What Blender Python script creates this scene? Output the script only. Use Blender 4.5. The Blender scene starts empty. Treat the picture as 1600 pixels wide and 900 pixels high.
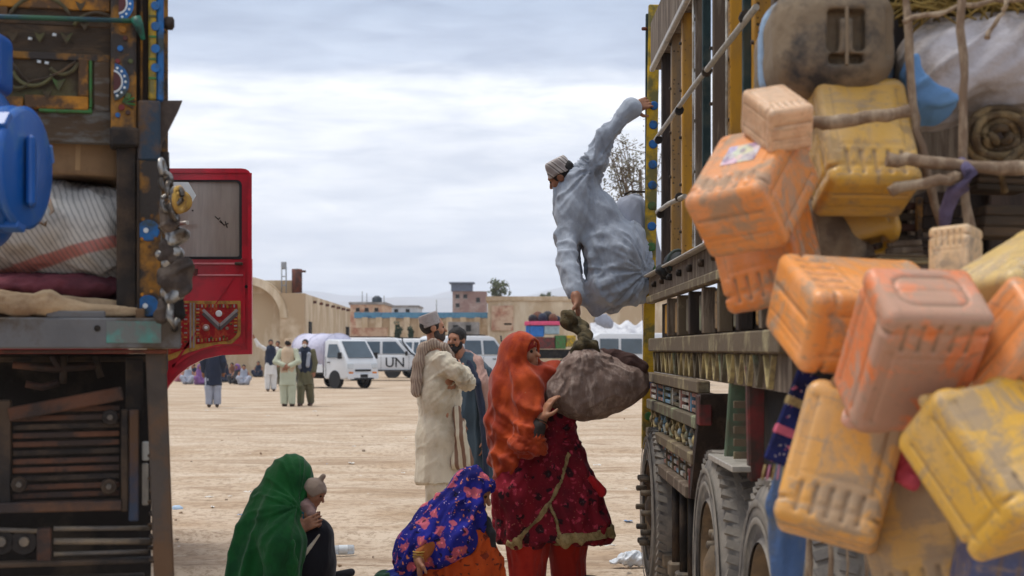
import bpy, bmesh, math, random
import numpy as np
from mathutils import Vector, Matrix
random.seed(7)
SC = bpy.context.scene
COL = SC.collection
# ------------------------------------------------------------------ camera, world, sun, exposure
FPX, CX, HY, HC = 2400.0, 800.0, 545.0, 1.45      # focal length in photo pixels, principal column, horizon row, eye height
cam_d = bpy.data.cameras.new('camera'); cam = bpy.data.objects.new('camera', cam_d); COL.objects.link(cam)
cam.location = (0, 0, HC); cam.rotation_euler = (math.radians(90), 0, 0)
cam_d.sensor_width = 36; cam_d.lens = 54; cam_d.shift_y = (HY - 450) / 1600
cam_d.clip_start = 0.05; cam_d.clip_end = 20000
cam_d.dof.use_dof = True; cam_d.dof.focus_distance = 9.8; cam_d.dof.aperture_fstop = 4.5
SC.camera = cam
SC.view_settings.view_transform = 'Standard'; SC.view_settings.look = 'None'
SC.view_settings.exposure = 0.72; SC.view_settings.gamma = 1.0
SC.render.engine = 'CYCLES'
SC.cycles.max_bounces = 6; SC.cycles.volume_bounces = 2; SC.cycles.use_denoising = True
SUN_EL, SUN_AZ = math.radians(70), math.radians(-80)   # azimuth clockwise from +Y: sun behind and left of the camera

def world():
    w = bpy.data.worlds.new('World'); SC.world = w; w.use_nodes = True
    nt = w.node_tree; N = nt.nodes; L = nt.links; N.clear()
    def nd(t, **k):
        n = N.new(t)
        for a, b in k.items(): setattr(n, a, b)
        return n
    def mth(op, a, b=None, clamp=False):
        n = nd('ShaderNodeMath', operation=op); n.use_clamp = clamp
        for i, v in enumerate((a, b)):
            if v is None: continue
            if hasattr(v, 'is_linked'): L.new(v, n.inputs[i])
            else: n.inputs[i].default_value = v
        return n.outputs[0]
    tc = nd('ShaderNodeTexCoord'); sep = nd('ShaderNodeSeparateXYZ'); L.new(tc.outputs['Generated'], sep.inputs[0])
    z = sep.outputs[2]
    zz = mth('MAXIMUM', z, 0.0)
    den = mth('ADD', zz, 0.06)
    qx, qy = mth('DIVIDE', sep.outputs[0], den), mth('DIVIDE', sep.outputs[1], den)
    comb = nd('ShaderNodeCombineXYZ'); L.new(mth('MULTIPLY', qx, 0.75), comb.inputs[0]); L.new(mth('MULTIPLY', qy, 1.15), comb.inputs[1])
    n1 = nd('ShaderNodeTexNoise'); n1.inputs['Scale'].default_value = 0.9; n1.inputs['Detail'].default_value = 7; n1.inputs['Roughness'].default_value = 0.55
    n1.inputs['Distortion'].default_value = 0.5
    L.new(comb.outputs[0], n1.inputs['Vector'])
    c2 = nd('ShaderNodeCombineXYZ'); L.new(mth('MULTIPLY', sep.outputs[0], 2.2), c2.inputs[0]); L.new(mth('MULTIPLY', z, 11.0), c2.inputs[1])
    n2 = nd('ShaderNodeTexNoise'); n2.inputs['Scale'].default_value = 2.6; n2.inputs['Detail'].default_value = 8; n2.inputs['Roughness'].default_value = 0.6
    L.new(c2.outputs[0], n2.inputs['Vector'])
    # cloud tone by height above the horizon, its edges broken by the noise
    e = mth('ADD', z, mth('MULTIPLY', mth('SUBTRACT', n2.outputs[0], 0.5), 0.040))
    r = nd('ShaderNodeValToRGB'); L.new(mth('MULTIPLY', e, 2.0), r.inputs[0])
    cr = r.color_ramp
    stops = [(0.0, (.52, .57, .65)), (.05, (.53, .58, .66)), (.09, (.60, .64, .70)), (.13, (.80, .81, .82)), (.26, (.86, .86, .86)),
             (.335, (.91, .91, .90)), (.362, (.38, .44, .55)), (.44, (.25, .32, .44)), (.6, (.34, .40, .50)), (1.0, (.62, .65, .70))]
    while len(cr.elements) < len(stops): cr.elements.new(0.5)
    for el, (p, c) in zip(cr.elements, stops): el.position = p; el.color = (*c, 1)
    mul = nd('ShaderNodeMix', data_type='RGBA', blend_type='MULTIPLY'); mul.inputs[0].default_value = 1
    rr = nd('ShaderNodeValToRGB'); L.new(n1.outputs[0], rr.inputs[0])
    rr.color_ramp.elements[0].position = .36; rr.color_ramp.elements[0].color = (.78, .80, .85, 1)
    rr.color_ramp.elements[1].position = .64; rr.color_ramp.elements[1].color = (1.12, 1.11, 1.1, 1)
    L.new(r.outputs[0], mul.inputs[6]); L.new(rr.outputs[0], mul.inputs[7])
    n3 = nd('ShaderNodeTexNoise'); n3.inputs['Scale'].default_value = 6.5; n3.inputs['Detail'].default_value = 9; n3.inputs['Roughness'].default_value = .58; n3.inputs['Distortion'].default_value = .35; L.new(c2.outputs[0], n3.inputs['Vector'])
    r3 = nd('ShaderNodeValToRGB'); L.new(n3.outputs[0], r3.inputs[0]); r3.color_ramp.elements[0].position = .36; r3.color_ramp.elements[0].color = (.76, .79, .84, 1); r3.color_ramp.elements[1].position = .62; r3.color_ramp.elements[1].color = (1.16, 1.15, 1.12, 1)
    mul3 = nd('ShaderNodeMix', data_type='RGBA', blend_type='MULTIPLY'); mul3.inputs[0].default_value = 1; L.new(mul.outputs[2], mul3.inputs[6]); L.new(r3.outputs[0], mul3.inputs[7]); mul = mul3
    sky = nd('ShaderNodeTexSky', sky_type='NISHITA'); sky.sun_disc = False
    sky.sun_elevation = SUN_EL; sky.sun_rotation = SUN_AZ; sky.dust_density = 3
    b1 = nd('ShaderNodeBackground'); b1.inputs[1].default_value = 0.1; L.new(sky.outputs[0], b1.inputs[0])
    b2 = nd('ShaderNodeBackground'); b2.inputs[1].default_value = 0.98; L.new(mul.outputs[2], b2.inputs[0])
    ms = nd('ShaderNodeMixShader'); ms.inputs[0].default_value = 0.88
    L.new(b1.outputs[0], ms.inputs[1]); L.new(b2.outputs[0], ms.inputs[2])
    out = nd('ShaderNodeOutputWorld'); L.new(ms.outputs[0], out.inputs[0])
world()
sun_d = bpy.data.lights.new('sun', 'SUN'); sun_d.energy = 1.5; sun_d.angle = math.radians(18); sun_d.color = (1, .95, .87)
sun = bpy.data.objects.new('sun', sun_d); COL.objects.link(sun)
_sd = Vector((math.sin(SUN_AZ) * math.cos(SUN_EL), math.cos(SUN_AZ) * math.cos(SUN_EL), math.sin(SUN_EL)))
sun.rotation_euler = _sd.to_track_quat('Z', 'Y').to_euler(); sun.location = (0, 0, 30)

# ------------------------------------------------------------------ helpers
def P(px, py, d): return np.array(((px - CX) * d / FPX, d, HC - (py - HY) * d / FPX))   # the point seen at a photo pixel, d metres away
def GD(py): return HC * FPX / (py - HY)                                               # distance of the ground at a photo row
def S(px, d): return px * d / FPX
def unit(v): v = np.array(v, float); return v / np.linalg.norm(v)
def rotz(a): c, s = math.cos(a), math.sin(a); return np.array(((c, -s, 0), (s, c, 0), (0, 0, 1.)))
def frame(zdir, ydir):
    z = unit(zdir); y = np.array(ydir, float); y = unit(y - z * (y @ z)); return np.array((np.cross(y, z), y, z)).T  # columns

def tag(o, label=None, cat=None, group=None, kind=None):
    if label: o['label'] = label
    if cat: o['category'] = cat
    if group: o['group'] = group
    if kind: o['kind'] = kind
    return o
def thing(name, label, cat, loc=(0, 0, 0), group=None, rz=0):
    o = bpy.data.objects.new(name, None); COL.objects.link(o); o.location = tuple(float(x) for x in loc); o.rotation_euler = (0, 0, rz)
    o.empty_display_size = .1
    return tag(o, label, cat, group)
def origin(o):
    v = np.zeros(3)
    while o is not None: v = v + np.array(o.location); o = o.parent
    return v
def link(name, me, mat=None, parent=None, smooth=False):
    o = bpy.data.objects.new(name, me); COL.objects.link(o)
    if mat is not None:
        for m in (mat if isinstance(mat, (list, tuple)) else [mat]): me.materials.append(m)
    if smooth: me.polygons.foreach_set('use_smooth', np.ones(len(me.polygons), bool))
    if parent is not None: o.parent = parent
    return o
def copy_tree(o, parent=None):
    c = o.copy(); COL.objects.link(c)
    if parent is not None: c.parent = parent
    for ch in list(o.children): copy_tree(ch, c)
    return c

class MB:
    """collects simple shapes in world coordinates, then becomes one mesh object"""
    def __init__(s): s.bm = bmesh.new(); s.mi = 0
    def _take(s, vs, fs):
        v = [s.bm.verts.new(tuple(map(float, p))) for p in vs]
        out = []
        for f in fs:
            try: q = s.bm.faces.new([v[i] for i in f]); q.material_index = s.mi; out.append(q)
            except ValueError: pass
        return v, out
    def box(s, c, h, R=None, bev=0.0, taper=None):
        c = np.array(c, float); h = np.array(h, float); R = np.eye(3) if R is None else R
        pts = []
        for z in (-1, 1):
            t = 1 if (taper is None or z < 0) else taper
            for x, y in ((-1, -1), (1, -1), (1, 1), (-1, 1)): pts.append(c + R @ (np.array((x * t, y * t, z)) * h))
        v, f = s._take(pts, [(3, 2, 1, 0), (4, 5, 6, 7), (0, 1, 5, 4), (1, 2, 6, 5), (2, 3, 7, 6), (3, 0, 4, 7)])
        if bev > 0:
            ed = list({e for q in f for e in q.edges})
            bmesh.ops.bevel(s.bm, geom=ed, offset=bev, segments=2 if bev > .01 else 1, affect='EDGES', profile=.6)
        return s
    def span(s, a, b, w, t, up=(0, 0, 1), bev=0.0):
        a = np.array(a, float); b = np.array(b, float); R = frame(b - a, up)
        return s.box((a + b) / 2, (w / 2, t / 2, np.linalg.norm(b - a) / 2), R, bev)
    def tube(s, pts, r, n=8, cap=True):
        pts = [np.array(p, float) for p in pts]; k = len(pts)
        r = [r] * k if np.isscalar(r) else r
        rings = []; up = np.array((.13, .21, .97))
        for i, p in enumerate(pts):
            t = unit(pts[min(i + 1, k - 1)] - pts[max(i - 1, 0)])
            a = np.cross(t, up)
            if np.linalg.norm(a) < .1: a = np.cross(t, (1, 0, 0))
            a = unit(a); b = np.cross(t, a); up = -b if False else up
            rings.append([s.bm.verts.new(tuple(p + r[i] * (math.cos(q) * a + math.sin(q) * b))) for q in np.linspace(0, 2 * math.pi, n, endpoint=False)])
        for A, B in zip(rings, rings[1:]):
            for i in range(n):
                q = s.bm.faces.new((A[i], A[(i + 1) % n], B[(i + 1) % n], B[i])); q.material_index = s.mi; q.smooth = True
        if cap:
            s.bm.faces.new(rings[0][::-1]).material_index = s.mi; s.bm.faces.new(rings[-1]).material_index = s.mi
        return s
    def lathe(s, prof, c, axis=(0, 0, 1), n=24, cap=True):
        R = frame(axis, (0.3, .9, .31) if abs(unit(axis)[2]) > .5 else (0, 0, 1)); c = np.array(c, float)
        rings = [[s.bm.verts.new(tuple(c + R @ np.array((r * math.cos(q), r * math.sin(q), z)))) for q in np.linspace(0, 2 * math.pi, n, endpoint=False)] for r, z in prof]
        for A, B in zip(rings, rings[1:]):
            for i in range(n):
                q = s.bm.faces.new((A[i], A[(i + 1) % n], B[(i + 1) % n], B[i])); q.material_index = s.mi; q.smooth = True
        if cap:
            s.bm.faces.new(rings[0][::-1]).material_index = s.mi; s.bm.faces.new(rings[-1]).material_index = s.mi
        return s
    def prism(s, poly, vec):
        poly = [np.array(p, float) for p in poly]; vec = np.array(vec, float); n = len(poly)
        s._take(poly + [p + vec for p in poly], [tuple(range(n))[::-1], tuple(range(n, 2 * n))] + [(i, (i + 1) % n, n + (i + 1) % n, n + i) for i in range(n)])
        return s
    def grid(s, fn, nu, nv, close=False):
        V = [[s.bm.verts.new(tuple(map(float, fn(i / nu, j / nv)))) for j in range(nv + 1)] for i in range(nu + 1)]
        for i in range(nu):
            for j in range(nv):
                q = s.bm.faces.new((V[i][j], V[i + 1][j], V[i + 1][j + 1], V[i][j + 1])); q.material_index = s.mi; q.smooth = True
        return s
    def build(s, name, mat=None, parent=None, smooth=False, solid=0.0):
        bmesh.ops.recalc_face_normals(s.bm, faces=s.bm.faces)
        if parent is not None: bmesh.ops.translate(s.bm, verts=s.bm.verts, vec=tuple(-origin(parent)))
        me = bpy.data.meshes.new(name); s.bm.to_mesh(me); s.bm.free()
        o = link(name, me, mat, parent)
        if smooth: me.polygons.foreach_set('use_smooth', np.ones(len(me.polygons), bool))
        if solid:
            m = o.modifiers.new('thickness', 'SOLIDIFY'); m.thickness = solid; m.offset = 0
        return o

# ---- value noise and folds (numpy)
_T = np.random.RandomState(3).rand(32, 32, 32).astype(np.float32)
def vnoise(p):
    i = np.floor(p).astype(np.int64); f = p - i; f = f * f * (3 - 2 * f); i &= 31; j = (i + 1) & 31
    x0, y0, z0, x1, y1, z1 = i[:, 0], i[:, 1], i[:, 2], j[:, 0], j[:, 1], j[:, 2]
    fx, fy, fz = f[:, 0], f[:, 1], f[:, 2]
    a = _T[x0, y0, z0] * (1 - fx) + _T[x1, y0, z0] * fx; b = _T[x0, y1, z0] * (1 - fx) + _T[x1, y1, z0] * fx
    c = _T[x0, y0, z1] * (1 - fx) + _T[x1, y0, z1] * fx; d = _T[x0, y1, z1] * (1 - fx) + _T[x1, y1, z1] * fx
    return (a * (1 - fy) + b * fy) * (1 - fz) + (c * (1 - fy) + d * fy) * fz
def fbm(p, o=3): return sum(vnoise(p * 2 ** k + 7.3 * k) / 2 ** k for k in range(o)) / (2 - 2 ** (1 - o)) - .5
def folds(amp=.012, along=(0, 0, 1), across=9.0, long=1.2, seed=0.0, warp=.5, zf=None):
    """cloth folds that run along a direction: narrow ridges of noise squeezed across it; zf=(z0,z1) lets them deepen from z0 to z1"""
    R = frame(along, (0.31, .9, .2) if abs(unit(along)[1]) < .9 else (1, 0, 0))
    def fn(p, n=None):
        q = p @ R; q = q + warp * .10 * np.stack([fbm(p * 2.6 + k * 9 + seed, 2) * 2 for k in range(3)], 1)
        q = q * np.array((across * 1.25, across * 1.25, long * 1.1)) + seed * 3.7
        a = np.exp(-((2 * vnoise(q) - 1) * 2.6) ** 2); b = np.exp(-((2 * vnoise(q * np.array((1.9, 1.9, 1.5)) + 11.1) - 1) * 2.6) ** 2); c = vnoise(q * np.array((.45, .45, .6)) + 5.3)
        d = amp * (1.15 * a * (.35 + 1.1 * c) + .5 * b * (1.2 - c) - .75)
        if zf is not None: d = d * (.3 + .9 * np.clip((p[:, 2] - zf[0]) / (zf[1] - zf[0]), 0, 1))
        return d
    return fn
def rays(c, amp=.012, freq=5.0, seed=0.0, fall=2.5, plane=(0, 2)):
    """creases that fan out from a gathered point"""
    c = np.array(c, float); o = [k for k in range(3) if k not in plane][0]
    def fn(p, n=None):
        v = p - c; a = np.arctan2(v[:, plane[0]], v[:, plane[1]]); R_ = np.linalg.norm(v, axis=1); b = v[:, o] / (R_ + .05)
        n_ = vnoise(np.stack([np.cos(a) * freq + 9 + seed, np.sin(a) * freq + b * freq * .6 + 5, R_ * 1.5 + b * freq * .6 + 3], 1))
        return amp * (1.5 * np.exp(-((2 * n_ - 1) * 3.0) ** 2) - .6) * np.exp(-R_ * fall) * np.clip(R_ * 25, 0, 1)
    return fn
def lumps(amp=.01, sc=6.0, seed=0.0, o=3): return lambda p, n=None: amp * 2 * fbm(p * sc + seed, o)

# ---- signed distance shapes; each returns f(points) -> distance
def smin(a, b, k):
    if k <= 0: return np.minimum(a, b)
    h = np.maximum(k - np.abs(a - b), 0) / k
    return np.minimum(a, b) - h * h * k * .25
def cap(a, b, ra, rb=None, sq=None):
    a = np.array(a, float); b = np.array(b, float); rb = ra if rb is None else rb; ab = b - a; L2 = max(ab @ ab, 1e-9)
    def f(p):
        t = np.clip(((p - a) @ ab) / L2, 0, 1); v = p - a - t[:, None] * ab
        return np.sqrt((v * v).sum(1)) - (ra + (rb - ra) * t)
    f.bb = (np.minimum(a - ra, b - rb), np.maximum(a + ra, b + rb)); return f
def chain(pts, rs, k=.02):
    if np.isscalar(rs): rs = [rs] * len(pts)
    return union([cap(pts[i], pts[i + 1], rs[i], rs[i + 1]) for i in range(len(pts) - 1)], k)
def ell(c, r, R=None):
    c = np.array(c, float); r = np.array(r, float)
    def f(p):
        q = p - c
        if R is not None: q = q @ R
        k0 = np.sqrt(((q / r) ** 2).sum(1)); k1 = np.sqrt(((q / (r * r)) ** 2).sum(1)) + 1e-9
        return k0 * (k0 - 1) / k1
    m = r.max() if R is not None else r
    f.bb = (c - m, c + m); return f
def rbox(c, h, r, R=None):
    c = np.array(c, float); h = np.array(h, float)
    def f(p):
        q = p - c
        if R is not None: q = q @ R
        q = np.abs(q) - (h - r); return np.sqrt((np.maximum(q, 0) ** 2).sum(1)) + np.minimum(q.max(1), 0) - r
    m = np.linalg.norm(h) if R is not None else h
    f.bb = (c - m, c + m); return f
def flat(f0, c, axis, s):
    """squash a shape along one axis about c (s<1 thinner)"""
    c = np.array(c, float); a = unit(axis)
    def f(p):
        q = p - c; t = q @ a; return f0(c + q + (t * (1 / s - 1))[:, None] * a) * (s if s < 1 else 1)
    f.bb = f0.bb; return f
def union(fs, k=.02):
    def f(p):
        d = fs[0](p)
        for g in fs[1:]: d = smin(d, g(p), k)
        return d
    f.bb = (np.min([g.bb[0] for g in fs], 0), np.max([g.bb[1] for g in fs], 0)); return f
def cut(f0, gs, k=.01):
    def f(p):
        d = f0(p)
        for g in gs: d = -smin(-d, g(p), k)
        return d
    f.bb = f0.bb; return f
def half(c, n):
    c = np.array(c, float); n = unit(n)
    f = lambda p: (c - p) @ n * 1.0     # negative on the side the normal points to: cutting removes that side
    f.bb = (c, c); return f
def inter(f0, f1):
    f = lambda p: np.maximum(f0(p), f1(p)); f.bb = f0.bb; return f
def shell(f0, t):
    f = lambda p: np.abs(f0(p)) - t / 2; f.bb = (f0.bb[0] - t, f0.bb[1] + t); return f
def warp(f0, fn):
    f = lambda p: f0(p) - fn(p); f.bb = f0.bb; return f

def sdf_mesh(name, f, h=.01, disp=None, pad=.03):
    lo = np.array(f.bb[0]) - pad - h; hi = np.array(f.bb[1]) + pad + h; B = 4
    nb = np.ceil((hi - lo) / (h * B)).astype(int) + 1; n = nb * B
    ax = [lo[i] + (np.arange(nb[i]) * B + (B - 1) / 2) * h for i in range(3)]
    C = np.stack(np.meshgrid(*ax, indexing='ij'), -1).reshape(-1, 3)
    d = f(C).reshape(nb); near = np.abs(d) < h * B * 1.35
    V = np.where(d > 0, 1e3, -1e3).astype(np.float32).repeat(B, 0).repeat(B, 1).repeat(B, 2)
    bi = np.argwhere(near) * B
    off = np.stack(np.meshgrid(*[np.arange(B)] * 3, indexing='ij'), -1).reshape(-1, 3)
    idx = (bi[:, None, :] + off[None]).reshape(-1, 3)
    for s in range(0, len(idx), 400000):
        q = idx[s:s + 400000]; V[q[:, 0], q[:, 1], q[:, 2]] = f(lo + q * h)
    I = V < 0
    c = np.zeros(n - 1, np.int8)
    for dx in (0, 1):
        for dy in (0, 1):
            for dz in (0, 1): c += I[dx:n[0] - 1 + dx, dy:n[1] - 1 + dy, dz:n[2] - 1 + dz]
    act = np.argwhere((c > 0) & (c < 8))
    vid = -np.ones(n - 1, np.int64); vid[act[:, 0], act[:, 1], act[:, 2]] = np.arange(len(act))
    acc = np.zeros((len(act), 3)); cnt = np.zeros(len(act))
    for a in range(3):
        o = [k for k in range(3) if k != a]
        for u in (0, 1):
            for v in (0, 1):
                p0 = act.copy(); p0[:, o[0]] += u; p0[:, o[1]] += v; p1 = p0.copy(); p1[:, a] += 1
                v0 = V[p0[:, 0], p0[:, 1], p0[:, 2]]; v1 = V[p1[:, 0], p1[:, 1], p1[:, 2]]
                m = (v0 < 0) != (v1 < 0); t = np.where(m, v0 / np.where(m, v0 - v1, 1), 0); t = np.clip(t, 0, 1)
                q = p0.astype(float); q[:, a] += t; acc += q * m[:, None]; cnt += m
    vert = lo + acc / np.maximum(cnt, 1)[:, None] * h
    faces = []
    for a in range(3):
        o = [k for k in range(3) if k != a]
        s0 = [slice(None)] * 3; s1 = [slice(None)] * 3; s0[a] = slice(0, -1); s1[a] = slice(1, None)
        for k in o: s0[k] = slice(1, -1); s1[k] = slice(1, -1)
        A, Bq = I[tuple(s0)], I[tuple(s1)]
        e = np.argwhere(A != Bq); flip = A[e[:, 0], e[:, 1], e[:, 2]]
        e = e.copy(); e[:, o[0]] += 1; e[:, o[1]] += 1
        def cell(du, dv):
            q = e.copy(); q[:, o[0]] -= du; q[:, o[1]] -= dv; return vid[q[:, 0], q[:, 1], q[:, 2]]
        F = np.stack([cell(1, 1), cell(0, 1), cell(0, 0), cell(1, 0)], 1)
        if a == 1: F = F[:, ::-1]
        F = np.where(flip[:, None], F, F[:, ::-1]); faces.append(F)
    F = np.concatenate(faces); F = F[(F >= 0).all(1)]
    me = bpy.data.meshes.new(name)
    me.vertices.add(len(vert)); me.loops.add(len(F) * 4); me.polygons.add(len(F))
    if disp is not None:
        # normals from the field
        eps = h * .7; g = np.stack([f(vert + eps * np.eye(3)[k]) - f(vert - eps * np.eye(3)[k]) for k in range(3)], 1)
        g /= np.linalg.norm(g, axis=1)[:, None] + 1e-9
        dv = sum(fn(vert) for fn in (disp if isinstance(disp, (list, tuple)) else [disp]))
        dv = np.where(dv < -.010, -.010 + .2 * (dv + .010), dv); dv = np.maximum(dv, -.016)
        vert = vert + g * dv[:, None]
    me.vertices.foreach_set('co', vert.astype(np.float32).ravel())
    me.loops.foreach_set('vertex_index', F.astype(np.int32).ravel())
    me.polygons.foreach_set('loop_start', (np.arange(len(F)) * 4).astype(np.int32))
    me.polygons.foreach_set('use_smooth', np.ones(len(F), bool))
    me.update(); me.validate()
    return me
def sdf(name, f, mat, parent=None, h=.01, disp=None, pad=.03):
    me = sdf_mesh(name, f, h, disp, pad)
    if parent is not None:
        o = origin(parent); co = np.empty(len(me.vertices) * 3, np.float32); me.vertices.foreach_get('co', co)
        me.vertices.foreach_set('co', (co.reshape(-1, 3) - o.astype(np.float32)).ravel()); me.update()
    return link(name, me, mat, parent)

# ---- materials
def lin(r, g, b): return tuple(((c / 255) / 12.92 if c <= 10 else ((c / 255 + .055) / 1.055) ** 2.4) for c in (r, g, b))
class NT:
    def __init__(s, name):
        s.m = bpy.data.materials.new(name); s.m.use_nodes = True; s.t = s.m.node_tree; s.N = s.t.nodes; s.L = s.t.links
        s.b = s.N['Principled BSDF']; s.co = None
    def nd(s, t, **k):
        n = s.N.new(t)
        for a, b in k.items(): setattr(n, a, b)
        return n
    def put(s, inp, v):
        if hasattr(v, 'is_linked'): s.L.new(v, inp)
        elif isinstance(v, tuple) and len(v) == 3 and inp.type == 'RGBA': inp.default_value = (*v, 1)
        else: inp.default_value = v
    def coord(s, scale=(1, 1, 1), rot=(0, 0, 0), rnd=True):
        tc = s.nd('ShaderNodeTexCoord'); mp = s.nd('ShaderNodeMapping'); mp.inputs['Scale'].default_value = scale; mp.inputs['Rotation'].default_value = rot
        if rnd:
            oi = s.nd('ShaderNodeObjectInfo'); ad = s.nd('ShaderNodeVectorMath', operation='ADD'); mu = s.nd('ShaderNodeMath', operation='MULTIPLY'); mu.inputs[1].default_value = 37.0
            s.L.new(oi.outputs['Random'], mu.inputs[0]); s.L.new(tc.outputs['Object'], ad.inputs[0]); s.L.new(mu.outputs[0], ad.inputs[1]); s.L.new(ad.outputs[0], mp.inputs[0])
        else: s.L.new(tc.outputs['Object'], mp.inputs[0])
        return mp.outputs[0]
    def noise(s, sc, co, det=4, rough=.55, dist=0):
        n = s.nd('ShaderNodeTexNoise'); n.inputs['Scale'].default_value = sc; n.inputs['Detail'].default_value = det; n.inputs['Roughness'].default_value = rough; n.inputs['Distortion'].default_value = dist
        s.L.new(co, n.inputs['Vector']); return n.outputs[0]
    def voro(s, sc, co, feature='F1', out='Distance', rand=1.0):
        n = s.nd('ShaderNodeTexVoronoi', feature=feature); n.inputs['Scale'].default_value = sc; n.inputs['Randomness'].default_value = rand; s.L.new(co, n.inputs['Vector']); return n.outputs[out]
    def ramp(s, fac, stops, interp='LINEAR'):
        r = s.nd('ShaderNodeValToRGB'); r.color_ramp.interpolation = interp; s.put(r.inputs[0], fac); e = r.color_ramp.elements
        while len(e) < len(stops): e.new(.5)
        for el, (p, c) in zip(e, stops): el.position = p; el.color = (c, c, c, 1) if np.isscalar(c) else (*c, 1)
        return r.outputs[0]
    def mix(s, fac, a, b, mode='MIX'):
        n = s.nd('ShaderNodeMix', data_type='RGBA', blend_type=mode); s.put(n.inputs[0], fac); s.put(n.inputs[6], a); s.put(n.inputs[7], b); return n.outputs[2]
    def math(s, op, a, b=0.0):
        n = s.nd('ShaderNodeMath', operation=op); s.put(n.inputs[0], a); s.put(n.inputs[1], b); return n.outputs[0]
    def bump(s, height, strength=.3, dist=.01):
        n = s.nd('ShaderNodeBump'); n.inputs['Strength'].default_value = strength; n.inputs['Distance'].default_value = dist; s.put(n.inputs['Height'], height)
        s.L.new(n.outputs[0], s.b.inputs['Normal'])
    def done(s, col, rough=.8, metal=0.0, spec=None):
        s.put(s.b.inputs['Base Color'], col); s.put(s.b.inputs['Roughness'], rough); s.put(s.b.inputs['Metallic'], metal)
        if spec is not None: s.b.inputs['Specular IOR Level'].default_value = spec
        return s.m
_mc = {}
def mat(name, c, rough=.8, var=.25, sc=6, c2=None, amt=.5, sc2=3, bump=.2, bsc=40, metal=0, stretch=(1, 1, 1), spec=.3, det=5):
    """two-tone weathered surface: colour c with tone variation, patches of c2, fine relief"""
    if name in _mc: return _mc[name]
    t = NT(name); co = t.coord(stretch)
    n = t.noise(sc, co, det); dark = tuple(x * (1 - var) for x in c); lite = tuple(min(1, x * (1 + var)) for x in c)
    col = t.ramp(n, [(.3, dark), (.7, lite)])
    if c2 is not None:
        k = t.noise(sc2, co, 7, .65); col = t.mix(t.ramp(k, [(.62 - amt * .45, 0), (.74 - amt * .4, 1)]), col, c2)
    if bump: t.bump(t.noise(bsc, co, 4), bump, .01)
    _mc[name] = t.done(col, rough, metal, spec); return _mc[name]
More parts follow.
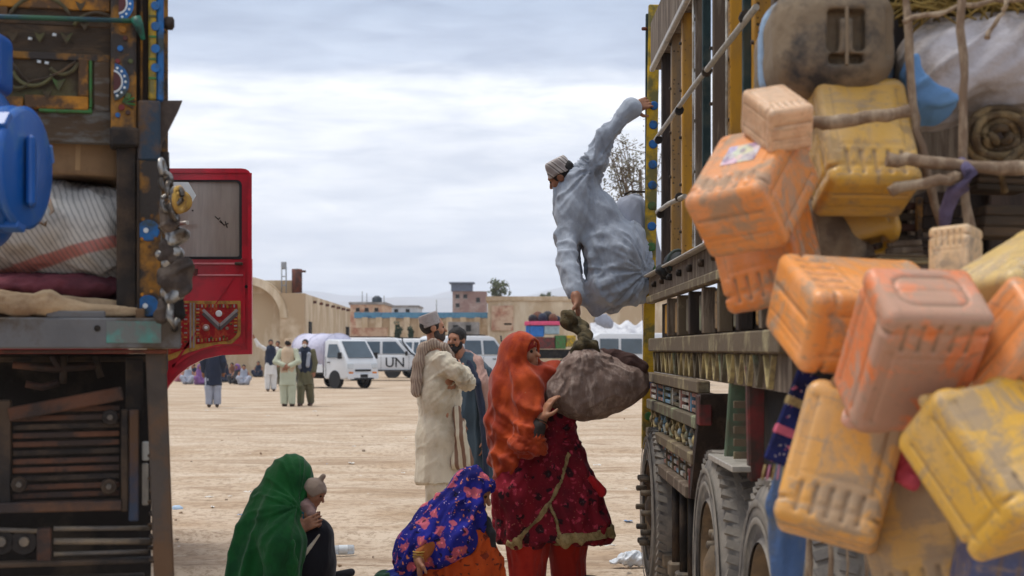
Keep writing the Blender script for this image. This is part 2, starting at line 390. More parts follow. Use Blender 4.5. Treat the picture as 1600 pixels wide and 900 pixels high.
# ------------------------------------------------------------------ ground, hills, air
def ground():
    t = NT('dry_earth'); co = t.coord(rnd=False); st = t.coord((.6, 1.15, 1), (0, 0, .15), rnd=False)
    big = t.noise(.16, co, 5); mid = t.noise(1.1, st, 7, .62); fine = t.noise(14, co, 5, .7); track = t.noise(.9, t.coord((.22, 1.5, 1), (0, 0, -.12), rnd=False), 8, .72, 1.2)
    col = t.ramp(big, [(.3, lin(206, 185, 158)), (.7, lin(223, 205, 180))])
    col = t.mix(t.ramp(mid, [(.40, 0), (.64, .85)]), col, lin(184, 157, 126))
    col = t.mix(t.ramp(track, [(.53, 0), (.62, .75)]), col, lin(160, 134, 106))
    col = t.mix(t.ramp(track, [(.24, .7), (.38, 0)]), col, lin(234, 220, 196))
    col = t.mix(t.ramp(fine, [(.40, .55), (.52, 0)]), col, lin(150, 126, 100))
    peb = t.voro(26, co); col = t.mix(t.ramp(peb, [(.10, .5), (.19, 0)]), col, lin(126, 108, 90))
    dk = t.noise(5.5, t.coord((.6, 1.5, 1), rnd=False), 8, .75); col = t.mix(t.ramp(dk, [(.60, 0), (.68, .65)]), col, lin(128, 106, 86))
    wh = t.voro(3.1, co); col = t.mix(t.ramp(wh, [(.035, .8), (.06, 0)]), col, lin(222, 216, 205))
    col = t.mix(1.0, col, (.82, .82, .85), 'MULTIPLY')
    h = t.math('ADD', t.math('MULTIPLY', mid, .6), t.math('ADD', t.math('MULTIPLY', fine, .35), t.math('MULTIPLY', track, 1.2)))
    t.bump(h, .75, .045)
    m = t.done(col, .95, 0, .15)
    ys = [-60, -30, -12, -4, 0] + list(np.arange(2, 8, .12)) + list(np.arange(8, 24, .055)) + list(np.arange(24, 30, .12)) + list(30 * 1.045 ** np.arange(1, 60)) + [700, 1200, 2500, 5000, 7500]
    xs = [-7500, -2500, -900, -300, -110, -50, -28] + list(np.arange(-16, 16.01, .16)) + [28, 50, 110, 300, 900, 2500, 7500]
    X, Y = np.meshgrid(xs, ys); p = np.stack([X.ravel(), Y.ravel(), np.zeros(X.size)], 1)
    near = np.clip(1 - np.abs(p[:, 1] - 15) / 60, 0, 1) * np.clip(1.3 - np.abs(p[:, 0]) / 14, 0, 1)
    z = (fbm(p * np.array((.5, 1.1, 1)), 3) * .10 + fbm(p * np.array((1.1, 1.6, 1)) + 9, 3) * .07 + (np.maximum(fbm(p * np.array((.3, 1.7, 1)) + 5, 3), .02) * .12)) * near
    for y0, sl, bend, seed in ((9.9, .06, .012, 1), (11.6, .05, .012, 2), (13.4, -.10, .02, 3), (15.2, -.10, .02, 4), (17.3, .16, -.012, 5), (19.1, .16, -.012, 6), (12.4, .30, .0, 7), (21.5, -.05, .01, 8)):
        u = p[:, 1] - (y0 + sl * p[:, 0] + bend * p[:, 0] ** 2 + .25 * fbm(np.stack([p[:, 0] * .35, p[:, 0] * 0 + seed, p[:, 0] * 0], 1), 2))
        k = np.clip(.4 + 2.2 * fbm(np.stack([p[:, 0] * .5, p[:, 0] * 0 + seed * 3.1, p[:, 0] * 0], 1), 2), 0, 1)
        z = z + k * (-.030 * np.exp(-(u / .13) ** 2) + .026 * np.exp(-((np.abs(u) - .24) / .08) ** 2) + .008 * np.sin(p[:, 0] * 38) * np.exp(-(u / .13) ** 2))
    p[:, 2] = z - .012
    nx = len(xs); F = [(j * nx + i, j * nx + i + 1, (j + 1) * nx + i + 1, (j + 1) * nx + i) for j in range(len(ys) - 1) for i in range(nx - 1)]
    me = bpy.data.meshes.new('ground'); me.from_pydata(p.tolist(), [], F); o = link('ground', me, m, None, True); tag(o, kind='structure')
ground()
def hills():
    m = mat('hill_rock', (.26, .25, .25), .95, .25, .004, bump=0)
    for seed, d, top in ((1, 4200, 205), (4, 5600, 320)):
        xs = np.linspace(-2900, 2900, 140); v = []; F = []
        q = np.stack([xs / 620 + seed * 3.3, np.full_like(xs, seed * 1.0), np.zeros_like(xs)], 1)
        h = top * (.62 + .75 * (fbm(q, 5) + .25))
        for k, (dy, s) in enumerate(((0, 0), (350, .35), (700, .75), (1000, 1), (1500, .4))):
            jit = fbm(np.stack([xs / 160 + k * 9, np.full_like(xs, k * 2.), np.full_like(xs, seed * 1.)], 1), 3) * 160
            v += [(x, d + dy + j, max(hh * s + (j * .25 if 0 < s < 1 else 0), -4)) for x, hh, j in zip(xs, h, jit)]
        n = len(xs); F = [(k * n + i, k * n + i + 1, (k + 1) * n + i + 1, (k + 1) * n + i) for k in range(4) for i in range(n - 1)]
        me = bpy.data.meshes.new('hills'); me.from_pydata(v, [], F); tag(link('hills', me, m, None, True), kind='structure')
hills()
def haze():
    m = bpy.data.materials.new('haze'); m.use_nodes = True; nt = m.node_tree; nt.nodes.clear()
    v = nt.nodes.new('ShaderNodeVolumePrincipled'); v.inputs['Color'].default_value = (.80, .88, 1, 1); v.inputs['Density'].default_value = HAZE; v.inputs['Anisotropy'].default_value = 0.1
    o = nt.nodes.new('ShaderNodeOutputMaterial'); nt.links.new(v.outputs[0], o.inputs['Volume'])
    tag(MB().box((0, 3350, 299), (7800, 4300, 300.5)).build('haze', m), kind='stuff')
HAZE = 2.2e-4
haze()

# ------------------------------------------------------------------ buildings
PLASTER = mat('mud_plaster', lin(206, 187, 160), .95, .12, .8, lin(176, 152, 122), .45, .5, .5, 9)
PLASTER2 = mat('pale_plaster', lin(214, 198, 172), .95, .12, .5, lin(186, 164, 134), .5, .7, .4, 9, stretch=(1, 1, .35))
BRICK = mat('weathered_brick', lin(168, 122, 100), .95, .25, 6, lin(196, 168, 142), .5, 1.2, .4, 20)
CONC = mat('grey_concrete', lin(150, 146, 142), .9, .15, 2, lin(120, 116, 112), .4, .9, .3, 15)
DARKIN = mat('dark_opening', (.02, .018, .016), .8, .2, bump=0)
BLUEROOF = mat('blue_painted_sheet', lin(92, 142, 170), .6, .12, 3, lin(70, 110, 140), .3, bump=.1)
RUST = mat('rusty_steel', lin(112, 62, 46), .8, .35, 8, lin(70, 46, 38), .5, 4, .4, 40)
STEELG = mat('galvanised_steel', lin(150, 152, 154), .5, .15, 10, metal=.6)
def vault():
    r = thing('vaulted_building', 'mud plastered building with a big arched niche and long side wall', 'building', (-13, 80, 0))
    cx, cz, Ro, Ri = -13.8, 3.05, 2.15, 1.72; zt = 4.35; xr = -10.83
    def outline():
        a = [(xr, -.05), (xr, zt)]
        a += [(cx + Ro * math.cos(q), cz + Ro * math.sin(q)) for q in np.linspace(math.asin((zt - cz) / Ro), math.pi - math.asin((zt - cz) / Ro), 18)]
        return a + [(-24, zt), (-24, -.05)]
    out = outline(); inn = [(cx + Ri, -.05)] + [(cx + Ri * math.cos(q), cz + Ri * math.sin(q)) for q in np.linspace(0, math.pi, 20)] + [(cx - Ri, -.05)]
    b = MB(); y0, y1 = 80.0, 80.7
    # front wall round the niche: right pier, left pier, arch band
    b.prism([(xr, y0, -.05), (xr, y0, zt), (cx + Ri, y0, zt), (cx + Ri, y0, -.05)], (0, y1 - y0, 0))
    b.prism([(cx - Ri, y0, -.05), (cx - Ri, y0, zt), (-24, y0, zt), (-24, y0, -.05)], (0, y1 - y0, 0))
    arc_i = [(cx + Ri * math.cos(q), cz + Ri * math.sin(q)) for q in np.linspace(0, math.pi, 20)]
    def top(x): return max(zt, cz + math.sqrt(max(Ro * Ro - (x - cx) ** 2, 0)))
    for (xa, za), (xb, zb) in zip(arc_i, arc_i[1:]):
        b.prism([(xa, y0, za), (xa, y0, top(xa)), (xb, y0, top(xb)), (xb, y0, zb)], (0, y1 - y0, 0))
    b.build('front_wall', PLASTER, r)
    m = MB()   # rim band of the arch, proud of the wall
    for qa, qb in zip(np.linspace(0, math.pi, 25), np.linspace(0, math.pi, 25)[1:]):
        m.prism([(cx + R_ * math.cos(q), y0 - .12, cz + R_ * math.sin(q)) for R_, q in ((Ri + .02, qa), (Ro - .05, qa), (Ro - .05, qb), (Ri + .02, qb))], (0, .118, 0))
    m.build('arch_rim', PLASTER2, r)
    MB().box((cx, 81.2, 2.5), (2.3, .45, 2.55)).build('niche_wall', PLASTER2, r)
    MB().prism([(xr - .02, 80.703, -.05), (xr - .02, 80.703, 4.34), (xr - .12, 104, 4.2), (xr - .12, 104, -.05)], (-3, 0, 0)).build('side_wall', PLASTER2, r)
    for py, yy in ((0, 82.4), (0, 101.5)):
        MB().box((xr - .05, yy, 2.55), (.1, .45, .35)).build('window', DARKIN, r)
    for i in range(7): MB().box((xr + .02, 84 + i * 2.9, 4.0), (.12, .07, .07)).build('roof_spout', RUST, r)
    t = thing('water_tank', 'rusty brown tank on a pipe stand on the roof of the vaulted building', 'tank', P(464, 458, 80.4))
    c = P(464, 439, 80.4); MB().lathe([(.01, -.62), (.27, -.62), (.27, .62), (.01, .64)], c, n=14, cap=False).build('tank_drum', RUST, t)
    MB().box(P(474, 424, 80.4), (.12, .12, .05)).build('spout', RUST, t)
    t = thing('antenna_mast', 'thin pale steel frame mast beside the rusty tank on the roof', 'mast', P(443, 465, 80.4))
    f = MB()
    for px in (440, 447): f.tube([P(px, 466, 80.4), P(px, 418, 80.4)], .035, 5)
    for py in (420, 432, 446): f.tube([P(440, py, 80.4), P(447, py, 80.4)], .03, 5)
    f.build('mast_frame', STEELG, t); MB().box(P(443.5, 414, 80.4), (.13, .13, .16), bev=.03).build('lamp_head', STEELG, t); MB().lathe([(.01, -.1), (.17, -.05), (.17, .1), (.01, .12)], P(445, 463, 80.3), n=10, cap=False).build('dish', STEELG, t)
vault()
def block(name, label, px0, px1, py, d, m, depth=8, openings=(), parapet=None, extra=None, cat='building'):
    a, b = P(px0, py, d), P(px1, py, d); zt = a[2]
    r = thing(name, label, cat, ((a[0] + b[0]) / 2, d, 0))
    MB().box(((a[0] + b[0]) / 2, d + depth / 2, zt / 2 - .05), ((b[0] - a[0]) / 2, depth / 2, zt / 2 + .05)).build('wall', m, r)
    if parapet:
        pm, ph = parapet; MB().box(((a[0] + b[0]) / 2, d + depth / 2, zt + ph / 2 + .002), ((b[0] - a[0]) / 2 + .12, depth / 2 + .12, ph / 2)).build('parapet', pm, r)
    for (x0, x1, y0, y1) in openings:
        A, B = P(x0, y1, d), P(x1, y0, d)
        w = MB().box(((A[0] + B[0]) / 2, d, (A[2] + B[2]) / 2), ((B[0] - A[0]) / 2, .06, (B[2] - A[2]) / 2)).build('window', DARKIN, r)
        MB().box(((A[0] + B[0]) / 2, d - .06, A[2] - .06), ((B[0] - A[0]) / 2 + .1, .1, .06)).build('sill', CONC, w)
    return r
r = block('compound_wall', 'long beige compound wall topped by a blue sheet strip behind the parked vehicles', 556, 762, 497, 115, PLASTER, 1.0, parapet=(BLUEROOF, .42), cat='wall')
for i in range(9): MB().box(P(570 + i * 22, 497, 114.9) * np.array((1, 1, 0)) + np.array((0, 0, 1.9)), (.22, .1, 1.9)).build('pier', PLASTER2, r)
block('brick_house', 'red brick house with an unfinished rooftop just beyond the long plaster side wall', 547, 601, 476, 150, BRICK, 9, [(556, 562, 481, 487), (570, 576, 481, 487), (585, 591, 481, 487)], (CONC, .25))
r = block('rubble_wall', 'low broken brick wall below the red brick house', 545, 604, 512, 108, BRICK, .8, cat='wall')
block('white_house', 'small pale flat roofed house on the skyline with a stair hut on top', 609, 653, 480, 165, mat('white_wash', lin(186, 190, 194), .9, .1, 2), 8, [(616, 622, 483, 488), (634, 640, 483, 488)], (CONC, .2))
tw = block('brick_tower_house', 'tall brick block with a dark flat top rising above the blue topped wall', 707, 760, 455, 230, mat('pink_brick', lin(160, 140, 132), .95, .2, 3, lin(140, 112, 104), .5, .5), 8, [(712, 718, 460, 466), (724, 730, 460, 466), (744, 750, 465, 472), (712, 718, 474, 480)])
MB().box(P(722, 449, 231) , (1.6, 1.5, .62)).build('roof_hut', mat('slate_hut', lin(92, 100, 116), .8, .15), tw)
MB().box(P(722, 442.5, 231), (1.9, 1.8, .1)).build('roof', mat('slate_hut', (0, 0, 0)), tw)
block('courtyard_building', 'long low tan building with a brown stained end behind the crowd on the right', 762, 1060, 470, 105, PLASTER2, 9, [(790, 797, 490, 505), (930, 938, 485, 500)], (PLASTER, .3))
MB().box(P(785, 497, 104.9), (.75, .06, .85)).build('plaster_patch', BRICK, bpy.data.objects['courtyard_building'])
block('low_shed', 'low grey shed in front of the blue topped wall', 700, 748, 503, 100, CONC, 3, [(708, 716, 508, 518), (728, 736, 508, 518)], cat='shed')
t = thing('roof_tank', 'dark round water tank on the brick house roof', 'tank', P(589, 470, 152)); MB().lathe([(.05, -.7), (.5, -.7), (.5, .5), (.2, .75)], P(589, 474, 152), n=12).build('tank_drum', mat('dark_plastic', (.03, .04, .05), .5), t)
MB().box(P(589, 467, 152), (.12, .12, .12)).build('lid', mat('dark_plastic', (.03, .04, .05), .5), t)
for i, (px, py, h) in enumerate(((566, 455, 18), (573, 458, 15), (600, 462, 14), (682, 468, 20))):
    o = MB().tube([P(px, py + h + 8, 152), P(px, py, 152)], .05, 5).build('roof_aerial', STEELG); tag(o, ('tall', 'short', 'slim', 'lone')[i] + ' thin aerial pole ' + ('on the left of the brick house roof', 'beside the tall pole on the brick house', 'at the right end of the brick house roof', 'standing between white house and tower block')[i], 'aerial', 'aerials on the far roofs')

# ------------------------------------------------------------------ trees
BARK = mat('bark', lin(112, 98, 84), .95, .25, 12)
def tree(name, label, base, h, crown_c, crown_r, nleaf, leafcol, seed, leaf=.16, limbs=9, bare=False, group=None, trunk_r=.12):
    rg = random.Random(seed); r = thing(name, label, 'tree', base, group); base = np.array(base); cc = np.array(crown_c); cr = np.array(crown_r)
    b = MB(); top = np.array((cc[0], cc[1], cc[2] - cr[2] * .1)); mid = (base + top) / 2 + np.array((rg.uniform(-.1, .1), 0, 0)) * h
    b.tube([base - (0, 0, .1), mid, top], [trunk_r, trunk_r * .75, trunk_r * .35], 8); tips = []
    for i in range(limbs):
        s = mid + (top - mid) * rg.uniform(-.3, .95); a = rg.uniform(0, 6.28); e = rg.uniform(-.15, .95)
        tip = cc + cr * np.array((math.cos(a) * math.cos(e), math.sin(a) * math.cos(e), math.sin(e))) * rg.uniform(.7, 1.02); kn = (s + tip) / 2 + np.array((0, 0, -.08 * h * rg.random()))
        b.tube([s, kn, tip], [trunk_r * .4, trunk_r * .22, trunk_r * .07], 5); tips += [tip, kn * .4 + tip * .6, kn]
        for k in range(7 if bare else 3):
            q = kn + (tip - kn) * rg.random(); t2 = q + cr * np.array([rg.gauss(0, .28) for _ in range(3)]) + (0, 0, cr[2] * .12); b.tube([q, (q + t2) / 2 + cr * .05 * rg.gauss(0, 1), t2], [trunk_r * .13, trunk_r * .09, trunk_r * .04], 4); tips += [t2, (q + t2) / 2]
    b.build('trunk', BARK, r)
    V = []; Fc = []
    nc = max(len(tips), 1); cl = [np.array(t_) for t_ in tips]
    for i in range(nleaf):
        c = cl[rg.randrange(nc)] + cr * np.array([rg.gauss(0, .13) for _ in range(3)]); u = unit([rg.gauss(0, 1) for _ in range(3)]); w = unit(np.cross(u, [rg.gauss(0, 1) for _ in range(3)])); s = leaf * rg.uniform(.6, 1.3); k = len(V)
        V += [c - u * s, c + w * s * .45, c + u * s, c - w * s * .45]; Fc.append((k, k + 1, k + 2, k + 3))
    me = bpy.data.meshes.new('crown'); me.from_pydata([tuple(v - np.array(r.location)) for v in V], [], Fc); link('crown', me, leafcol, r); return r
def leafmat(name, c):
    t = NT(name); g = t.nd('ShaderNodeNewGeometry'); col = t.ramp(g.outputs['Random Per Island'], [(0, tuple(x * .55 for x in c)), (1, tuple(min(1, x * 1.5) for x in c))]); return t.done(col, .7, 0, .2)
LEAF1 = leafmat('olive_leaves', (.11, .13, .07)); LEAF2 = leafmat('grey_leaves', (.20, .19, .14)); LEAF3 = leafmat('dark_leaves', (.05, .08, .05))
d = 150; tree('broadleaf_tree', 'green tree with a loose crown showing above the tan building', P(786, 545 + HC * FPX / d, d), 6, P(783, 449, d), (1.15, 1.2, 1.05), 900, LEAF1, 3, .16)
d = 155; tree('broadleaf_tree', 'small dark tree top just above the tan building roof beside the hanging man', P(853, 545 + HC * FPX / d, d), 5, P(852, 464, d), (.9, .8, .45), 350, LEAF1, 5, .15)
d = 98; tree('small_conifer', 'left of two small dark conifers before the blue topped wall', P(623, 545 + HC * FPX / d, d), 2.5, P(623, 519, d), (.26, .26, .55), 600, LEAF3, 8, .09, group='conifers by the compound wall', trunk_r=.05)
tree('small_conifer', 'right of two small dark conifers before the blue topped wall', P(641, 545 + HC * FPX / d, d), 2.3, P(641, 521, d), (.22, .22, .48), 500, LEAF3, 9, .09, group='conifers by the compound wall', trunk_r=.05)
d = 30; tree('bare_tree', 'thin nearly leafless grey tree rising behind the yellow end post', P(1019, 545 + HC * FPX / d, d), 4.9, P(1000, 258, d), (.78, .7, .82), 1500, LEAF2, 12, .035, 12, True, trunk_r=.09)
# ------------------------------------------------------------------ cargo truck on the right
def studded(name, c, grime):
    t = NT(name); co = t.coord(); n = t.noise(5, t.coord((1, 1, .25)), 6, .65); col = t.mix(t.ramp(n, [(.42, 0), (.62, 1)]), c, grime)
    v = t.voro(38, co, rand=.35); col = t.mix(t.ramp(v, [(.20, .85), (.30, 0)]), col, (.03, .022, .015)); t.bump(t.ramp(v, [(.2, 0), (.3, 1)]), .4, .004); return t.done(col, .75, 0, .3)
OCHRE = studded('studded_ochre_board', lin(186, 134, 38), lin(128, 98, 62))
OCHRE2 = studded('faded_ochre_board', lin(160, 122, 66), lin(118, 100, 80))
GREYW = mat('grey_weathered_wood', lin(128, 114, 98), .9, .25, 4, lin(92, 78, 66), .5, 5, .5, 30, stretch=(4, 4, .6))
DARKW = mat('dark_brown_wood', lin(74, 60, 52), .85, .3, 5, lin(52, 44, 40), .5, 4, .5, 30, stretch=(4, 4, .6))
PALEY = mat('pale_yellow_paint', lin(160, 148, 114), .85, .22, 6, lin(104, 90, 72), .62, 5, .4, 30)
PALEG = mat('pale_green_paint', lin(138, 146, 116), .85, .22, 6, lin(98, 88, 72), .6, 5, .4, 30)
CARVE = mat('carved_pale_wood', lin(190, 172, 120), .85, .2, 9, lin(132, 118, 90), .5, 7, .4, 30)
STRAPG = mat('dark_green_strap', lin(36, 56, 58), .7, .25, 12, lin(66, 72, 66), .35, 6, .3, 60)
YPOST = mat('yellow_enamel', lin(198, 158, 28), .55, .15, 7, lin(112, 104, 58), .45, 6, .25, 40)
BLUEP = mat('blue_enamel', lin(38, 98, 158), .5, .2, 12, lin(60, 70, 70), .3, 9, .2)
GREENP = mat('green_enamel', lin(62, 116, 62), .55, .2, 12, lin(80, 84, 50), .35, 9, .2)
REDP = mat('dull_red_paint', lin(112, 46, 44), .7, .25, 9, lin(72, 52, 46), .45, 6, .3)
IRON = mat('dusty_iron', lin(96, 90, 84), .7, .25, 9, lin(130, 116, 98), .4, 5, .4, 40, metal=.3)
DARKM = mat('grimy_dark_steel', lin(46, 42, 40), .75, .35, 6, lin(78, 64, 52), .4, 4, .4, 40, metal=.2)
BLACKISH = mat('underbody_black', lin(28, 25, 24), .9, .3, 5, lin(52, 46, 40), .3, 4, .3)
WHITEP = mat('white_trim_paint', lin(206, 204, 196), .7, .1, 8, lin(150, 140, 124), .4, 7, .2)
LBLUE = mat('light_blue_paint', lin(120, 160, 186), .7, .2, 8, lin(130, 124, 108), .4, 7, .2)
PINKP = mat('dusty_pink_paint', lin(178, 130, 120), .8, .2, 8, lin(130, 112, 96), .4, 7, .2)
CABLE = mat('pale_rod_steel', lin(176, 170, 160), .5, .2, 20, metal=.3)
X0 = 0.90
TR = thing('cargo_truck', 'tall open lattice cargo truck body with ochre boards and rear wheels, loaded with jerrycans', 'truck', (2.0, 7.0, 0))
def dpx(px, X=X0): return X * FPX / (px - CX)
def zz(py, d): return HC - (py - HY) * d / FPX
def board(name, m, px0, px1, z0, z1, proud=0.0, t=None, X=X0):
    """an upright of the side: its near face spans px0..px1 in the photo"""
    Xo = X - proud; d = dpx(px0, Xo); w = S(px1 - px0, d); dep = t or .07
    return MB().box((Xo + w / 2, d + dep / 2, (z0 + z1) / 2), (w / 2, dep / 2, (z1 - z0) / 2), bev=.004).build(name, m, TR)
for a, b, m, z0, z1, pr in ((1035, 1048, DARKW, 1.90, 3.22, 0), (1050, 1064.5, OCHRE2, 1.90, 3.3, 0), (1067, 1085.5, OCHRE, 1.90, 3.7, .0), (1087.5, 1098, GREYW, 1.9, 3.6, 0),
                          (1115, 1139, GREYW, 1.9, 3.6, 0), (1141, 1160, OCHRE, 1.9, 3.7, 0), (1179, 1206, OCHRE, 1.9, 3.7, 0), (1208, 1230, GREYW, 1.9, 3.6, 0), (1232, 1262, GREYW, 1.9, 3.7, 0), (1290, 1322, OCHRE, 1.9, 3.7, 0)):
    board('plank', m, a, b, z0, z1, pr, .08 if m is not GREYW else .05)
for a, b in ((1098, 1111), (1161, 1176)): board('strap', STRAPG, a, b, 2.25 if a < 1120 else 1.95, 3.75, .03, .03)
# far side and floor (what a step to the side would show)
for i in range(12):
    y = 4.6 + i * .47; MB().box((3.2, y, 2.75), (.025, .17, .95), bev=.006).build('plank', (OCHRE2, GREYW)[i % 2], TR)
for z in (1.85, 2.67, 3.3): MB().box((3.24, 7.1, z), (.03, 2.9, .05)).build('rail', GREYW, TR)
for i in range(8): MB().box((1.11 + i * .285, 7.1, 1.40), (.14, 2.85, .03), bev=.005).build('floor_plank', GREYW, TR)
# long rails of the near side
def lrail(name, m, z0, z1, ya, yb, proud=.03, t=.06): return MB().box((X0 - proud + t / 2, (ya + yb) / 2, (z0 + z1) / 2), (t / 2, (yb - ya) / 2, (z1 - z0) / 2), bev=.006).build(name, m, TR)
lrail('top_beam', GREYW, 3.22, 3.52, 7.0, 9.75, .02, .09); lrail('rail', CABLE, 3.18, 3.215, 6.0, 9.6, .04, .03)
lrail('ledge_beam', GREYW, 1.78, 1.90, 4.6, 9.75, .03, .08); lrail('ledge_angle', CABLE, 1.90, 1.915, 4.6, 9.7, .07, .12); lrail('ledge_lip', PALEY, 1.735, 1.78, 4.6, 9.75, .05, .05)
lrail('rail', PALEY, 1.435, 1.515, 5.0, 9.75, .035, .07)
for i in range(9): MB().lathe([(.018, 0), (.018, .022), (.01, .028)], (X0 - .03, 5.6 + i * .46, 1.84), (-1, 0, 0), 8).build('bolt', DARKM, TR)
for z, ya, yb in ((2.66, 5.35, 9.1), (2.22, 7.55, 9.0)):
    MB().tube([(X0 - .05, ya, z - .02), (X0 - .055, (ya + yb) / 2, z + .012), (X0 - .05, yb, z + .03)], .0125, 8).build('side_rod', CABLE, TR)
    for y in np.linspace(ya + .25, yb - .2, 4 if yb - ya > 2 else 2): MB().lathe([(.022, -.025), (.024, 0), (.022, .025)], (X0 - .05, y, z), (0, 1, 0), 8).build('rod_clamp', DARKM, TR)
# pegs that bridge the slits between the uprights
pg = MB()
for px in (1049, 1065, 1086, 1113, 1139, 1178):
    d = dpx(px); 
    for i in range(7): z = 2.05 + i * .25 + (px % 7) * .02; pg.tube([(X0 - .012, d, z), (X0 + .055, d + .01, z)], .009, 5)
tag(pg.build('pegs', DARKM, TR), kind='stuff')
rp = MB()
for px in (1087, 1140): d = dpx(px); MB().tube([(X0 - .012, d, 1.95), (X0 - .012, d, 3.5)], .006, 5).build('cable', WHITEP, TR)
# niche row above the rail
MB().box((X0 + .06, 7.4, 1.625), (.012, 2.3, .105)).build('niche_back', DARKW, TR)
for i, px in enumerate((1046, 1062, 1080, 1101, 1126, 1156, 1192)):
    d = dpx(px); L = .34 * d / 8
    MB().box((X0 + .012, d, 1.62), (.026, L * .32, .085), bev=.006).build('niche_panel', (OCHRE, OCHRE2, PALEG)[i % 3 if i != 3 else 2], TR)
    MB().box((X0 - .005, d - L * .62, 1.625), (.03, .03, .105), bev=.004).build('niche_stile', (GREYW, PALEY, DARKW)[i % 3], TR)
# carved board below the rail
MB().box((X0 + .02, 7.35, 1.37), (.018, 2.4, .065)).build('carved_board', GREYW, TR)
y = 9.55; k = 0
while y > 5.3:
    w = .11
    for s in (-1, 1): MB().span((X0 - .006, y + s * .012, 1.312), (X0 - .006, y + s * w * .8, 1.428), .022, .014, bev=.003).build('carved_leaf', (CARVE, PALEG, CARVE, CARVE)[k % 4], TR)
    if k % 3 == 1: MB().box((X0 - .004, y, 1.37), (.012, .016, .058)).build('carved_stem', PALEY, TR)
    y -= .235; k += 1
lrail('rail', PALEY, 1.245, 1.303, 7.05, 9.72, .05, .06)
# tool boxes under the front half: three rows of little panels between pale rails
def row(z0, z1, n, ya, yb, kind, cols):
    MB().box((X0 + .02, (ya + yb) / 2, (z0 + z1) / 2), (.02, (yb - ya) / 2, (z1 - z0) / 2 - .002)).build('box_front', DARKW, TR)
    L = (yb - ya) / n
    for i in range(n):
        y = yb - L * (i + .5); c = cols[i % len(cols)]; zc = (z0 + z1) / 2; hz = (z1 - z0) / 2 - .008; x = X0 - .012
        if kind == 'slat':
            for j in range(3): MB().box((x, y, z0 + (z1 - z0) * (j + .5) / 3), (.012, L * .38, hz * .2), bev=.002).build('slat', c, TR)
            for s in (-1, 1): MB().box((x - .003, y + s * L * .42, zc), (.014, .010, hz), bev=.002).build('stile', cols[(i + 1) % len(cols)], TR)
        elif kind == 'cross':
            for s in (-1, 1): MB().span((x - .002 * (s + 1), y - L * .36 * s, z0 + .012), (x - .002 * (s + 1), y + L * .36 * s, z1 - .012), .026, .016, bev=.003).build('cross_bar', c, TR)
            MB().lathe([(.024, 0), (.024, .014), (.01, .02)], (x - .012, y, zc), (-1, 0, 0), 8).build('boss', cols[(i + 1) % len(cols)], TR)
        else:
            for j in range(3):
                for q in range(2): MB().box((x, y + (q - .5) * L * .42, z0 + (z1 - z0) * (j + .5) / 3), (.010, L * .16, hz * .22), bev=.002).build('lattice_pane', (WHITEP, LBLUE, PINKP)[(i + j + q) % 3] if c is None else c, TR)
            MB().box((x - .004, y + L * .46, zc), (.012, .012, hz), bev=.002).build('stile', PALEY, TR)
row(1.135, 1.245, 6, 7.1, 9.7, 'slat', (WHITEP, PINKP, LBLUE, PALEG)); lrail('rail', PALEG, 1.075, 1.135, 7.12, 9.72, .05, .06)
row(.955, 1.075, 8, 7.15, 9.7, 'cross', (CARVE, CARVE, LBLUE, PALEG)); lrail('rail', PALEY, .90, .955, 7.25, 9.72, .055, .06)
row(.785, .90, 7, 7.4, 9.7, 'lattice', (None,)); lrail('rail', GREYW, .725, .785, 7.45, 9.75, .06, .07)
MB().prism([(X0 - .045, 7.04, 1.245), (X0 - .045, 7.46, .73), (X0 - .045, 7.36, .73), (X0 - .045, 6.94, 1.245)], (.5, 0, 0)).build('box_end', DARKW, TR)
MB().box((X0 + .06, 7.39, .80), (.11, .02, .07), bev=.006).build('red_trim', REDP, TR); MB().box((X0 - .02, 7.05, 1.17), (.03, .07, .07), bev=.006).build('red_trim', REDP, TR)
# hanging boards and skirt under the tool boxes
for i in range(9):
    y = 9.3 - i * .235; MB().box((X0 + .04 + .012 * (i % 3), y, .47 - .01 * (i % 2)), (.015, .085, .245), bev=.005).build('skirt_board', (GREYW, PALEY, GREYW)[i % 3], TR)
for i in range(5):
    y = 9.2 - i * .38; MB().tube([(X0 + .0, y, .74), (X0 + .0, y, .25)], .022, 8).build('hanger_bar', DARKM, TR); MB().box((X0 + .01, y, .24), (.05, .06, .04), bev=.01).build('hanger_foot', IRON, TR)
MB().box((X0 + .08, 8.4, .66), (.02, 1.0, .08)).build('skirt_strip', DARKM, TR)
MB().box((1.5, 7.2, 1.12), (.08, 2.8, .14)).build('chassis_beam', BLACKISH, TR); MB().box((2.6, 7.2, 1.12), (.08, 2.8, .14)).build('chassis_beam', BLACKISH, TR)
MB().box((1.3, 7.6, .95), (.04, .9, .3)).build('inner_shield', BLACKISH, TR); MB().box((1.13, 6.3, 1.22), (.02, 1.25, .12)).build('inner_shield', BLACKISH, TR)
MB().box((1.5, 4.95, 1.18), (.55, .9, .16)).build('underbody_box', BLACKISH, TR)
